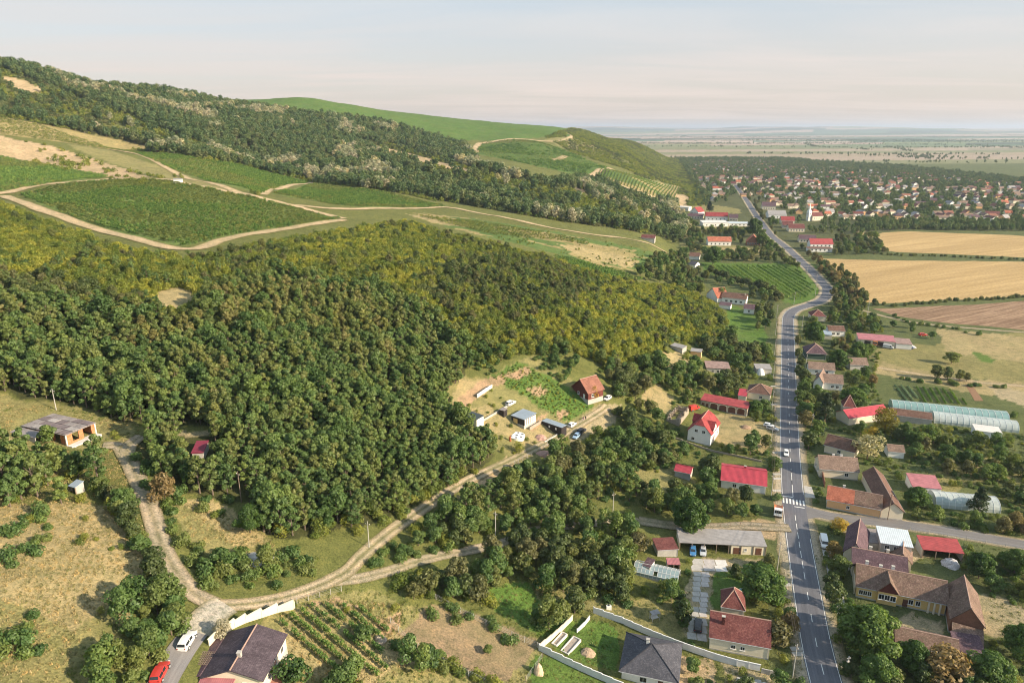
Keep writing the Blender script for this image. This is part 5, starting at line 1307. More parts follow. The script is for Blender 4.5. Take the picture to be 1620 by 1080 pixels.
# ------------------------------------------------------------------ vehicles
def paintm(name, c): 
    if name in _MC: return _MC[name]
    m, n, l = mat(name); _MC[name] = _finish(m, n, l, c, 0.28, spec=0.6); return m
P_WHITE, P_SILV, P_BLACK, P_BLUE, P_RED, P_ORNG = paintm('white_paint', (0.78,0.78,0.78)), paintm('silver_paint', (0.50,0.52,0.55)), paintm('black_paint', (0.02,0.022,0.03)), paintm('blue_paint', (0.06,0.20,0.42)), paintm('red_paint', (0.50,0.045,0.035)), paintm('orange_paint', (0.62,0.22,0.06))
TYRE = paintm('tyre', (0.02,0.02,0.02)); LAMP = paintm('lamp_glass', (0.75,0.75,0.72)); TAIL = paintm('tail_lamp', (0.35,0.02,0.02))
def car_meshes(kind):
    # x forward; rings of (x, half width, bottom, belt, roof, roof half width)
    if kind == 'hatch': R_ = [(-2.0,.70,.45,.80,.80,.66),(-1.95,.80,.28,.92,.95,.70),(-1.55,.86,.24,.95,1.42,.62),(-0.6,.88,.22,.93,1.50,.64),(0.35,.88,.22,.92,1.46,.63),(1.05,.86,.22,.90,.93,.70),(1.75,.82,.24,.78,.80,.66),(2.05,.70,.38,.62,.63,.60)]; cab = (2, 5); cbk = (1, 2)
    elif kind == 'wagon': R_ = [(-2.3,.72,.5,.85,.85,.68),(-2.25,.84,.32,1.0,1.05,.74),(-2.0,.9,.28,1.02,1.58,.68),(-0.7,.92,.26,1.0,1.66,.70),(0.35,.92,.26,.98,1.60,.68),(1.05,.90,.26,.96,1.0,.74),(2.0,.86,.28,.86,.88,.70),(2.3,.72,.42,.68,.69,.62)]; cab = (2, 5)
    else: R_ = [(-2.6,.9,.45,1.0,1.95,.78),(-2.5,.95,.30,1.05,2.05,.82),(-1.2,.97,.28,1.05,2.08,.84),(0.6,.97,.28,1.05,2.05,.84),(1.3,.97,.28,1.05,1.85,.80),(1.9,.95,.28,1.02,1.10,.84),(2.5,.9,.32,.85,.88,.78),(2.65,.78,.42,.7,.72,.7)]; cab = (3, 5)
    V, F = [], []
    for x, hw, zb, zm, zt, rw in R_:
        V += [(x,-hw*.92,zb),(x,-hw,(zb+zm)/2),(x,-hw*.97,zm),(x,-rw,zt),(x,0,zt+.03),(x,rw,zt),(x,hw*.97,zm),(x,hw,(zb+zm)/2),(x,hw*.92,zb)]
    for i in range(len(R_)-1):
        for k in range(9): a = i*9+k; b = i*9+(k+1)%9; F.append((a, b, b+9, a+9))
    F.append(tuple(range(8,-1,-1))); F.append(tuple(range((len(R_)-1)*9, len(R_)*9)))
    me = bpy.data.meshes.new('body'); me.from_pydata(V, [], F); me.materials.append(P_WHITE); me.update()
    sides = []; e = 0.012
    def P(i, s, t):   # point on the glass between belt and roof
        x, hw, zb, zm, zt, rw = R_[i]; return (x, s*(hw*.97 + (rw - hw*.97)*t + e), zm + (zt - zm)*t)
    for s in (-1, 1):
        for i in range(cab[0], cab[1]-1):
            A_, B_ = R_[i], R_[i+1]; sh = 0.06
            q = [P(i,s,.12), P(i+1,s,.12), P(i+1,s,.86), P(i,s,.86)]; q = [(p[0] + (sh if k in (0,3) else -sh), p[1], p[2]) for k, p in enumerate(q)]
            sides.append(MB().face(q if s < 0 else q[::-1]).mesh('side_window', M_GLASS))
    def scr(i, j, out):
        A_, B_ = R_[i], R_[j]; lo, hi = (A_, B_) if A_[4] < B_[4] else (B_, A_)
        z = e; q = []
        for t, w in ((.10, .9), (.90, .9)):
            x = lo[0] + (hi[0]-lo[0])*t + out*e; zz_ = lo[4] + (hi[4]-lo[4])*t + e*2 + .03; hwid = (lo[5] + (hi[5]-lo[5])*t)*w; q.append((x, hwid, zz_))
        f = MB().face([(q[0][0], -q[0][1], q[0][2]), (q[0][0], q[0][1], q[0][2]), (q[1][0], q[1][1], q[1][2]), (q[1][0], -q[1][1], q[1][2])]); return f
    front = scr(cab[1]-1, cab[1], 1).mesh('windscreen', M_GLASS); rear = scr(1 if kind != 'van' else 0, 2 if kind != 'van' else 1, -1).mesh('rear_window', M_GLASS)
    r = .32 if kind == 'hatch' else .36
    ty = MB().tube((0,-.11,0), (0,.11,0), r, n=12).mesh('wheel', TYRE); rim = MB().tube((0,-.115,0), (0,.115,0), r*.6, n=8).mesh('rim', P_SILV)
    hl_ = MB().box(-.05,.05,-.14,.14,-.07,.07).mesh('headlight', LAMP); tl_ = MB().box(-.04,.04,-.1,.1,-.1,.1).mesh('tail_light', TAIL)
    mr = MB().box(-.08,.08,-.08,.08,-.06,.06).mesh('wing_mirror', P_BLACK)
    X0, X1 = R_[0][0], R_[-1][0]
    return dict(body=me, side=sides, front=front, rear=rear, wheel=ty, rim=rim, head=hl_, tail=tl_, mirror=mr, wx=(X0*.63, X1*.64), wy=R_[3][1]*.93, r=r, X=(X0, X1), hw=R_[-2][1], zm=R_[-2][3]-.10)
_CM = {}
def car(label, px, toward, kind, m, name='parked_car', group=None, cat='car', z=None, keepit=True):
    q = G(*px) if z is None else PZ(*px, z); t = G(*toward) if z is None else PZ(*toward, z)
    if kind not in _CM: _CM[kind] = car_meshes(kind)
    k = _CM[kind]
    root = empty(name, (q[0], q[1], q[2] + 0.06), math.atan2(t[1]-q[1], t[0]-q[0]), label, cat, group)
    b = link('body', k['body'], root); b.material_slots[0].link = 'OBJECT'; b.material_slots[0].material = m
    [link('side_window', sm1, root) for sm1 in k['side']]; link('windscreen', k['front'], root); link('rear_window', k['rear'], root)
    for x in k['wx']:
        for s in (-1, 1): w = link('wheel', k['wheel'], root, (x, s*k['wy'], k['r'])); link('rim', k['rim'], w)
    for s in (-1, 1):
        link('headlight', k['head'], root, (k['X'][1]-.03, s*k['hw']*.72, k['zm'])); link('tail_light', k['tail'], root, (k['X'][0]+.02, s*k['hw']*.75, k['zm']+.1)); link('wing_mirror', k['mirror'], root, (k['wx'][1]-.55, s*(k['wy']+.13), .98))
    if keepit: paint(keep, [(px[0]-8, px[1]-9), (px[0]+8, px[1]-9), (px[0]+8, px[1]+5), (px[0]-8, px[1]+5)], 1)
    FOOT.append((q[0], q[1], 2.6)); return root
car('white car driving along the main road', (1243.5,719), (1244.5,745), 'hatch', P_WHITE, 'white_car', z=0.03)
car('black estate car standing on the slab driveway', (1104,992), (1105,975), 'wagon', P_BLACK)
car('blue car parked inside the carport', (1096,874.5), (1096,884), 'hatch', P_BLUE)
car('silver car parked inside the carport', (1112,874.5), (1112,884), 'hatch', P_SILV)
car('white car parked at the corner of the building plot', (905,674), (918,664), 'hatch', P_WHITE)
car('white car half in the shade at the wood edge above the plot', (961,632), (954,636), 'hatch', P_WHITE)
car('black car parked in the bushes across the dirt road', (920,684), (928,677), 'wagon', P_BLACK)
car('pale blue car nosing into the bushes by the dirt road', (912,692), (905,700), 'hatch', paintm('pale_blue_paint', (0.35,0.50,0.68)))
car('white car beside the path behind the black cabin', (808,640), (818,634), 'wagon', P_WHITE)
car('white car parked in the shaded lane above the cream house', (297,1018), (310,1000), 'wagon', P_WHITE)
car('red car parked in the shaded lane beside the grove', (254,1068), (263,1052), 'wagon', P_RED)
car('white van parked in front of the plum roofed farm', (1303,861), (1306,874), 'van', P_WHITE, 'parked_van', cat='van')
car('silver car on the verge by the dry yard gate', (1222,680), (1238,684), 'wagon', P_SILV)
car('white car beyond the silver one at the yard gate', (1216,675), (1232,678), 'hatch', P_WHITE)
car('red van under the trees by the arched garages', (1098,648), (1112,645), 'van', P_RED, 'parked_van', cat='van')
car('silver van beside the truck workshop', (1405,551), (1412,552), 'van', P_SILV, 'parked_van', cat='van')
car('red car alone in the meadow behind the workshop', (1460,531), (1470,531), 'wagon', P_RED)
car('dark blue car among the scrap by the workshop', (1439,551), (1446,553), 'wagon', paintm('dark_blue_paint', (0.04,0.06,0.12)))
def truck(label, px, toward, m, m2):
    q, t = G(*px), G(*toward)
    r_ = empty('truck', (q[0], q[1], q[2]), math.atan2(t[1]-q[1], t[0]-q[0]), label, 'truck')
    MB().box(-3.2, 3.0, -0.5, 0.5, 0.7, 0.95).build('chassis', P_BLACK, r_)
    cb = MB(); c0 = [(1.3,-1.15,.9),(3.1,-1.15,.9),(3.1,1.15,.9),(1.3,1.15,.9)]; c1 = [(1.35,-1.1,2.7),(2.7,-1.1,2.7),(2.7,1.1,2.7),(1.35,1.1,2.7)]
    cb.face(c0[::-1]).face(c1)
    for k in range(4): cb.face([c0[k], c0[(k+1)%4], c1[(k+1)%4], c1[k]])
    cb.build('cab', m, r_); MB().face([(2.99,-.95,1.7),(2.99,.95,1.7),(2.79,.95,2.5),(2.79,-.95,2.5)]).build('windscreen', M_GLASS, r_)
    tb = MB().box(-3.3, 1.1, -1.2, 1.2, 0.96, 1.12).box(-3.3, 1.1, -1.2, -1.12, 1.122, 1.9).box(-3.3, 1.1, 1.12, 1.2, 1.122, 1.9).box(1.02, 1.1, -1.11, 1.11, 1.122, 1.9); tb.build('load_bed', m2, r_)
    wm2 = MB().tube((0,-.16,0), (0,.16,0), .48, n=12).mesh('wheel', TYRE)
    for x in (-2.2, -1.1, 2.2):
        for s in (-1, 1): link('wheel', wm2, r_, (x, s*1.0, .48))
    lm = MB().box(-.04,.04,-.15,.15,-.1,.1).mesh('headlight', LAMP)
    for s in (-1, 1): link('headlight', lm, r_, (3.11, s*.8, 1.1))
    paint(keep, [(px[0]-7, px[1]-8), (px[0]+7, px[1]-8), (px[0]+7, px[1]+4), (px[0]-7, px[1]+4)], 1)
truck('orange truck parked in front of the workshop', (1384,546), (1383,553), P_ORNG, P_ORNG)
truck('white tipper truck between the two orange ones', (1400,546), (1403,553), P_ORNG, P_WHITE)
truck('rust-red truck parked third in front of the workshop', (1412,547), (1412,554), P_RED, P_RED)
truck('orange-brown truck with white cab on the west verge by the crossing', (1230.5,812), (1229.5,825), P_WHITE, P_ORNG)

# ------------------------------------------------------------------ people on the dirt road
def person(label, px, m_top, m_leg, face):
    q = G(*px); t = G(*face); h = 1.74
    root = empty('person', tuple(q), math.atan2(t[1]-q[1], t[0]-q[0]) - math.pi/2, label, 'person')
    V = [(0,0,.95),(0,0,1.15),(0,0.01,1.40),(0,0.015,1.50),(0,0.03,1.56),(0,0.04,1.64),(.10,0,.90),(.11,.06,.50),(.12,-.02,.08),(.13,.12,.04),(-.10,0,.90),(-.11,-.08,.50),(-.12,-.16,.10),(-.13,-.04,.05),
         (.19,0,1.40),(.25,-.03,1.12),(.24,.08,.88),(.24,.12,.79),(-.19,0,1.40),(-.25,.04,1.12),(-.24,-.02,.88),(-.24,0,.79)]
    E = [(0,1),(1,2),(2,3),(3,4),(4,5),(0,6),(6,7),(7,8),(8,9),(0,10),(10,11),(11,12),(12,13),(2,14),(14,15),(15,16),(16,17),(2,18),(18,19),(19,20),(20,21)]
    Rd = [.15,.14,.16,.065,.085,.10,.095,.065,.045,.04,.095,.065,.045,.04,.06,.045,.038,.04,.06,.045,.038,.04]
    me = bpy.data.meshes.new('person'); me.from_pydata(V, E, []); o = link('body', me, root)
    o.modifiers.new('skin', 'SKIN'); 
    for i, r_ in enumerate(Rd): me.skin_vertices[0].data[i].radius = (r_, r_ * (.72 if i in (1,2) else 1))
    me.skin_vertices[0].data[0].use_root = True
    o.modifiers.new('sub', 'SUBSURF').levels = 1; o.modifiers['sub'].render_levels = 1
    m, n, l = mat('person_clothes'); sp = n.new('ShaderNodeSeparateXYZ'); tc = n.new('ShaderNodeTexCoord'); l.new(tc.outputs['Object'], sp.inputs[0])
    mr = n.new('ShaderNodeMapRange'); mr.inputs['From Max'].default_value = 1.8; l.new(sp.outputs[2], mr.inputs[0])
    x = n.new('ShaderNodeValToRGB'); x.color_ramp.interpolation = 'CONSTANT'; c = x.color_ramp
    c.elements[0].color = (.03,.03,.03,1); c.elements[1].position = .06; c.elements[1].color = (*m_leg, 1)
    for p_, cc in ((.53, m_top), (.85, (.42,.25,.17))): e_ = c.elements.new(p_); e_.color = (*cc, 1)
    l.new(mr.outputs[0], x.inputs[0]); me.materials.append(_finish(m, n, l, x.outputs[0], .9))
    hr = MB(); n1 = 8
    for i in range(n1):
        for j in range(4):
            a0, a1, b0, b1 = 2*math.pi*i/n1, 2*math.pi*(i+1)/n1, math.pi/2*j/4, math.pi/2*(j+1)/4
            f = lambda a, b: (.115*math.cos(a)*math.cos(b), .125*math.sin(a)*math.cos(b) - .02, .13*math.sin(b))
            hr.face([f(a0,b0), f(a1,b0), f(a1,b1), f(a0,b1)])
    hr.build('hair', plain('dark_hair', (.03,.02,.015), .8), root, (0, .03, 1.63))
    paint(keep, [(px[0]-3, px[1]-9), (px[0]+3, px[1]-9), (px[0]+3, px[1]+2), (px[0]-3, px[1]+2)], 1)
person('person in dark clothes standing on the dirt road', (926.5,664.5), (.03,.03,.035), (.03,.03,.04), (915,670))
person('person in a pink top beside the one in dark clothes', (923,666), (.62,.28,.42), (.5,.42,.4), (930,662))

# ------------------------------------------------------------------ small things
def pole(label, px, h=8.0, arm=True, m=None, group=None):
    q = G(*px); root = empty('utility_pole', tuple(q), random.uniform(0, 3), label, 'pole', group)
    MB().tube((0,0,-.6), (0,0,h), .13, .08, 8).build('post', m or CONC, root)
    if arm:
        MB().box(-.6, .6, -.04, .04, h-.9, h-.78).build('cross_arm', TIMBER, root)
        im = MB().tube((0,0,0), (0,0,.22), .06, n=6).mesh('insulator', W_WHITE)
        for x in (-.5, 0, .5): link('insulator', im, root, (x, 0, h-.78))
    t = np.array([q[0], q[1], q[2]+h]); x, y, _ = project(np.array([q, t])); paint(keep, [(x[0]-2, y[0]), (x[0]+2, y[0]), (x[1]+2, y[1]), (x[1]-2, y[1])], 1)
pole('pale pole beside the dirt track above the fork', (584,866), 7)
pole('leaning grey pole in the thicket between the two tracks', (784,852), 8)
pole('concrete pole beside the hidden lower path', (969,823), 9)
pole('thin timber pole at the edge of the dense wood', (382,794), 8, m=TIMBER)
pole('short pale pole behind the unfinished house', (89,648), 6)
pole('tall timber pole at the gate of the peach cottage', (1404,822), 9, m=TIMBER)
pole('pole at the corner of the ploughed field', (1372,500), 10)
RS = [(_s + k*38) for k in range(13)]
for k, s in enumerate(RS):
    p, d = road_at(s, -6.6); X, Y, _ = project(np.array([p[0], p[1], 0]))
    if Y < 1085: pole(f'roadside pole on the west verge of the main road', (float(X), float(Y)), 8.5, group='poles along the main road')
    p, d = road_at(s + 17, 7.4); X, Y, _ = project(np.array([p[0], p[1], 0]))
    if Y < 1085 and k in (3, 5, 7, 9): pole('roadside pole on the east verge by the gardens', (float(X), float(Y)), 8.5, group='poles along the east verge')
def lump(name, label, px, r, h, m, seed, cat, n=14, rag=0.35, sx=1.0):
    q = G(*px); g_ = np.random.default_rng(seed); mb = MB(); rows = 5; P = []
    for j in range(rows + 1):
        t = j / rows; ring = []
        for i in range(n):
            a = 2*math.pi*i/n; rr = r * (1 - t)**.7 * (1 + rag*(g_.random() - .5)); ring.append((rr*math.cos(a)*sx, rr*math.sin(a), -0.2 + (h+.2)*(1-(1-t)**1.6)*(1 + rag*.4*(g_.random()-.5))))
        P.append(ring)
    for j in range(rows):
        for i in range(n): k = (i+1) % n; mb.face([P[j][i], P[j][k], P[j+1][k], P[j+1][i]])
    o = mb.build(name, m, loc=tuple(q)); tag(o, label, cat)
    paint(keep, [(px[0]-6, px[1]-8), (px[0]+6, px[1]-8), (px[0]+6, px[1]+3), (px[0]-6, px[1]+3)], 1); return o
STRAW = plain('straw', (0.60,0.46,0.32), .95, .25, 2.5, bump=.8)
lump('straw_heap', 'pale conical straw heap beside the lower lawn', (852,1064), 1.1, 2.3, STRAW, 3, 'heap', rag=.2)
lump('soil_heap', 'small pinkish rock heap in the vine garden', (600,1012), 1.3, 1.0, W_STONE, 4, 'heap')
lump('soil_heap', 'rust coloured earth heap in the dry yard', (1180,676), 2.2, .8, plain('dug_earth', (0.36,0.24,0.16), .95, .4, 2, bump=.8), 5, 'heap')
lump('rubble_heap', 'reddish rubble heap by the brown container', (855,692), 2.2, 1.0, plain('pink_rubble', (0.46,0.29,0.24), .95, .5, 3, bump=1), 6, 'heap')
lump('rubble_heap', 'heap of brick rubble at the south edge of the dirt road', (860,718), 2.6, .9, plain('pink_rubble', (0.46,0.29,0.24), .95, .5, 3), 7, 'heap', sx=1.6)
lump('scrap_heap', 'heap of pale scrap beside the red roofed stable', (1504,893), 2.4, 1.7, plain('scrap', (0.50,0.48,0.50), .6, .6, 3), 8, 'heap')
lump('brush_heap', 'dead brush heap on the lower lawn', (929,1032), 1.7, .8, plain('dead_brush', (0.40,0.30,0.21), .95, .5, 3, bump=1), 9, 'heap')
lump('water_tank', 'white round tank in the trees beside the road shed', (1203,592), 2.0, 3.0, W_WHITE, 10, 'tank', rag=.02)
lump('rubble_heap', 'grey rubble heap in the tall trees by the forest hut', (402,884), 2.6, 1.0, CONC, 11, 'heap', sx=1.7)
lump('scrap_heap', 'scrap metal heap east of the truck workshop', (1432,549), 3.5, 1.8, plain('scrap', (0.50,0.48,0.50), .6, .6, 3), 12, 'heap', sx=1.6)
def round_pool():
    q = G(817.5, 690); root = empty('round_pool', (q[0], q[1], q[2]-.1), 0, 'round above-ground pool under a white cover with dark patches', 'pool')
    MB().tube((0,0,-.9), (0,0,.5), 2.7, 2.7, 28).build('pool_wall', W_WHITE, root); MB().tube((0,0,.502), (0,0,.59), 2.82, 2.75, 28).build('cover', plain('white_tarpaulin', (.80,.80,.80), .6, .08), root)
    pm = MB().box(-.38,.38,-.3,.3,0,.04).mesh('dark_patch', W_BLACK)
    for a, r_ in ((.3,2.0),(1.3,2.0),(2.4,2.0),(3.5,2.0),(4.6,2.0),(5.5,2.0),(0,0)): link('dark_patch', pm, root, (r_*math.cos(a), r_*math.sin(a), .593), a)
    FOOT.append((q[0], q[1], 3.5)); paint(keep, [(803,698),(803,680),(831,680),(831,698)], 1)
round_pool()
q = G(807, 697); st = empty('garden_stove', tuple(q), 0, 'rusty orange standing stove beside the round pool', 'stove')
MB().tube((0,0,-.2), (0,0,1.5), .42, .36, 10).build('drum', plain('rust', (.42,.15,.07), .9, .3), st); MB().tube((0,0,1.5), (0,0,2.3), .1, n=8).build('flue', plain('rust', (.42,.15,.07)), st)
def bedbox(label, px, L, W, rz):
    q = G(*px); root = empty('raised_bed', tuple(q), rz, label, 'planter')
    bm1 = MB().box(-L/2, L/2, -.1, .1, -.2, .5).mesh('board', CONC_L); bm2 = MB().box(-.1, .1, -W/2+.1, W/2-.1, -.2, .5).mesh('board', CONC_L)
    for s in (-1, 1): link('board', bm1, root, (0, s*W/2, 0)); link('board', bm2, root, (s*(L/2-.1), 0, 0))
    MB().box(-L/2+.2, L/2-.2, -W/2+.1, W/2-.1, -.2, .25).build('soil', plain('bed_soil', (.36,.31,.27), .95, .4, 2), root); paint(keep, [(px[0]-14, px[1]-8), (px[0]+14, px[1]-8), (px[0]+14, px[1]+8), (px[0]-14, px[1]+8)], 1)
bedbox('pale concrete raised bed full of rubble on the lower lawn', (903,1022), 5.5, 1.8, .95)
bedbox('narrow raised bed beside the garden corner wall', (885,1012), 4.5, 1.2, .95)
def bench(label, px, rz):
    q = G(*px); root = empty('garden_swing', tuple(q), rz, label, 'swing seat')
    MB().box(-.9,.9,-.35,.35,.45,.55).build('seat', CONC_L, root); MB().box(-.9,.9,.30,.38,.552,1.1).build('backrest', CONC_L, root)
    lm = MB().tube((0,0,-.1), (0,0,1.9), .05, n=5).mesh('leg', STEELM)
    for x in (-1, 1):
        for y in (-.6, .6): link('leg', lm, root, (x, y, 0))
    MB().slab([(-1.1,-.7,1.9),(1.1,-.7,1.9),(1.1,.7,2.05),(-1.1,.7,2.05)], .06).build('canopy', S_GREY, root); paint(keep, [(px[0]-6, px[1]-9), (px[0]+6, px[1]-9), (px[0]+6, px[1]+3), (px[0]-6, px[1]+3)], 1)
bench('grey canopied garden swing on the lawn behind the white wall', (1035.5,979), .4)
q = PZ(1176, 937, 0); rp = empty('plunge_pool', tuple(q), 0, 'small round blue paddling pool under the walnut trees', 'pool')
MB().tube((0,0,0), (0,0,.45), 1.25, 1.25, 18).build('pool_wall', W_WHITE, rp); MB().tube((0,0,.452), (0,0,.46), 1.1, 1.1, 18).build('pool_water', plain('pool_water', (.12,.32,.36), .15, .1), rp)
q = PZ(963, 963, 1.2); bt = empty('rain_barrel', tuple(q), 0, 'white plastic rain tank near the wall corner', 'tank')
MB().box(-.6,.6,-.5,.5,-.2,1.0).build('tank_body', W_WHITE, bt); MB().tube((0,0,1.0), (0,0,1.12), .2, n=8).build('lid', P_BLACK, bt)
q = G(282, 289); fh = empty('field_hut', tuple(q), .3, 'small white field hut at the corner of the big vineyard', 'hut')
MB().box(-3,3,-2.2,2.2,-.6,2.6).build('wall', W_WHITE, fh); MB().slab([(-3.2,-2.5,2.62),(3.2,-2.5,2.62),(3.2,2.5,3.2),(-3.2,2.5,3.2)], .15).build('roof', S_GREY, fh)
# stone ruin on the slope by the red-roofed house
def ruin():
    a, u, v, L, g, rz = frame_px((1054,668), (1074,672), 14, 0.2); c = a[:2] + u*L/2 + v*7
    root = empty('stone_ruin', (c[0], c[1], g), rz, 'roofless stone ruin with a bare timber frame on the dry slope', 'ruin'); D = 14
    w = MB()
    for (x0, x1, y0, y1) in ((-L/2, L/2, -D/2, -D/2+.5), (-L/2, -L/2+.5, -D/2+.5, D/2), (L/2-.5, L/2, -D/2+.5, D/2), (-L/2+.5, L/2-.5, D/2-.5, D/2)):
        n = 6
        for k in range(n):
            hh_ = 1.2 + 1.6*random.random()
            if x1-x0 > y1-y0: w.box(x0+(x1-x0)*k/n, x0+(x1-x0)*(k+1)/n, y0, y1, -1, hh_)
            else: w.box(x0, x1, y0+(y1-y0)*k/n, y0+(y1-y0)*(k+1)/n, -1, hh_)
    w.build('wall', W_STONE, root)
    bm = MB().box(-L/2, L/2, -.1, .1, 0, .2).mesh('rafter', TIMBER); pm = MB().box(-.1,.1,-.1,.1,-.5,2.8).mesh('post', TIMBER)
    for k in range(6):
        y = -D/2 + 1.2 + k*2.3; link('rafter', bm, root, (0, y, 2.8)); link('post', pm, root, (-L/2+.8, y, 0)); link('post', pm, root, (L/2-.8, y, 0))
    MB().box(-L/2+.5, L/2-.5, -D/2+.5, D/2-.5, -1, .05).build('floor', plain('ruin_floor', (.30,.25,.20), .95, .4, 1.2), root)
    keep_box(Matrix.Translation((c[0], c[1], g)) @ Matrix.Rotation(rz, 4, 'Z'), L, D, 0, 2.5); FOOT.append((c[0], c[1]-3, 6)); FOOT.append((c[0], c[1]+3, 6))
ruin()
# a small gate sign shelter and gate frame in the lane of the plum farm
q = PZ(1331, 900, 0); gt = empty('yard_gate', tuple(q), -.2, 'pale timber gate frame between plum farm and ochre house', 'gate')
for x in (-1.8, 1.8): MB().box(x-.12, x+.12, -.12, .12, -.3, 2.6).build('gate_post', CONC_L, gt)
MB().box(-2.2, 2.2, -.15, .15, 2.602, 2.8).build('lintel', CONC_L, gt)
# bin on the verge and stone edging
q = PZ(1341, 1052, 0); bn = empty('wayside_shrine', tuple(q), .2, 'pale stone cross marker under the big roadside walnut', 'marker')
MB().box(-.3,.3,-.2,.2,-.2,1.2).build('plinth', CONC_L, bn); MB().box(-.1,.1,-.08,.08,1.202,2.4).box(-.45,-.102,-.08,.08,1.8,2.0).box(.102,.45,-.08,.08,1.8,2.0).build('cross', CONC_L, bn)
# ------------------------------------------------------------------ plants: prototypes
def leaf_cloud(g, cen, rad, n, leaf, flat=1.0, up=0.25, inner=0.55):
    """n leaf-spray quads spread over the outer part of an ellipsoid"""
    d = g.normal(size=(n, 3)); d[:, 2] = d[:, 2] * 0.9 + up; d /= np.linalg.norm(d, axis=1)[:, None]
    r = inner + (1.08 - inner) * g.random(n) ** 0.45
    p = cen + d * r[:, None] * rad
    nr = d + g.normal(size=(n, 3)) * 0.55; nr[:, 2] += 0.25; nr /= np.linalg.norm(nr, axis=1)[:, None]
    t = np.cross(nr, g.normal(size=(n, 3))); t /= np.linalg.norm(t, axis=1)[:, None] + 1e-9
    b = np.cross(nr, t)
    s = leaf * (0.55 + 0.9 * g.random(n))[:, None]
    q = np.stack([p - t * s * .55, p - b * s * .34 + nr * s * .10, p + t * s * .55 - nr * s * .08, p + b * s * .34 + nr * s * .10], 1)
    return q
def trunk_np(g, h, r, limbs, sp):
    mb = MB(); lean = g.normal(size=2) * 0.05 * h
    p0 = np.array([0, 0, -0.6]); p1 = np.array([lean[0]*.5, lean[1]*.5, h*.45]); p2 = np.array([lean[0], lean[1], h*.8])
    mb.tube(p0, p1, r, r*.7, 6, False); mb.tube(p1, p2, r*.7, r*.25, 5, False)
    for k in range(limbs):
        a = 2*math.pi*(k + g.random()*.5)/limbs; z = h*(.32 + .3*g.random()); st = np.array([lean[0]*.6, lean[1]*.6, z])
        mb.tube(st, st + [math.cos(a)*sp*.75, math.sin(a)*sp*.75, h*.22], r*.42, r*.12, 4, False)
    return mb
BARK = plain('bark', (0.16,0.125,0.10), .95, .35, 3)
BARK_P = plain('pale_bark', (0.30,0.27,0.23), .95, .3, 3)
def tree_proto(seed, h, w, lobes, n, leaf, m, base=0.30, bark=BARK, top=0.55, lobe=(0.34, 0.52), joined=True, limbs=4, tr=None, conic=0.0):
    """crown = several uneven leafy lobes; returns (crown mesh, trunk mesh, both in one mesh)"""
    g = np.random.default_rng(seed); Q, T = [], []
    zc0, zc1 = h*base, h
    for k in range(lobes):
        f = (k + 0.5) / lobes
        z = zc0 + (zc1 - zc0) * (0.12 + 0.74 * f)
        shape = (1 - conic*f) * math.sin(math.pi * min(0.18 + 0.70*f, .97)) ** 0.6
        a = k*2.4 + g.random()*.9; rr = w/2 * 0.62 * shape * (0.35 + 0.75*g.random()) * (0.25 if f > .9 else 1)
        lr = w/2 * (lobe[0] + (lobe[1]-lobe[0])*g.random()) * (1 - conic*f*.8)
        cen = np.array([rr*math.cos(a), rr*math.sin(a), z]); rad = np.array([lr, lr, lr*(.62 + .3*g.random())])
        if cen[2] + rad[2] > h*1.03: cen[2] = h*1.03 - rad[2]
        q = leaf_cloud(g, cen, rad, int(n/lobes), leaf); Q.append(q)
        T.append(np.clip(np.repeat(g.random()*.6 + g.random(len(q))*.4, 4), 0, 1))
    q = np.concatenate(Q); t = np.concatenate(T); V = q.reshape(-1, 3); F = np.arange(len(V)).reshape(-1, 4)
    cr = mesh_np('crown', V, F, mats=[m], tone=t)
    tb = trunk_np(g, h*.9, tr or (0.05 + h*.016), limbs, w*.4); tm = tb.mesh('trunk', bark)
    tv = np.array(tb.v); tf = np.array([f for f in tb.f if len(f) == 4])
    both = mesh_np('tree', np.concatenate([V, tv]), np.concatenate([F, tf + len(V)]), mats=[m, bark], mi=np.concatenate([np.zeros(len(F)), np.ones(len(tf))]), tone=np.concatenate([t, np.zeros(len(tv))]))
    return cr, tm, both
def bush_proto(seed, h, w, n, leaf, m, lobes=5):
    g = np.random.default_rng(seed); Q, T = [], []
    for k in range(lobes):
        a = k*2.4 + g.random(); rr = w/2*.5*g.random()**.5; lr = w/2*(.45 + .25*g.random())
        hz = h*(.45 + .45*g.random())
        cen = np.array([rr*math.cos(a), rr*math.sin(a), hz*.45]); q = leaf_cloud(g, cen, np.array([lr, lr, hz*.55]), n//lobes, leaf, up=.4)
        Q.append(q); T.append(np.repeat(np.clip(g.random()*.6 + g.random(len(q))*.4, 0, 1), 4))
    q = np.concatenate(Q); V = q.reshape(-1, 3)
    return mesh_np('bush', V, np.arange(len(V)).reshape(-1, 4), mats=[m], tone=np.concatenate(T))
L_ACACIA = leafmat('acacia_leaves', (0.070,0.126,0.042), (0.150,0.218,0.072), (0.200,0.215,0.068))
L_WOODY = leafmat('acacia_turning', (0.095,0.135,0.044), (0.180,0.208,0.068), (0.245,0.220,0.080))
L_SCRUB = leafmat('scrub_leaves', (0.082,0.122,0.026), (0.185,0.225,0.048), (0.260,0.265,0.048))
L_SCRUBY = leafmat('yellow_scrub_leaves', (0.150,0.182,0.030), (0.270,0.295,0.050), (0.340,0.320,0.055))
L_DARK = leafmat('dark_scrub_leaves', (0.062,0.092,0.034), (0.130,0.160,0.058), (0.165,0.155,0.066))
L_FAR = leafmat('far_wood_leaves', (0.056,0.102,0.046), (0.118,0.172,0.070), (0.165,0.185,0.076))
L_SILV = leafmat('silver_leaves', (0.20,0.22,0.15), (0.36,0.36,0.26), (0.42,0.37,0.28))
L_GARD = leafmat('garden_leaves', (0.055,0.110,0.034), (0.128,0.195,0.060), (0.190,0.215,0.060))
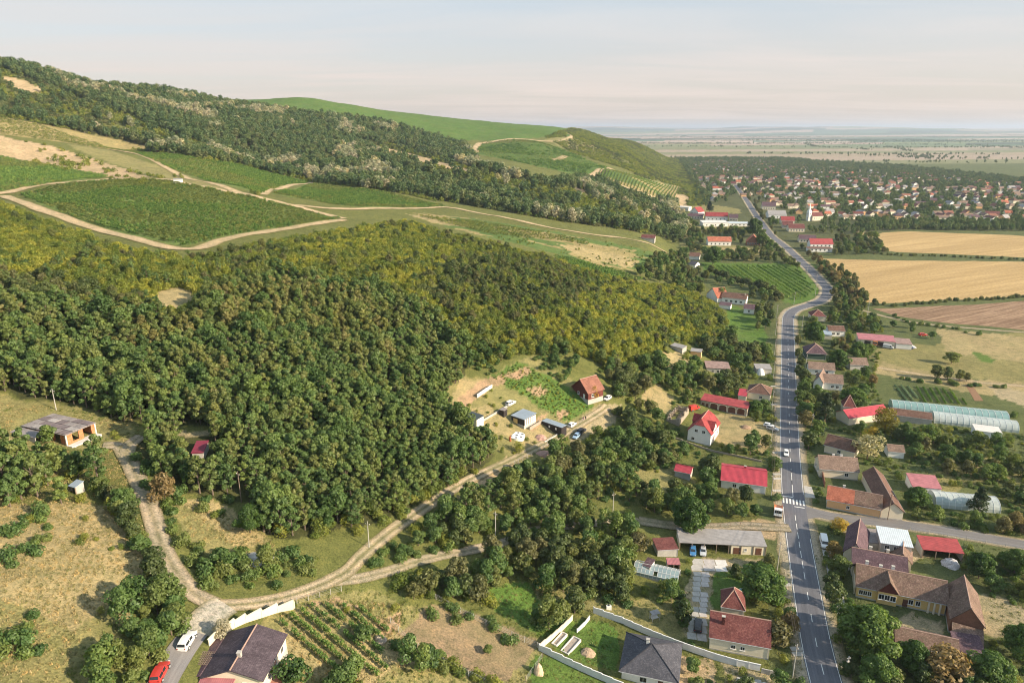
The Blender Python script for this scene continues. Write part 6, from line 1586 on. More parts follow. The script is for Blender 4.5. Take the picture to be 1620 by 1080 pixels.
L_WAL = leafmat('walnut_leaves', (0.050,0.102,0.026), (0.120,0.190,0.046))
L_BROWN = leafmat('browning_leaves', (0.105,0.098,0.044), (0.210,0.175,0.080), (0.240,0.165,0.075))
L_CON = leafmat('conifer_needles', (0.016,0.036,0.022), (0.040,0.068,0.036))
L_YEL = leafmat('yellow_leaves', (0.20,0.165,0.025), (0.36,0.28,0.045))
L_VINE = leafmat('vine_leaves', (0.075,0.150,0.036), (0.155,0.250,0.062), None)
L_VINEP = leafmat('pale_vine_leaves', (0.105,0.150,0.042), (0.200,0.230,0.070), None)
L_GRASS = leafmat('dry_grass_blades', (0.22,0.19,0.095), (0.36,0.305,0.165), (0.17,0.18,0.06), .1)
L_GRASSG = leafmat('green_grass_blades', (0.07,0.11,0.025), (0.15,0.18,0.045), (0.24,0.22,0.08), .1)
P = {}
P['acacia'] = [tree_proto(10+i, 1.0*h, w, lb, 1300, .38, L_ACACIA, .06, lobe=(.28,.42)) for i, (h, w, lb) in enumerate(((7.6,3.9,11),(6.8,3.6,10),(8.6,4.0,12),(7.4,3.2,10),(6.4,4.2,10),(8.0,3.5,11)))]
P['turning'] = [tree_proto(20+i, h, w, lb, 1300, .38, L_WOODY, .06, lobe=(.28,.42)) for i, (h, w, lb) in enumerate(((7.2,3.8,11),(8.2,3.8,12),(6.6,4.0,10)))]
P['dark'] = [tree_proto(30+i, h, w, lb, 1500, .46, L_DARK, .18) for i, (h, w, lb) in enumerate(((5.6,5.2,9),(6.8,5.4,9),(5.0,5.0,8)))]
P['garden'] = [tree_proto(40+i, h, w, lb, 1700, .44, L_GARD, .22) for i, (h, w, lb) in enumerate(((6.4,5.6,9),(5.2,5.2,8),(7.6,6.0,10),(4.4,4.4,7)))]
P['browning'] = [tree_proto(50+i, h, w, lb, 1700, .44, L_BROWN, .2) for i, (h, w, lb) in enumerate(((6.4,6.0,9),(5.2,5.0,8)))]
P['silver'] = [tree_proto(60+i, h, w, lb, 1300, .42, L_SILV, .2) for i, (h, w, lb) in enumerate(((7.0,6.2,10),(6.0,5.6,9)))]
P['farwood'] = [tree_proto(70+i, h, w, lb, 420, 1.05, L_FAR, .15) for i, (h, w, lb) in enumerate(((10,8.2,8),(8.6,7.6,7),(11.5,8.8,8)))]
P['farsilver'] = [tree_proto(75+i, h, w, lb, 380, 1.0, L_SILV, .15) for i, (h, w, lb) in enumerate(((10,8.6,8),(8.4,7.6,7)))]
P['town'] = [tree_proto(80+i, h, w, lb, 200, 1.5, L_FAR, .1) for i, (h, w, lb) in enumerate(((8,8.5,6),(10,8.5,6),(6,7,5)))]
P['walnut'] = [tree_proto(90+i, 12, 13.5, 44, 11000, .52, L_WAL, .16, lobe=(.17,.27)) for i in range(2)]
P['conifer'] = [tree_proto(95+i, h, w, 14, 2600, .40, L_CON, .06, conic=.86, lobe=(.42,.55)) for i, (h, w) in enumerate(((11,6.4),(9,5.0)))]
P['poplar'] = [tree_proto(98+i, 10.5, 3.2, 10, 1500, .42, L_GARD, .1, lobe=(.45,.6)) for i in range(2)]
P['willow'] = [tree_proto(99, 9, 8, 14, 3000, .42, L_YEL, .12)]
B = {}
B['scrub'] = [bush_proto(110+i, h, w, 520, .36, L_SCRUB) for i, (h, w) in enumerate(((3.2,3.6),(4.2,3.8),(2.6,3.0),(3.8,4.4)))]
B['yellow'] = [bush_proto(120+i, h, w, 520, .36, L_SCRUBY) for i, (h, w) in enumerate(((3.2,3.6),(4.0,3.6),(2.6,3.0)))]
B['green'] = [bush_proto(130+i, h, w, 560, .36, L_GARD) for i, (h, w) in enumerate(((2.4,3.4),(3.0,3.4),(1.7,2.6)))]
B['darkbush'] = [bush_proto(135+i, h, w, 520, .36, L_DARK) for i, (h, w) in enumerate(((2.4,3.4),(3.0,3.6)))]
B['farscrub'] = [bush_proto(140+i, h, w, 130, .85, L_SCRUB) for i, (h, w) in enumerate(((3.2,5.6),(4.2,6.0)))]
B['farscrubd'] = [bush_proto(145+i, h, w, 130, .85, L_DARK) for i, (h, w) in enumerate(((3.2,5.6),(4.6,6.0)))]
def vine_proto(seed, L, w, h, n, leaf, m):
    g = np.random.default_rng(seed); q = leaf_cloud(g, np.array([0, 0, h*.6]), np.array([L*.55, w/2, h*.45]), n, leaf, up=.3, inner=.2)
    V = q.reshape(-1, 3); return mesh_np('vine', V, np.arange(len(V)).reshape(-1, 4), mats=[m], tone=np.repeat(g.random(len(q)), 4))
VN = {'near': [vine_proto(150+i, 1.3, .8, 1.6, 110, .28, L_VINE) for i in range(3)], 'mid': [vine_proto(155+i, 2.0, 1.1, 1.6, 60, .5, L_VINE) for i in range(3)],
      'pale': [vine_proto(160+i, 2.2, 1.0, 1.5, 50, .5, L_VINEP) for i in range(2)], 'far': [vine_proto(165+i, 5.0, 2.0, 1.7, 40, 1.1, L_VINE) for i in range(2)]}
def tuft_proto(seed, m, n=30, h=.36, w=.9):
    g = np.random.default_rng(seed); V, F = [], []
    for k in range(n):
        a, r = g.random()*6.28, w/2*g.random()**.5; b = np.array([r*math.cos(a), r*math.sin(a), -.05]); t = b + [g.normal()*.18, g.normal()*.18, h*(.5+.6*g.random())]
        s = np.array([math.cos(a+1.3), math.sin(a+1.3), 0])*.07; i = len(V); V += [b-s, b+s, t]; F.append((i, i+1, i+2))
    return mesh_np('tuft', V, F3=F, mats=[m], tone=np.repeat(g.random(n), 3))
TF = {'dry': [tuft_proto(170+i, L_GRASS) for i in range(3)], 'green': [tuft_proto(175+i, L_GRASSG) for i in range(3)]}

# ------------------------------------------------------------------ masses past counting: points that carry copies of the prototypes
def stuff(name, pts, meshes, kind='stuff', idx=None):
    """pts: x, y, z, scale, rotation"""
    pts = np.asarray(pts, np.float32)
    if not len(pts): return
    me = bpy.data.meshes.new(name); me.vertices.add(len(pts)); me.vertices.foreach_set('co', np.ascontiguousarray(pts[:, :3]).ravel())
    for nm, arr in (('scl', pts[:, 3]), ('rot', pts[:, 4])): me.attributes.new(nm, 'FLOAT', 'POINT').data.foreach_set('value', np.ascontiguousarray(arr))
    ii = idx if idx is not None else np.random.default_rng(len(pts)).integers(0, len(meshes), len(pts))
    me.attributes.new('idx', 'INT', 'POINT').data.foreach_set('value', np.asarray(ii, np.int32))
    c = bpy.data.collections.new(name + '_kinds')
    for k, m in enumerate(meshes): c.objects.link(bpy.data.objects.new(f'kind_{k:02d}_{name}', m))
    o = link(name, me); tag(o, kind=kind)
    nt = bpy.data.node_groups.new(name, 'GeometryNodeTree'); nt.interface.new_socket('Geometry', in_out='INPUT', socket_type='NodeSocketGeometry'); nt.interface.new_socket('Geometry', in_out='OUTPUT', socket_type='NodeSocketGeometry')
    N, K = nt.nodes, nt.links; gi, go = N.new('NodeGroupInput'), N.new('NodeGroupOutput')
    ip = N.new('GeometryNodeInstanceOnPoints'); ci = N.new('GeometryNodeCollectionInfo'); ci.inputs['Collection'].default_value = c
    ci.inputs['Separate Children'].default_value = True; ci.inputs['Reset Children'].default_value = True
    def att(nm, dt):
        a = N.new('GeometryNodeInputNamedAttribute'); a.data_type = dt; a.inputs['Name'].default_value = nm; return a.outputs['Attribute']
    cx = N.new('ShaderNodeCombineXYZ'); K.new(att('rot', 'FLOAT'), cx.inputs[2])
    K.new(gi.outputs[0], ip.inputs['Points']); K.new(ci.outputs[0], ip.inputs['Instance']); ip.inputs['Pick Instance'].default_value = True
    K.new(att('idx', 'INT'), ip.inputs['Instance Index']); K.new(cx.outputs[0], ip.inputs['Rotation']); K.new(att('scl', 'FLOAT'), ip.inputs['Scale']); K.new(ip.outputs[0], go.inputs[0])
    md = o.modifiers.new('copies', 'NODES'); md.node_group = nt
    return o

# ------------------------------------------------------------------ where plants grow
for k in ('west', 'south', 'lower', 'link', 'fork', 'down'):
    pts = {'lower': TRACKS['lower'][:6], 'down': TRACKS['down'][:3]}.get(k, TRACKS[k]); paint_line(keep, pts, [3 + max(0, (p[1]-640))*.018 + (1 if k != 'lower' else -1) for p in pts], 1)
for t in FAR_TRACKS[:4]: paint_line(keep, t, 2.4, 1)
for t in FAR_TRACKS[4:]: paint_line(keep, t, 1.5, 1)
_X, _Y, _ = project(np.column_stack([_road, np.zeros(len(_road))])); _ok = (_Y < 1150) & (_Y > 285)
paint_line(keep, list(zip(_X[_ok], _Y[_ok])), [max(2.0, 1 + (y - 300)*.033) for y in _Y[_ok]], 1)
paint_line(keep, SIDE_PX, 9, 1)
paint(keep, [(248,464),(280,457),(308,463),(302,476),(268,482),(245,474)], 1)
clear = raster()          # ground on which nothing tall stands
for q in ([(775,594),(820,570),(850,580),(945,638),(935,662),(895,690),(860,705),(800,735),(775,705),(735,664),(712,645),(760,600)],
          [(1136,657),(1165,655),(1222,675),(1222,690),(1210,716),(1140,702),(1125,690)],
          V_A, V_B, V_C, V_D, V_E, V_F, V_G, V_K2, [(660,340),(760,349),(850,364),(1000,391),(1038,403),(1016,424),(960,418),(880,398),(780,374)],
          [(245,462),(280,455),(308,462),(300,478),(268,484),(242,477)],
          [(285,684),(340,684),(340,722),(285,722)], [(0,632),(60,640),(150,655),(205,675),(212,700),(150,714),(60,712),(0,700)],
          [(272,782),(320,796),(400,835),(428,866),(380,884),(330,870),(290,830)],
          [(0,800),(60,812),(130,800),(168,806),(200,850),(225,890),(235,925),(205,950),(178,1000),(140,1050),(110,1110),(-60,1110),(-60,820)],
          [(455,950),(520,935),(590,945),(640,975),(700,955),(850,1018),(838,1045),(810,1090),(500,1090),(455,1000)],
          [(860,1030),(980,1090),(830,1090),(845,1060)], [(890,1000),(935,975),(985,1000),(975,1050),(880,1020)], [(990,960),(1075,955),(1080,1005),(1050,1008)],
          [(1122,905),(1160,905),(1160,940),(1122,945)], [(1095,352),(1188,354),(1196,364),(1110,364)], [(1090,386),(1190,386),(1215,398),(1120,402)],
          [(1112,420),(1285,420),(1300,460),(1285,480),(1240,475),(1212,455)], [(1300,405),(2100,405),(2100,485),(1360,480)], [(1380,368),(1440,364),(2100,375),(2100,415),(1400,400)], [(1380,487),(2100,470),(2100,560),(1420,502)],
          [(1395,548),(1480,545),(1640,530),(1640,600),(1560,596),(1470,586),(1400,584)], [(1400,600),(1530,612),(1560,640),(1420,625)],
          [(1500,955),(1570,945),(1640,970),(1640,1010),(1565,1000)], [(1360,985),(1490,975),(1500,1010),(1420,1015)], [(1340,838),(1400,838),(1480,880),(1520,905),(1440,930),(1380,890)],
          [(1310,745),(1365,748),(1375,775),(1310,772)], [(1450,755),(1480,748),(1500,770),(1450,772)], [(1130,825),(1240,825),(1240,842),(1130,840)], [(1150,490),(1190,500),(1205,540),(1180,556),(1152,520)],
          [(1045,562),(1075,558),(1098,580),(1082,598),(1052,588)], [(1015,628),(1040,608),(1060,626),(1058,650),(1030,648)], [(1010,745),(1070,745),(1090,760),(1050,785),(1005,775)], [(850,925),(900,930),(960,945),(980,960),(950,970),(880,950)], [(770,935),(830,925),(890,960),(870,985),(800,970)]):
    paint(clear, q, 1)
FT = np.array(FOOT)
def free(x, y):
    """not on a building, car or wall"""
    ok = np.ones(len(x), bool)
    for a, b, r in FT: ok &= (x-a)**2 + (y-b)**2 > (r*.92)**2
    return ok
def grid_pts(sp, x0, x1, y0, y1, seed):
    g = np.random.default_rng(seed); X, Y = np.meshgrid(np.arange(x0, x1, sp), np.arange(y0, y1, sp*.9))
    X = X + (np.arange(X.shape[0]) % 2)[:, None]*sp*.5
    X = (X + g.uniform(-.42, .42, X.shape)*sp).ravel(); Y = (Y + g.uniform(-.42, .42, Y.shape)*sp).ravel()
    m = np.abs(np.arctan2(X, Y)) < R(43); return X[m], Y[m]
def hides(x, y, z, h, w):
    """does a plant of height h, width w standing here cover something that must stay in view?"""
    bad = np.zeros(len(x), bool)
    for f in (0.0, .3, .6, .9):
        px, py, zc = project(np.column_stack([x, y, z + h*f])); dx = w/2*FPX/zc*.55*(1 if f > .1 else .3)
        for s in (-1, 0, 1): bad |= look(keep, px + dx*s, py) > 0
    return bad
def place(poly, sp, h, w, seed, box, dens=None, use_clear=True, jit=1.0):
    """candidate points whose foot lies inside the pixel polygon(s)"""
    reg = raster()
    for p in (poly if isinstance(poly[0][0], (tuple, list)) else [poly]): paint(reg, p, 1)
    x, y = grid_pts(sp, *box, seed); z = H(x, y); px, py, zc = project(np.column_stack([x, y, z]))
    g = np.random.default_rng(seed + 5)
    jk = np.where(py < 560, jit, 1.0); js = 6*jit; jx = px + (fbm(x/js, y/js, 7, 3)-.5)*1800*jk/np.maximum(zc, 60); jy = py + (fbm(x/js, y/js, 10, 3)-.5)*900*jk/np.maximum(zc, 60)
    m = (zc > 20) & (look(reg, jx, jy) > 0)
    if use_clear: m &= look(clear, px, py) == 0
    if dens is not None: m &= g.random(len(x)) < dens(x, y, px, py)
    x, y, z = x[m], y[m], z[m]; m = free(x, y); x, y, z = x[m], y[m], z[m]
    m = ~hides(x, y, z, h, w); x, y, z = x[m], y[m], z[m]
    s = .72 + .56*g.random(len(x)); return np.column_stack([x, y, z - .05, s, g.random(len(x))*6.28])
NEAR = (-330, 330, 55, 560)
SCRUB = [(-500,300),(0,322),(60,348),(104,362),(180,390),(290,412),(420,388),(540,366),(640,352),(700,368),(780,388),(880,412),(960,436),(1010,450),(1060,452),(1120,478),(1165,520),(1140,545),(1070,548),(1000,592),(945,575),(900,562),(850,562),(820,562),(765,585),(738,555),(700,500),(600,465),(500,450),(420,448),(365,455),(336,475),(330,515),(250,510),(150,502),(0,490),(-500,490)]
LOWER = [(562,908),(590,882),(640,850),(700,806),(760,772),(830,745),(905,708),(950,690),(1000,688),(1030,728),(1005,745),(1005,775),(1012,812),(900,822),(830,838),(760,856),(690,868),(620,890)]
SOUTH = [(622,932),(700,890),(760,880),(840,860),(900,848),(1010,842),(1062,856),(1000,890),(992,920),(1000,960),(935,962),(890,990),(860,1000),(780,962),(700,950),(650,955)]
EASTSLOPE = [(965,650),(1050,690),(1080,722),(1136,742),(1132,790),(1070,815),(1012,812),(1005,775),(1050,785),(1070,745),(1010,745),(990,680)]
NORTHSLOPE = [(945,575),(1000,592),(1070,548),(1140,545),(1165,520),(1225,560),(1225,625),(1160,640),(1100,610),(1060,630),(1040,660),(960,645),(950,610)]
GROVE = [(-120,730),(40,720),(100,708),(150,716),(172,740),(165,785),(125,800),(62,800),(20,815),(-120,830)]
LANESIDE = [(165,762),(200,798),(225,850),(250,905),(295,955),(318,975),(285,1030),(250,1090),(130,1110),(178,1010),(205,955),(240,930),(212,872),(188,825),(160,792)]
BENDBUSH = [(228,765),(252,800),(272,855),(300,908),(345,938),(430,934),(505,906),(500,885),(440,875),(385,888),(330,876),(288,832),(262,782)]
patch = lambda x, y, s, k: fbm(x/s, y/s, k, 3)

TREES, BUSHES = [], []        # (points, prototype list, key)
wood = place(WOOD, 2.55, 7.0, 3.2, 201, NEAR, jit=4.0); wood[:, 3] *= .72 + .6*patch(wood[:, 0], wood[:, 1], 11, 77)
pxw, pyw, _z = project(wood[:, :3]); tn = patch(wood[:, 0], wood[:, 1], 26, 5) + np.where((pyw < 690) & (pyw > 470) & (pxw > 180) & (pxw < 640), .10, -.14)
sel = tn > .60
rw = np.random.default_rng(5).random(len(wood)); od = (rw < .07); pop = (rw > .95)
wood[od, 3] *= 1.12; wood[pop, 3] *= .85
TREES += [(wood[od], 'garden'), (wood[pop], 'poplar'), (wood[~sel & ~od & ~pop], 'acacia'), (wood[sel & ~od & ~pop], 'turning')]
wd = place(SCRUB, 5.5, 4.5, 3.4, 224, (-420, 330, 200, 420), lambda x, y, px, py: np.where(patch(x, y, 24, 78) > .52, .45, .06)*(py > 410)); wd[:, 3] *= .72; TREES += [(wd, 'acacia')]
sc = place(SCRUB, 2.75, 2.6, 3.0, 202, (-420, 330, 200, 560), jit=4.0); v = patch(sc[:, 0], sc[:, 1], 34, 7); q = patch(sc[:, 0], sc[:, 1], 11, 8); pxs, pys, _z = project(sc[:, :3])
pxs = pxs + (fbm(sc[:, 0]/22, sc[:, 1]/22, 61, 3)-.5)*110; pys = pys + (fbm(sc[:, 0]/22, sc[:, 1]/22, 64, 3)-.5)*60
darkz = inside([(650,455),(720,405),(800,400),(880,410),(930,450),(900,490),(780,500),(700,500)], pxs, pys) | inside([(-100,435),(120,440),(240,500),(150,502),(-100,490)], pxs, pys) | inside([(330,400),(420,395),(430,430),(330,470)], pxs, pys)
yel = ((v > .52) & (q > .40)) | (q > .66) | inside([(960,480),(1060,480),(1120,520),(1060,545),(960,560)], pxs, pys) & (q > .42)
BUSHES += [(sc[darkz & (q > .46)], 'darkbush'), (sc[darkz & (q > .30) & (q <= .46)], 'scrub'), (sc[~darkz & yel], 'yellow'), (sc[~darkz & ~yel & (q > .30)], 'scrub'), (sc[~darkz & ~yel & (q <= .30)], 'green')]
d2 = place([(640,470),(720,415),(800,408),(880,415),(930,455),(900,500),(780,520),(730,540),(690,500)], 4.6, 5, 4.5, 203, NEAR, lambda x, y, px, py: .42*np.ones(len(x))); d2[:, 3] *= .72
d3 = place([(-120,440),(130,445),(190,480),(250,500),(150,502),(-120,488)], 4.6, 5, 4.5, 204, NEAR, lambda x, y, px, py: .6*np.ones(len(x)))
d4 = place(SCRUB, 9, 5, 4.5, 205, (-420, 330, 200, 560), lambda x, y, px, py: np.where(patch(x, y, 40, 12) > .5, .55, .12))
d3[:, 3] *= .8; d4[:, 3] *= .75; TREES += [(np.concatenate([d2, d3, d4]), 'dark')]
lo = place([LOWER, SOUTH], 3.7, 6.0, 4.4, 206, NEAR, lambda x, y, px, py: np.where(patch(x, y, 18, 14) > .30, .97, .6)); k = patch(lo[:, 0], lo[:, 1], 15, 15)
TREES += [(lo[k > .60], 'dark'), (lo[(k > .42) & (k <= .60)], 'garden'), (lo[k <= .42], 'acacia')]; TREES[-1][0][:, 3] *= .95
es = place([EASTSLOPE, NORTHSLOPE], 4.0, 5.0, 4.2, 207, NEAR, lambda x, y, px, py: np.where(patch(x, y, 16, 16) > .42, .9, .4)); k = patch(es[:, 0], es[:, 1], 13, 17)
TREES += [(es[k > .55], 'dark'), (es[k <= .55], 'garden')]
gr = place([GROVE], 3.6, 7, 4.4, 208, NEAR); gr[:, 3] *= 1.15; TREES += [(gr, 'acacia')]
ls = place([LANESIDE], 3.2, 4.5, 3.8, 209, NEAR, lambda x, y, px, py: np.where(patch(x, y, 12, 18) > .34, .97, .6)); ls[:, 3] *= .8; k = patch(ls[:, 0], ls[:, 1], 10, 19); TREES += [(ls[k > .5], 'garden'), (ls[k <= .5], 'dark')]
bb = place([BENDBUSH], 3.0, 3.4, 3.2, 210, NEAR); BUSHES += [(bb, 'green')]
bl = place([BENDBUSH], 5.5, 4.6, 4.4, 211, NEAR, lambda x, y, px, py: .6*np.ones(len(x))); bl[:, 3] *= .8; TREES += [(bl, 'garden')]
us = place([LOWER, SOUTH, EASTSLOPE, NORTHSLOPE, LANESIDE, GROVE], 3.3, 1.8, 2.8, 212, NEAR, lambda x, y, px, py: .62*np.ones(len(x))); us[:, 3] *= .85; k = patch(us[:, 0], us[:, 1], 14, 22)
BUSHES += [(us[k > .52], 'scrub'), (us[k <= .52], 'green')]
# meadows: scattered low bushes
mw = place([[(-120,640),(220,660),(215,705),(0,740),(-120,760)], [(-120,800),(60,812),(168,806),(235,925),(140,1050),(110,1110),(-120,1110)], [(270,780),(430,840),(430,880),(300,850)], [(440,950),(700,950),(860,1020),(820,1100),(460,1100)], [(1010,745),(1090,750),(1050,790),(1000,780)], [(1040,560),(1100,560),(1090,600),(1010,650)]],
           3.2, 1.2, 1.8, 213, NEAR, lambda x, y, px, py: np.where(patch(x, y, 9, 24) > .66, .6, .03)*(look(cover, px, py) != 14), use_clear=False); mw[:, 3] *= .5
BUSHES += [(mw, 'scrub')]
gl_ = place([[(14,812),(75,810),(80,860),(50,900),(10,905)], [(0,985),(60,975),(75,1030),(40,1060),(0,1070)], [(330,870),(440,870),(440,890),(360,900)]], 3.0, 2.4, 3, 214, NEAR, use_clear=False); BUSHES += [(gl_, 'green')]
pe = place([[(835,560),(905,563),(915,590),(905,600),(942,628),(925,628),(848,580)], [(765,585),(800,575),(790,590),(770,597)], [(735,560),(815,556),(800,572),(750,590)]], 2.4, 2.0, 2.6, 218, NEAR, lambda x, y, px, py: .75*np.ones(len(x)), use_clear=False); pe[:, 3] *= .75; BUSHES += [(pe, 'green')]
lw = place([[(700,880),(757,868),(800,858),(840,840),(900,832),(960,826),(1012,824),(1010,845),(900,850),(840,862),(760,882)]], 3.4, 4.5, 4, 219, NEAR, lambda x, y, px, py: .85*np.ones(len(x))*(px > 775)); lw[:, 3] *= .7; TREES += [(lw[::2], 'garden'), (lw[1::2], 'dark')]
hs_ = place([[(330,1000),(360,1000),(318,1050),(300,1090),(262,1110),(285,1060)]], 3.0, 4, 3.2, 220, NEAR); hs_[:, 3] *= .6; TREES += [(hs_, 'garden')]
pw_ = place([[(778,598),(820,574),(848,586),(938,640),(897,668),(830,625)]], 1.5, .4, 1.0, 221, NEAR, lambda x, y, px, py: np.where(look(cover, px, py) == 6, .8, .15), use_clear=False); pw_[:, 3] *= .24; BUSHES += [(pw_[::2], 'green'), (pw_[1::2], 'yellow')]
pt_ = place([[(850,540),(915,548),(918,572),(900,598),(880,590),(850,572)], [(740,548),(810,545),(808,562),(770,580),(742,585)]], 3.4, 3.6, 3.4, 223, NEAR, lambda x, y, px, py: .8*np.ones(len(x)), use_clear=False); pt_[:, 3] *= .62; TREES += [(pt_, 'garden')]
tg2 = place([[(735,640),(765,640),(800,665),(845,690),(860,700),(800,732),(770,705)], [(790,610),(800,640),(770,650),(745,640)]], 2.6, .6, 1.2, 222, NEAR, lambda x, y, px, py: .45*np.ones(len(x)), use_clear=False); tg2[:, 3] *= .42; BUSHES += [(tg2, 'scrub')]
# gardens of the near village
GARD_W = [(1012,815),(1132,790),(1225,790),(1228,640),(1160,640),(1100,615),(1060,640),(1000,690),(1080,722),(1136,742)]
GARD_W2 = [(985,900),(1062,880),(1225,870),(1262,1000),(1290,1110),(1000,1110),(1080,1020)]
GARD_E = [(1270,480),(1310,480),(1372,500),(1400,520),(1395,560),(1380,600),(1400,640),(1640,680),(1700,860),(1480,835),(1290,800),(1268,650)]
GARD_E2 = [(1300,825),(1480,848),(1700,890),(1700,1150),(1330,1150),(1318,990),(1290,880)]
ga = place([GARD_W, GARD_W2, GARD_E, GARD_E2], 5.6, 4.2, 4.4, 215, (20, 330, 90, 420), lambda x, y, px, py: np.where(patch(x, y, 20, 26) > .40, .75, .32)); ga[:, 3] *= .85; k = patch(ga[:, 0], ga[:, 1], 8, 27)
TREES += [(ga[k > .62], 'dark'), (ga[(k <= .62) & (k > .33)], 'garden'), (ga[k <= .33], 'browning')]
gb = place([GARD_W, GARD_W2, GARD_E, GARD_E2], 3.0, 1.5, 2.4, 216, (20, 330, 90, 420), lambda x, y, px, py: np.where(patch(x, y, 15, 28) > .36, .85, .55)); gb[:, 3] *= .62; k = patch(gb[:, 0], gb[:, 1], 8, 29)
BUSHES += [(gb[k > .5], 'green'), (gb[k <= .5], 'scrub')]
# north: from the bend to the hall, hedges and road trees
NORTH = [(1010,420),(1040,402),(1085,400),(1092,352),(1200,352),(1240,392),(1300,440),(1296,408),(1270,395),(1250,378),(1330,378),(1392,372),(1395,402),(1300,406),(1325,450),(1370,480),(1372,500),(1300,500),(1318,470),(1300,440),(1240,410),(1195,412),(1110,416),(1112,436),(1208,458),(1236,482),(1232,560),(1165,520),(1120,478),(1060,452),(1012,448)]
no = place([NORTH], 6.5, 5.5, 5.5, 217, (60, 420, 380, 1000), lambda x, y, px, py: np.where(patch(x, y, 24, 31) > .42, .85, .3)); k = patch(no[:, 0], no[:, 1], 12, 32)
TREES += [(no[k > .5], 'dark'), (no[k <= .5], 'garden')]
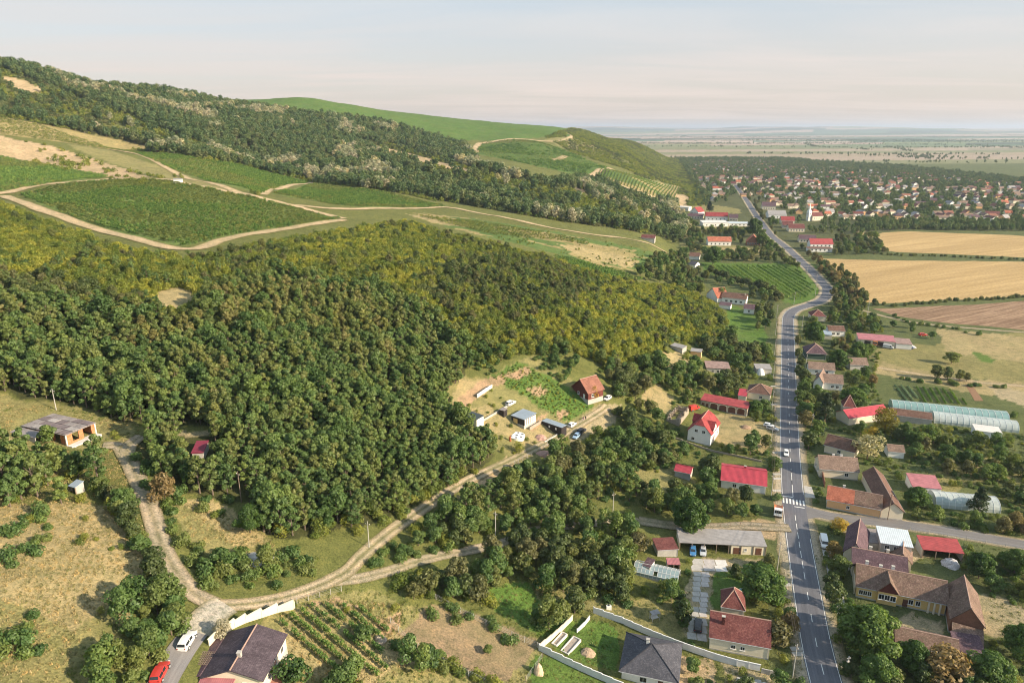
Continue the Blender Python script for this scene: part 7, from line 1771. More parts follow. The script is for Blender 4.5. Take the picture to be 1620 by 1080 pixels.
# ------------------------------------------------------------------ hedges and tree lines
def along(px, sp, jit, seed, h=2, w=2.5, hide=True, s=(.8, 1.15)):
    g = np.random.default_rng(seed); L = smooth_line([G(*p) for p in px], sp)
    d = np.gradient(L, axis=0); s0 = np.concatenate([[0], np.cumsum(np.linalg.norm(np.diff(L, axis=0), axis=1))]); n = max(int(s0[-1]/sp), 1)
    t = (np.arange(n) + g.random(n)*.6)*sp; x = np.interp(t, s0, L[:, 0]) + g.normal(size=n)*jit; y = np.interp(t, s0, L[:, 1]) + g.normal(size=n)*jit; z = H(x, y)
    p = np.column_stack([x, y, z - .05, g.uniform(*s, n), g.random(n)*6.28]); m = free(x, y)
    if hide: m &= ~hides(x, y, z, h, w)
    return p[m]
HEDGES = [([(640,1030),(690,1060),(740,1085)], 3.4, 2.4, 'T', 'garden'), ([(1085,1072),(1110,1080),(1140,1092)], 3.6, 1.0, 'T', 'garden'), ([(690,975),(740,1000)], 3.4, .9, 'B', 'green'), ([(480,1080),(540,1088),(600,1085)], 3.2, 2.0, 'T', 'garden'),
  ([(1120,816),(1170,818),(1222,816)], 4.2, 1.6, 'T', 'garden'), ([(1140,798),(1180,798),(1224,790)], 4.5, 2.0, 'T', 'dark'), ([(1225,740),(1228,770),(1232,800)], 4.0, .8, 'T', 'garden'), ([(1215,700),(1222,725)], 4.0, 1.0, 'T', 'dark'), ([(1000,735),(1050,730),(1100,745)], 4.5, 2, 'T', 'garden'), ([(1010,680),(1050,700),(1090,712)], 4.0, 1.5, 'T', 'dark'), ([(1450,905),(1500,915),(1560,925),(1620,940)], 5, 3, 'B', 'green'), ([(1272,620),(1276,660),(1282,720)], 4.2, 1.5, 'T', 'garden'), ([(1270,540),(1270,580),(1272,620)], 4.5, 1.2, 'T', 'dark'),
  ([(752,762),(690,797),(642,830),(600,850)], 2.6, 1.6, 'B', 'green'), ([(735,748),(640,808),(560,830),(480,845),(410,845)], 2.2, 1.4, 'B', 'scrub'), ([(215,720),(250,765),(330,795),(390,800)], 2.4, 1.2, 'B', 'green'), ([(560,895),(600,868),(650,835)], 2.6, 1.0, 'B', 'green'), ([(560,900),(620,890),(690,872),(750,862)], 2.6, 1.0, 'B', 'green'), ([(620,925),(690,892),(760,876)], 2.8, 1.0, 'B', 'scrub'),
  ([(1365,480),(1420,484),(1480,478),(1560,474),(1640,469)], 3.0, 1.2, 'B', 'darkbush'), ([(1345,396),(1400,403),(1500,406),(1640,413)], 3.5, 1.6, 'B', 'darkbush'),
  ([(1380,398),(1420,402)], 6, 2, 'T', 'dark'), ([(1322,425),(1345,452),(1366,478),(1378,490)], 5.0, 3.0, 'T', 'dark'), ([(1300,428),(1325,448),(1345,470),(1358,492)], 6.0, 3.0, 'T', 'browning'),
  ([(1275,408),(1300,426),(1322,446)], 6.0, 3.5, 'T', 'browning'), ([(1120,432),(1165,448),(1210,462),(1240,478)], 3.2, 1.0, 'T', 'dark'), ([(1150,412),(1190,414),(1240,414),(1262,420)], 5.0, 1.8, 'T', 'dark'),
  ([(1240,416),(1262,424),(1280,440),(1292,456)], 4.0, .8, 'T', 'garden'), ([(1405,500),(1450,512),(1490,518),(1560,530)], 4.0, 1.5, 'B', 'green'), ([(1360,505),(1400,520),(1450,522),(1480,540)], 5.5, 3.5, 'T', 'garden'),
  ([(1420,600),(1470,606),(1520,608),(1570,614),(1600,612)], 3.2, 1.4, 'B', 'green'), ([(1480,598),(1530,604),(1560,606)], 4.5, 1.2, 'T', 'dark'), ([(1405,640),(1470,640),(1560,652),(1640,665)], 3.4, 1.2, 'B', 'green'),
  ([(1410,690),(1450,692),(1500,700),(1545,700)], 5.0, 3.2, 'T', 'garden'), ([(1400,705),(1450,712),(1520,716)], 5.0, 2.8, 'T', 'dark'), ([(1450,725),(1540,735),(1640,745)], 5.0, 3.0, 'B', 'scrub'),
  ([(1500,835),(1560,842),(1640,856)], 3.0, 1.0, 'B', 'scrub'), ([(1430,822),(1500,828),(1560,840),(1640,850)], 4.5, 2.5, 'B', 'green'), ([(1440,872),(1540,880),(1640,900)], 4.0, 2.5, 'B', 'green'),
  ([(1095,705),(1140,716),(1200,728)], 2.0, .4, 'B', 'darkbush'), ([(1222,690),(1224,720),(1226,760),(1228,800)], 2.6, .7, 'B', 'green'), ([(1218,560),(1220,600),(1222,640)], 3.0, .9, 'B', 'scrub'),
  ([(1252,880),(1258,930),(1266,990),(1276,1050)], 2.8, .5, 'B', 'scrub'), ([(870,1035),(930,1062),(985,1085)], 2.4, .7, 'B', 'green'), ([(700,955),(760,985),(840,1022)], 2.6, .9, 'B', 'green'), ([(690,1045),(760,1078),(800,1098)], 2.6, .9, 'B', 'scrub'),
  ([(650,1030),(690,1050),(720,1075)], 3.2, 1.8, 'B', 'green'), ([(880,920),(940,940),(985,960)], 3.0, 1.0, 'B', 'green'), ([(1080,940),(1078,990),(1085,1020)], 2.6, .8, 'B', 'green'),
  ([(740,758),(800,731),(850,706)], 4.0, 1.2, 'B', 'scrub'), ([(1076,340),(1080,365),(1060,385)], 6, 3, 'T', 'dark'), ([(1110,366),(1150,368),(1200,366)], 8, 2.5, 'T', 'garden'), ([(1100,392),(1150,400),(1190,404)], 5, 1.5, 'B', 'scrub'),
  ([(1192,350),(1205,362),(1212,374),(1222,384)], 7.0, 5.0, 'T', 'dark'), ([(1190,325),(1200,335),(1210,345),(1222,356)], 8, 4, 'T', 'dark'), ([(1205,330),(1215,345),(1228,360)], 8, 4, 'T', 'garden'), ([(1172,296),(1185,312),(1196,326)], 10, 4, 'T', 'dark'),
  ([(210,238),(290,244),(390,262),(490,286),(600,300),(700,320)], 5, 2, 'B', 'farscrub'), ([(250,262),(330,290),(430,318)], 5.5, 3, 'B', 'scrub'), ([(40,225),(110,262),(180,272)], 9, 7, 'B', 'scrub')]
for i, (px, sp, j, ty, k) in enumerate(HEDGES):
    p = along(px, sp, j, 300+i, 4.5 if ty == 'T' else 2, 4 if ty == 'T' else 2.2); (TREES if ty == 'T' else BUSHES).append((p, k))

# ------------------------------------------------------------------ the trees one can name
def lone(name, key, k, px, h, w, label, base_h, base_w, cat='tree', group=None, rz=0.0):
    q = G(*px); root = empty(name, tuple(q), rz, label, cat, group); cr, tm, _ = P[key][k]
    root.scale = (w/base_w, w/base_w, h/base_h); link('crown', cr, root); link('trunk', tm, root); FOOT.append((q[0], q[1], w*.36)); return root
NAMED = [('walnut_tree','walnut',0,(1369,1036),12.5,17.0,'huge dense green walnut tree leaning over the road opposite the cream house',12,13.5), ('walnut_tree','walnut',1,(1092,842),11.5,15.0,'big round green walnut tree behind the long carport',12,13.5),
 ('walnut_tree','walnut',0,(1203,948),9.5,15.0,'broad tree shading the lawn between carport and cream house',12,13.5), ('walnut_tree','walnut',1,(1450,802),7.0,10.5,'round bright green tree beside the peach cottage yard',12,13.5),
 ('walnut_tree','walnut',0,(1385,1092),8.5,11,'light leaved tree just south of the huge roadside walnut',12,13.5), ('walnut_tree','walnut',1,(1442,1062),8,9,'deep green tree between the huge walnut and the long outbuilding',12,13.5),
 ('browning_tree','browning',0,(1492,1078),8,11.5,'browning chestnut tree below the plum tiled lean-to',6.4,6.0), ('walnut_tree','walnut',0,(1562,1088),8.5,12,'dark green tree at the corner of the frame beside the browning chestnut',12,13.5), ('walnut_tree','walnut',1,(1612,1042),9,10,'dark tree past the sandy barn yard',12,13.5),
 ('browning_tree','browning',1,(1224,1022),6.5,7.5,'browning tree between the cream house and the road',5.2,5.0), ('willow_tree','willow',0,(1398,684),10,9.5,'tall yellow weeping willow beside the crimson farmhouse',9,8), ('yellow_tree','willow',0,(1378,700),6.0,6.0,'small bright yellow tree below the willow',9,8),
 ('silver_tree','silver',0,(1372,726),9,12,'silvery white leaved tree beside the brown roofs',7.0,6.2), ('spruce_tree','conifer',0,(1304,668),14,10,'tall dark spruce in the roadside garden by the turret roof',11,6.4), ('spruce_tree','conifer',1,(1295,690),9,7,'smaller spruce at the foot of the tall one',9,5.0),
 ('spruce_tree','conifer',0,(1546,812),10,8,'dark conifer in front of the milky polytunnel',11,6.4), ('blue_spruce','silver',1,(353,1010),4.0,3.6,'small blue-grey spruce behind the stepped lane wall',6.0,5.6), ('walnut_tree','walnut',1,(1350,648),10,14,'wide yellow-green tree behind the crimson farmhouse',12,13.5),
 ('walnut_tree','walnut',0,(1325,584),10,13,'dark round tree behind the green cottage',12,13.5), ('walnut_tree','walnut',1,(1355,570),10,12,'round tree beside the small pale barn',12,13.5), ('walnut_tree','walnut',0,(1288,545),13,14,'tall green tree over the road bend houses',12,13.5),
 ('yellow_tree','willow',0,(1328,840),4.0,5.0,'bright yellow shrub at the corner of the side road',9,8), ('walnut_tree','walnut',0,(1194,654),6,8,'yellow-green tree between arched garages and pyramid roof',12,13.5), ('browning_tree','browning',0,(262,795),7,6.5,'yellow crowned tree standing alone at the dirt track bend',6.4,6.0),
 ('walnut_tree','walnut',1,(396,842),7,8.5,'round pale green walnut at the lower edge of the dense wood',12,13.5), ('garden_tree','garden',1,(575,1018),4.2,4.4,'dark fruit tree alone in the vine garden',5.2,5.2), ('garden_tree','garden',3,(772,1034),2.2,2.6,'small shrub alone on the bare dry plot',4.4,4.4),
 ('willow_tree','willow',0,(937,634),6,4.0,'pale weeping tree beside the terracotta roofed cabin',9,8), ('young_tree','poplar',0,(891,936),4.5,1.8,'thin young tree in the orchard clearing',11,3.4), ('dead_tree','browning',1,(1008,872),5.5,7.0,'rust brown dying tree beside the carport lean-to',5.2,5.0),
 ('garden_tree','garden',0,(78,702),5.0,4.6,'small tree against the wall of the unfinished house',6.4,5.6), ('garden_tree','garden',2,(1140,475),9,7.5,'round topped tree in front of the white villa',7.6,6.0), ('walnut_tree','walnut',0,(1192,375),20,24,'massive round tree beside the road south of the grey hall',12,13.5),
 ('walnut_tree','walnut',1,(1206,390),14,16,'second round tree by the road in front of the massive one',12,13.5), ('spruce_tree','conifer',0,(1122,336),17,15,'dark conifer clump behind the white hall',11,6.4), ('walnut_tree','walnut',0,(1128,420),17,20,'dark broad tree at the corner of the roadside vineyard',12,13.5),
 ('garden_tree','garden',0,(1505,575),6,8,'bare looking tree alone in the dry meadow',6.4,5.6), ('walnut_tree','walnut',1,(1604,905),7,9,'round tree at the end of the side road verge',12,13.5), ('walnut_tree','walnut',0,(1548,915),7.5,9.5,'dark round tree behind the scrap heap',12,13.5)]
for nm, key, k, px, h, w, lab, bh, bw in NAMED: lone(nm, key, k, px, h, w, lab, bh, bw, rz=px[0]*.7)

# ------------------------------------------------------------------ trees and bushes: the nearest of each kind one by one, the rest as a mass
def zone(px, py):
    if inside(WOOD, px, py)[0]: return 'in the dense wood above the dirt track'
    if inside(LOWER, px, py)[0]: return 'in the thicket between the two dirt tracks'
    if inside(SOUTH, px, py)[0]: return 'in the wild orchard below the lower track'
    if inside(GROVE, px, py)[0]: return 'in the grove below the unfinished house'
    if inside(LANESIDE, px, py)[0]: return 'between the dry meadow and the west track'
    if inside(BENDBUSH, px, py)[0]: return 'inside the bend of the dirt track'
    if inside(SCRUB, px, py)[0]: return 'on the yellow-green bush hill'
    if px[0] > 1262: return 'in the gardens east of the main road'
    if px[0] > 985: return 'in the gardens west of the main road'
    return 'in the gardens south of the dirt track'
ZG = lambda s, n: f'{n} {s}'
WORD = {'acacia': 'green feathery acacia tree', 'turning': 'acacia tree turning yellow-brown', 'dark': 'dark olive tree', 'garden': 'mid green tree', 'browning': 'browning fruit tree', 'silver': 'silvery tree', 'poplar': 'slender green tree',
        'scrub': 'olive green bush', 'yellow': 'yellow-green bush', 'green': 'fresh green bush', 'darkbush': 'dark brown-green bush', 'farscrub': 'bush', 'farscrubd': 'bush'}
NAME = {'acacia': 'acacia_tree', 'turning': 'acacia_tree', 'dark': 'olive_tree', 'garden': 'garden_tree', 'browning': 'garden_tree', 'silver': 'garden_tree', 'poplar': 'acacia_tree'}
LMARK = [('unfinished orange brick house',(110,705)),('fork of the dirt track by the unfinished house',(195,715)),('maroon roofed forest hut',(311,714)),('tiny tin-roofed shelter',(113,772)),('short pale pole',(89,652)),('timber pole at the wood edge',(382,796)),
 ('bend of the dirt track',(345,955)),('junction of the two dirt tracks',(545,905)),('pale pole by the track fork',(584,866)),('leaning grey pole',(784,852)),('concrete pole by the lower path',(969,823)),('round white pool',(817,692)),('terracotta roofed cabin',(918,606)),
 ('green roofed white shed',(745,662)),('black cabin',(825,655)),('brown container',(872,672)),('brick rubble heap',(860,718)),('building plot corner by the pale retaining wall',(765,600)),('top corner of the building plot',(822,570)),('black car in the bushes',(920,684)),('white car at the wood edge',(961,632)),
 ('stone ruin',(1065,668)),('arched garages',(1145,650)),('white house with red half-hipped roof',(1105,690)),('crimson roofed house',(1178,768)),('crimson outbuilding',(1080,748)),('pyramid roofed cottage',(1200,628)),('terrace building',(1137,583)),('yellow awning shed',(1101,556)),
 ('carport',(1145,865)),('glass greenhouse',(1036,915)),('garden swing',(1035,980)),('cream house',(1170,1015)),('slate roofed house',(1025,1070)),('straw heap',(852,1064)),('white wall corner',(853,1028)),('upper end of the white wall',(939,969)),('stepped lane wall',(415,976)),('plum roofed hillside house',(380,1060)),
 ('white car in the lane',(297,1018)),('red car in the lane',(254,1068)),('dome tank',(399,1004)),('rock heap in the vine garden',(600,1012)),('peach cottage',(1350,798)),('cream cottage with two chimneys',(1328,745)),('crimson farmhouse',(1375,658)),('teal polytunnel',(1500,660)),('white store',(1565,683)),
 ('milky polytunnel',(1532,806)),('pink-red orchard shed',(1467,771)),('zinc roofed block',(1420,862)),('red roofed stable',(1492,872)),('long ochre house',(1425,940)),('brick gabled barn',(1528,985)),('long outbuilding',(1468,1028)),('white van',(1303,861)),('green cottage',(1292,560)),('pale pink roofed house',(1315,606)),
 ('truck workshop',(1390,540)),('white villa',(1160,473)),('maroon roof at the road bend',(1296,501)),('small pale barn',(1360,578)),('crossing',(1275,797)),('fork where the lane leaves the track',(325,985)),('scrap heap by the stable',(1504,893)),('brown roof with cream gable',(1328,712))]
_LM = [(n_, G(*p)) for n_, p in LMARK]
TAKEN = set()
def landmark_labels(rows):
    """rows: (x, y, word); the plant standing closest before, behind or beside a landmark is named after it"""
    X = np.array([[r[0], r[1]] for r in rows]); out = {}
    for n_, q in _LM:
        f = q[:2]/np.linalg.norm(q[:2]); d = X - q[:2]; dist = np.hypot(d[:, 0], d[:, 1]); fw = d @ f
        for rel, m in (('closest in front of', fw < -.55*dist), ('closest behind', fw > .55*dist), ('standing nearest beside', np.abs(fw) <= .55*dist)):
            for i in np.argsort(np.where(m, dist, 1e9))[:3]:
                lab = f'{rows[i][2]} {rel} the {n_}'
                if m[i] and dist[i] < 17 and i not in out and lab not in TAKEN and len(lab.split()) <= 16:
                    out[i] = lab; TAKEN.add(lab); break
    return out
def emit(lst, protos, cap, is_tree):
    kinds = {}; left = {}; pick = []
    for p, k in lst:
        for q in p: kinds.setdefault(NAME.get(k, 'bush'), []).append((math.hypot(q[0], q[1]), q, k))
    for nm, rr in kinds.items():
        rr.sort(key=lambda r: r[0])
        for i, (d, q, k) in enumerate(rr):
            if i < cap and k in WORD and k not in ('farscrub', 'farscrubd'): pick.append((nm, q, k))
            else: left.setdefault(k, []).append(q)
    named = landmark_labels([(q[0], q[1], WORD[k]) for nm, q, k in pick])
    for i, (nm, q, k) in enumerate(pick):
        v = int(q[0]*3 + q[1]*7) % len(protos[k]); px, py, _ = project(q[None, :3]); zn = zone(px, py)
        lab = named.get(i, f'{WORD[k]} {zn}'); grp = f'{"trees" if is_tree else "bushes"} {zn}'
        if is_tree:
            root = empty(nm, (q[0], q[1], q[2]), q[4], lab, 'tree', grp); root.scale = (q[3],)*3
            link('crown', protos[k][v][0], root); link('trunk', protos[k][v][1], root)
        else:
            o = link('bush', protos[k][v], None, (q[0], q[1], q[2]), q[4]); o.scale = (q[3],)*3; tag(o, lab, 'bush', grp)
    for k, qs in left.items():
        stuff(('woodland_' if is_tree else 'scrub_') + k, qs, [m[2] for m in protos[k]] if is_tree else protos[k])
emit([(p, k) for p, k in TREES if len(p)], P, 290, True)
emit([(p, k) for p, k in BUSHES if len(p)], B, 300, False)

# far woods and scrub of the ridge
FARB = (-760, 700, 520, 2300)
fw = place([FARWOOD], 6.6, 8, 6, 230, FARB, lambda x, y, px, py: np.where(inside(FARSCRUB, px, py) | inside(FARSCRUB_WEST, px, py), .18, .93)*(look(cover, px, py) != 2))
fpx, fpy, _ = project(fw[:, :3]); sv = patch(fw[:, 0], fw[:, 1], 55, 33) + .22*(patch(fw[:, 0], fw[:, 1], 16, 34) - .5); s_ = sv > .65
fw[s_, 3] *= 1.15
stuff('far_wood', fw[~s_], [m[2] for m in P['farwood']]); stuff('far_silver_trees', fw[s_], [m[2] for m in P['farsilver']])
fs = place([FARSCRUB, FARSCRUB_WEST, FARWOOD, [(861,216),(905,203),(985,215),(1085,243),(1110,285),(1118,318),(1095,345),(1062,308),(990,268),(905,242)], [(905,285),(960,300),(1060,325),(1095,345),(1080,300),(1000,292)]], 4.8, 3, 4, 231, (-760, 760, 480, 2700), lambda x, y, px, py: np.where(patch(x, y, 30, 35) > .40, .85, .45)*(look(cover, px, py) != 2))
k = patch(fs[:, 0], fs[:, 1], 30, 36); stuff('far_scrub', fs[k > .45], B['farscrub']); stuff('far_dark_scrub', fs[k <= .45], B['farscrubd'])
br = place([(-500,160),(0,212),(240,278),(430,318),(430,328),(300,296),(180,290),(0,250),(-500,210)], 6, 1.4, 2, 232, (-420, 100, 350, 800), lambda x, y, px, py: np.where(patch(x, y, 18, 38) > .52, .6, .08), use_clear=False); stuff('bank_scrub', br, B['farscrub'])
tk = place([(650,338),(760,349),(850,364),(1000,391),(1038,403),(1018,426),(960,420),(880,400),(780,376)], 4.2, 1.2, 2, 233, NEAR, lambda x, y, px, py: np.where(patch(x, y, 25, 39) > .5, .5, .06), use_clear=False); tk[:, 3] *= .42; stuff('vineyard_scrub', tk, B['scrub'])
# dry and green grass tufts on the nearer meadows
GR = [(-120,620),(220,660),(235,925),(140,1050),(110,1110),(-120,1110)]
td = place([GR, [(270,780),(430,840),(430,880),(300,850)], [(440,950),(700,950),(860,1020),(820,1100),(460,1100)]], .85, .3, .5, 234, (-150, 110, 60, 280), lambda x, y, px, py: np.where(patch(x, y, 7, 40) > .4, .85, .35)*(look(cover, px, py) != 14)*(px < 640), use_clear=False)
k = patch(td[:, 0], td[:, 1], 13, 41); stuff('dry_grass', td[k > .42], TF['dry']); stuff('green_grass', td[k <= .42], TF['green'])
tg = place([[(440,940),(1000,900),(1260,900),(1290,1110),(440,1110)], [(775,594),(820,572),(940,640),(900,655),(860,640)], [(780,598),(820,575),(940,640),(895,668)], GARD_E, GARD_E2, GARD_W], 1.25, .3, .5, 235, (-60, 200, 70, 300), lambda x, y, px, py: .7*(look(cover, px, py) != 14)*(look(cover, px, py) != 1), use_clear=False); stuff('garden_grass', tg, TF['green'])

# ------------------------------------------------------------------ vineyards
def vine_rows(poly, d0, d1, sp, step, off=(0, 0)):
    """points along parallel rows over the field: rows run from pixel d0 towards d1"""
    a, b = G(*d0)[:2], G(*d1)[:2]; u = (b-a)/np.linalg.norm(b-a); v = np.array([-u[1], u[0]])
    C = np.array([G(*p)[:2] for p in poly]); m = C.mean(0); s = (C-m) @ u; t = (C-m) @ v
    S_, T_ = np.meshgrid(np.arange(s.min(), s.max(), step), np.arange(t.min(), t.max(), sp)); row = np.broadcast_to(np.arange(S_.shape[0])[:, None], S_.shape)
    pw = m + S_[..., None]*u + T_[..., None]*v; x, y = pw[..., 0].ravel(), pw[..., 1].ravel(); k = inside([tuple(c) for c in C], x, y); return x[k], y[k], row.ravel()[k], math.atan2(u[1], u[0])
def vineyard(name, poly, d0, d1, sp, step, kind, thin=0.04, seed=0, sc=1.0, pale=.66):
    x, y, row, ang = vine_rows(poly, d0, d1, sp, step); g = np.random.default_rng(seed+400); z = H(x, y)
    keepm = (g.random(len(x)) > thin) & (fbm(x/14, y/14, seed, 3) > .16)
    x, y, z = x[keepm], y[keepm], z[keepm]; n = len(x)
    ms = VN[kind] + VN['pale']; pl_ = (fbm(x/45, y/45, seed+60, 3) + .25*g.random(n)) > pale
    stuff(name, np.column_stack([x, y, z, sc*g.uniform(.7, 1.25, n), ang + g.normal(size=n)*.12 + np.pi*(g.random(n) > .5)]), ms, idx=np.where(pl_, len(VN[kind]) + g.integers(0, 2, n), g.integers(0, len(VN[kind]), n)))
vineyard('vineyard_rows', V_A, (60,326), (280,386), 3.6, 1.5, 'mid', .07, 1, 1.0, .58)
vineyard('vineyard_rows', V_B, (10,296), (160,282), 3.2, 1.6, 'mid', .05, 2)
vineyard('vineyard_rows', V_C, (60,200), (260,241), 3.4, 2.6, 'pale', .20, 3)
vineyard('vineyard_rows', V_D, (250,250), (470,290), 3.2, 1.8, 'mid', .05, 4)
vineyard('vineyard_rows', V_E, (470,298), (690,326), 3.2, 1.8, 'mid', .08, 5, 1.0, .6)
vineyard('vineyard_rows', V_G, (1010,283), (1001,297), 4.6, 2.0, 'mid', .05, 6, 1.1)
vineyard('vineyard_rows', V_K2, (900,408), (1000,440), 2.3, 2.0, 'mid', .1, 7)
vineyard('vineyard_rows', V_F, (770,232), (900,262), 6.0, 4.5, 'far', .05, 8)
vineyard('vineyard_rows', [(906,213),(980,232),(982,239),(960,232),(930,222)], (910,216), (975,236), 6.0, 5, 'far', .05, 9)
vineyard('vineyard_rows', [(665,343),(760,351),(850,366),(930,381),(930,388),(880,380),(780,372),(710,356)], (700,350), (900,385), 2.8, 2.2, 'pale', .3, 10)
def row_things(poly, d0, d1, sp, step, protos, name, lab, cat, group, jit=.1, minn=4, zo=0.0):
    x, y, row, ang = vine_rows(poly, d0, d1, sp, step)
    for r_ in sorted(set(row.tolist())):
        k = row == r_
        if k.sum() < minn: continue
        xs, ys = x[k], y[k]; c = (xs.mean(), ys.mean()); z = H(xs, ys); zc = float(H(c[0], c[1])); g = np.random.default_rng(r_ + 900); VV, FF, TT = [], [], []; base = 0
        for a, b, zz_ in zip(xs, ys, z):
            if g.random() < .06: continue
            me = protos[g.integers(len(protos))]; n = len(me.vertices); co = np.empty(n*3, np.float32); me.vertices.foreach_get('co', co); co = co.reshape(-1, 3)*g.uniform(.75, 1.2)
            th = ang + g.normal()*jit; ct, st_ = math.cos(th), math.sin(th)
            VV.append(np.column_stack([co[:, 0]*ct - co[:, 1]*st_ + a - c[0], co[:, 0]*st_ + co[:, 1]*ct + b - c[1], co[:, 2] + zz_ - zc + zo])); FF.append(np.arange(n).reshape(-1, 4) + base); base += n
            tt = np.empty(n, np.float32); me.attributes['tone'].data.foreach_get('value', tt); TT.append(tt)
        if not VV: continue
        o = link(name, mesh_np(name, np.concatenate(VV), np.concatenate(FF), mats=[protos[0].materials[0]], tone=np.concatenate(TT)), None, (c[0], c[1], zc)); tag(o, lab, cat, group)
row_things([(1118,421),(1243,421),(1266,432),(1288,460),(1268,476),(1236,470),(1200,455),(1118,428)], (1168,421), (1238,471), 4.2, 1.9, VN['mid'], 'vine_row', 'vine row in the small vineyard inside the road bend', 'vine row', 'vine rows inside the road bend')
row_things([(436,992),(468,968),(520,955),(575,965),(612,1000),(606,1030),(622,1062),(570,1082),(520,1075),(470,1032)], (481,973), (573,1052), 2.5, 1.1, VN['near'], 'vine_row', 'vine row in the small garden vineyard behind the plum roofed house', 'vine row', 'vine rows of the garden vineyard')
CROP = [vine_proto(190+i, 1.6, .9, .7, 60, .38, L_VINE) for i in range(2)]; CROPP = [vine_proto(194+i, 1.6, 1.0, .6, 60, .38, leafmat('cabbage_leaves', (0.10,0.17,0.12), (0.20,0.28,0.20))) for i in range(2)]
row_things([(1440,612),(1508,616),(1530,640),(1455,636)], (1445,612), (1458,636), 2.6, 1.4, CROP, 'crop_row', 'dark green crop row in the vegetable beds above the teal polytunnel', 'crop row', 'crop rows above the teal polytunnel')
row_things([(1405,608),(1440,612),(1455,636),(1428,634)], (1412,609), (1430,633), 2.6, 1.4, CROPP, 'crop_row', 'pale cabbage row in the vegetable beds above the teal polytunnel', 'crop row', 'cabbage rows above the teal polytunnel')
paving('tilled_bed', [(1527,608),(1537,608),(1556,634),(1542,634)], plain('tilled_soil', (.25,.145,.085), .95, .3, 2, bump=.5), .05)

# cables between the roadside poles, sagging
def cable(label, s0, s1, off, h, n):
    mb = MB(); prev = None; k = 0
    for s in np.arange(s0, s1, 38):
        a, b = road_at(s, off)[0], road_at(s + 38, off)[0]
        for t in np.linspace(0, 1, 7)[:-1]:
            q = a + (b - a)*t; p = (q[0], q[1], h - 2.0*t*(1-t))
            if prev: mb.tube(prev, p, .03, n=3, caps=False)
            prev = p
    tag(mb.build('power_cable', TIMBER), label, 'cable')
cable('upper sagging power cable along the west verge poles', _s, _s + 38*12, -6.8, 8.3, 0)
cable('lower sagging power cable along the west verge poles', _s, _s + 38*12, -6.2, 7.8, 0)

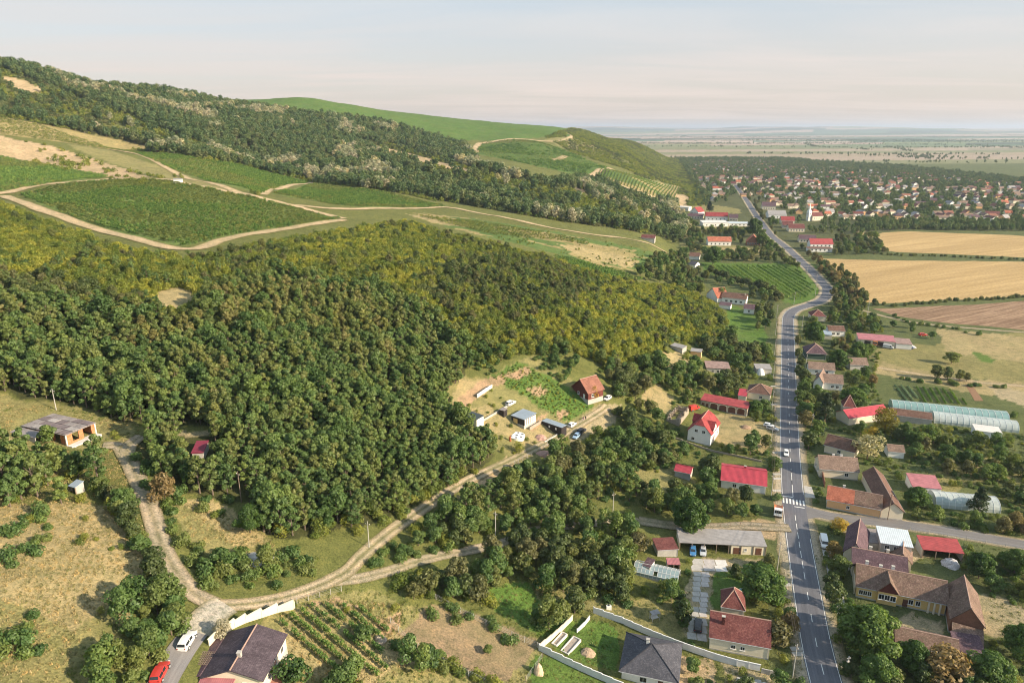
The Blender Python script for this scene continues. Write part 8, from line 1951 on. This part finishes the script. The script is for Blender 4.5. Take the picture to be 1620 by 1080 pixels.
# ------------------------------------------------------------------ the town and its trees
TOWN = [(1092,262),(1140,250),(1210,254),(1300,264),(1420,270),(1640,293),(2200,312),(2200,358),(1640,352),(1500,352),(1400,352),(1345,350),(1312,346),(1296,352),(1245,330),(1212,322),(1195,300),(1185,318),(1176,318),(1168,300),(1150,312),(1120,320),(1110,300),(1104,282)]
def town():
    g = np.random.default_rng(77); reg = raster(); paint(reg, TOWN, 1)
    hs = []
    for i, yy in enumerate(np.arange(860, 2500, 36)):
        if i % 4 == 3: continue
        for xx in np.arange(220, 1950, 19):
            if g.random() < .27: continue
            x = xx + g.normal()*4; y = yy + (xx-700)*-.05 + 14*math.sin(xx/260 + i) + g.normal()*4
            px, py, zc = project(np.array([[x, y, 3.0]]))
            if look(reg, px, py)[0] == 0 or px[0] > 1690: continue
            if fbm(np.array([x/170]), np.array([y/120]), 50, 3)[0] < .34: continue
            hs.append((math.hypot(x, y), x, y, (0 if g.random() < .6 else math.pi/2) + g.normal()*.12))
    hs.sort()
    roofs = [(T_ORANGE, 'orange'), (T_TERRA, 'terracotta'), (T_BROWN, 'brown'), (T_MAROON, 'maroon'), (T_PALE, 'pale brown'), (S_GREY, 'grey'), (T_PURPLE, 'plum')]; pr = [.06, .15, .20, .07, .34, .12, .06]
    walls = [(W_WHITE, 'white'), (W_CREAM, 'cream'), (W_PEACH, 'peach')]; pw = [.3, .5, .2]
    kinds = []
    for s, (L, D, hw, ri, kd) in enumerate(((12, 9, 3.4, 3.2, 'gx'), (9, 11, 3.4, 3.8, 'gy'), (11, 10, 4.6, 3.0, 'hip'), (17, 8, 3.2, 2.6, 'gx'))):
        sl5, rd5, tp5 = roof_geo(kd, L, D, hw, ri); rb = MB()
        for q in sl5: rb.slab([(p[0]-L/2, p[1]-D/2, p[2]) for p in q], .2)
        wb = shell(MB(), -L/2+.4, L/2-.4, -D/2+.4, D/2-.4, -1, lambda x, y: tp5(x+L/2, y+D/2) - .15)
        wn_ = MB()
        for t in (-.3, 0, .3): wn_.box(L*t-.6, L*t+.6, -D/2+.36, -D/2+.42, 1.1, 2.5)
        kinds.append((rb, wb, L, D))
    cache = {}
    def get(s, r, w):
        if (s, r, w) not in cache:
            rb, wb, L, D = kinds[s]
            cache[(s, r, w)] = (rb.mesh('roof', roofs[r][0]), wb.mesh('wall', walls[w][0]), L, D)
        return cache[(s, r, w)]
    winm = _winmesh(1.3, 1.5, FRAME); rest = {}
    nm4 = ['gabled', 'gable-fronted', 'hipped', 'long']
    for i, (d, x, y, rz) in enumerate(hs):
        s = int(g.integers(4)); r = int(g.choice(7, p=pr)); w = int(g.choice(3, p=pw)); z = float(H(x, y))
        if i < 270:
            rm, wm, L, D = get(s, r, w); nb = 'near the church' if d < 1050 and x < 560 else ('along the wheat fields' if d < 1150 else ('in the middle of the town' if d < 1550 else 'at the far side of the town'))
            root = empty('town_house', (x, y, z), rz, f'{nm4[s]} {walls[w][1]} house with {roofs[r][1]} roof {nb}', 'house', f'town houses {nb}')
            link('roof', rm, root); link('wall', wm, root)
            if d < 1150:
                for t in (-.3, 0, .3): f = link('window', winm[0], root, (L*t, -D/2+.38, 1.1)); link('pane', winm[1], f)
            FOOT.append((x, y, max(L, D)*.5)); paint(keep, [(project(np.array([[x, y, 4]]))[0][0] + a, project(np.array([[x, y, 4]]))[1][0] + b) for a, b in ((-2,-1.5),(2,-1.5),(2,1.5),(-2,1.5))], 1)
        else: rest.setdefault((s, r, w), []).append((x, y, z, 1, rz))
    allp, idx, ms = [], [], []
    for (s, r, w), pts in rest.items():
        rb, wb, L, D = kinds[s]; n = len(rb.v); me = bpy.data.meshes.new('far_house'); me.from_pydata(rb.v + wb.v, [], rb.f + [tuple(a+n for a in f) for f in wb.f])
        me.materials.append(roofs[r][0]); me.materials.append(walls[w][0]); me.polygons.foreach_set('material_index', np.array([0]*len(rb.f) + [1]*len(wb.f), np.int32)); me.uv_layers.new(name='UVMap'); me.update()
        idx += [len(ms)]*len(pts); allp += pts; ms.append(me)
    if allp: stuff('far_town_houses', allp, ms, idx=np.array(idx))
    print('town houses', len(hs))
town(); FT = np.array(FOOT)
tt = place([[(1058,238),(1100,246),(1140,241),(1300,256),(1420,262),(1640,286),(2200,302),(2200,378),(1620,362),(1420,366),(1380,366),(1340,378),(1290,372),(1250,346),(1235,330),(1200,310),(1186,300),(1182,318),(1170,300),(1150,318),(1120,325),(1095,345),(1100,300),(1080,262)]], 9.5, 7, 7, 250, (200, 1900, 760, 2750), lambda x, y, px, py: np.where(patch(x, y, 70, 51) > .43, .95, .5)); tt[:, 3] *= .85*np.where(np.hypot(tt[:, 0], tt[:, 1]) < 1100, .78, 1.0)
stuff('town_trees', tt, [m[2] for m in P['town']])
nb_ = place([[(1380,352),(1640,352),(2200,360),(2200,378),(1620,366),(1500,366),(1400,366),(1345,372)]], 6.5, 5, 6, 251, (200, 1500, 700, 950), lambda x, y, px, py: .9*np.ones(len(x))); nb_[:, 3] *= .62; stuff('town_edge_trees', nb_, [m[2] for m in P['farwood']])
# lines and clumps of trees across the plain
def plain_trees():
    g = np.random.default_rng(91); pts = []
    for k in range(34):
        r = 2600*math.exp(g.random()*2.1); az = R(g.uniform(7, 41)); x0, y0 = r*math.sin(az), r*math.cos(az); L = g.uniform(250, 1500)*(r/4500)**.5; ang = R(g.choice([-12, -8, 5, 76]) + g.normal()*5) 
        n = int(L/12*g.uniform(.6, 1))
        for t in g.random(n): pts.append((x0 + L*t*math.cos(ang) + g.normal()*8, y0 + L*t*math.sin(ang) + g.normal()*8))
    for (r, az, n, sx, sy) in ((7700,27,900,900,260),(7200,31,400,700,180),(5200,34,300,800,60),(2700,27,50,220,25),(9800,17,500,900,200),(3300,30,60,60,30),(5600,12,500,900,120),(11500,33,700,1500,300)):
        x0, y0 = r*math.sin(R(az)), r*math.cos(R(az)); q = g.normal(size=(n, 2)); pts += [(x0 + a*sx, y0 + b*sy) for a, b in q]
    pts = np.array(pts); x, y = pts[:, 0], pts[:, 1]; m = np.hypot(x, y) > 2500; x, y = x[m], y[m]
    stuff('plain_trees', np.column_stack([x, y, H(x, y), g.uniform(.6, 1.3, len(x)), g.random(len(x))*6]), [k[2] for k in P['town']])
plain_trees()

# ------------------------------------------------------------------ the air: pale even haze over the valley
m, n, l = mat('haze'); o = n.new('ShaderNodeOutputMaterial'); v = n.new('ShaderNodeVolumePrincipled')
v.inputs['Color'].default_value = (0.68, 0.79, 0.97, 1); v.inputs['Density'].default_value = 6.4e-5; v.inputs['Anisotropy'].default_value = 0.2
l.new(v.outputs[0], o.inputs['Volume'])
hz = MB().box(-42000, 42000, -42000, 42000, -4, 262).build('haze', m); tag(hz, kind='stuff')
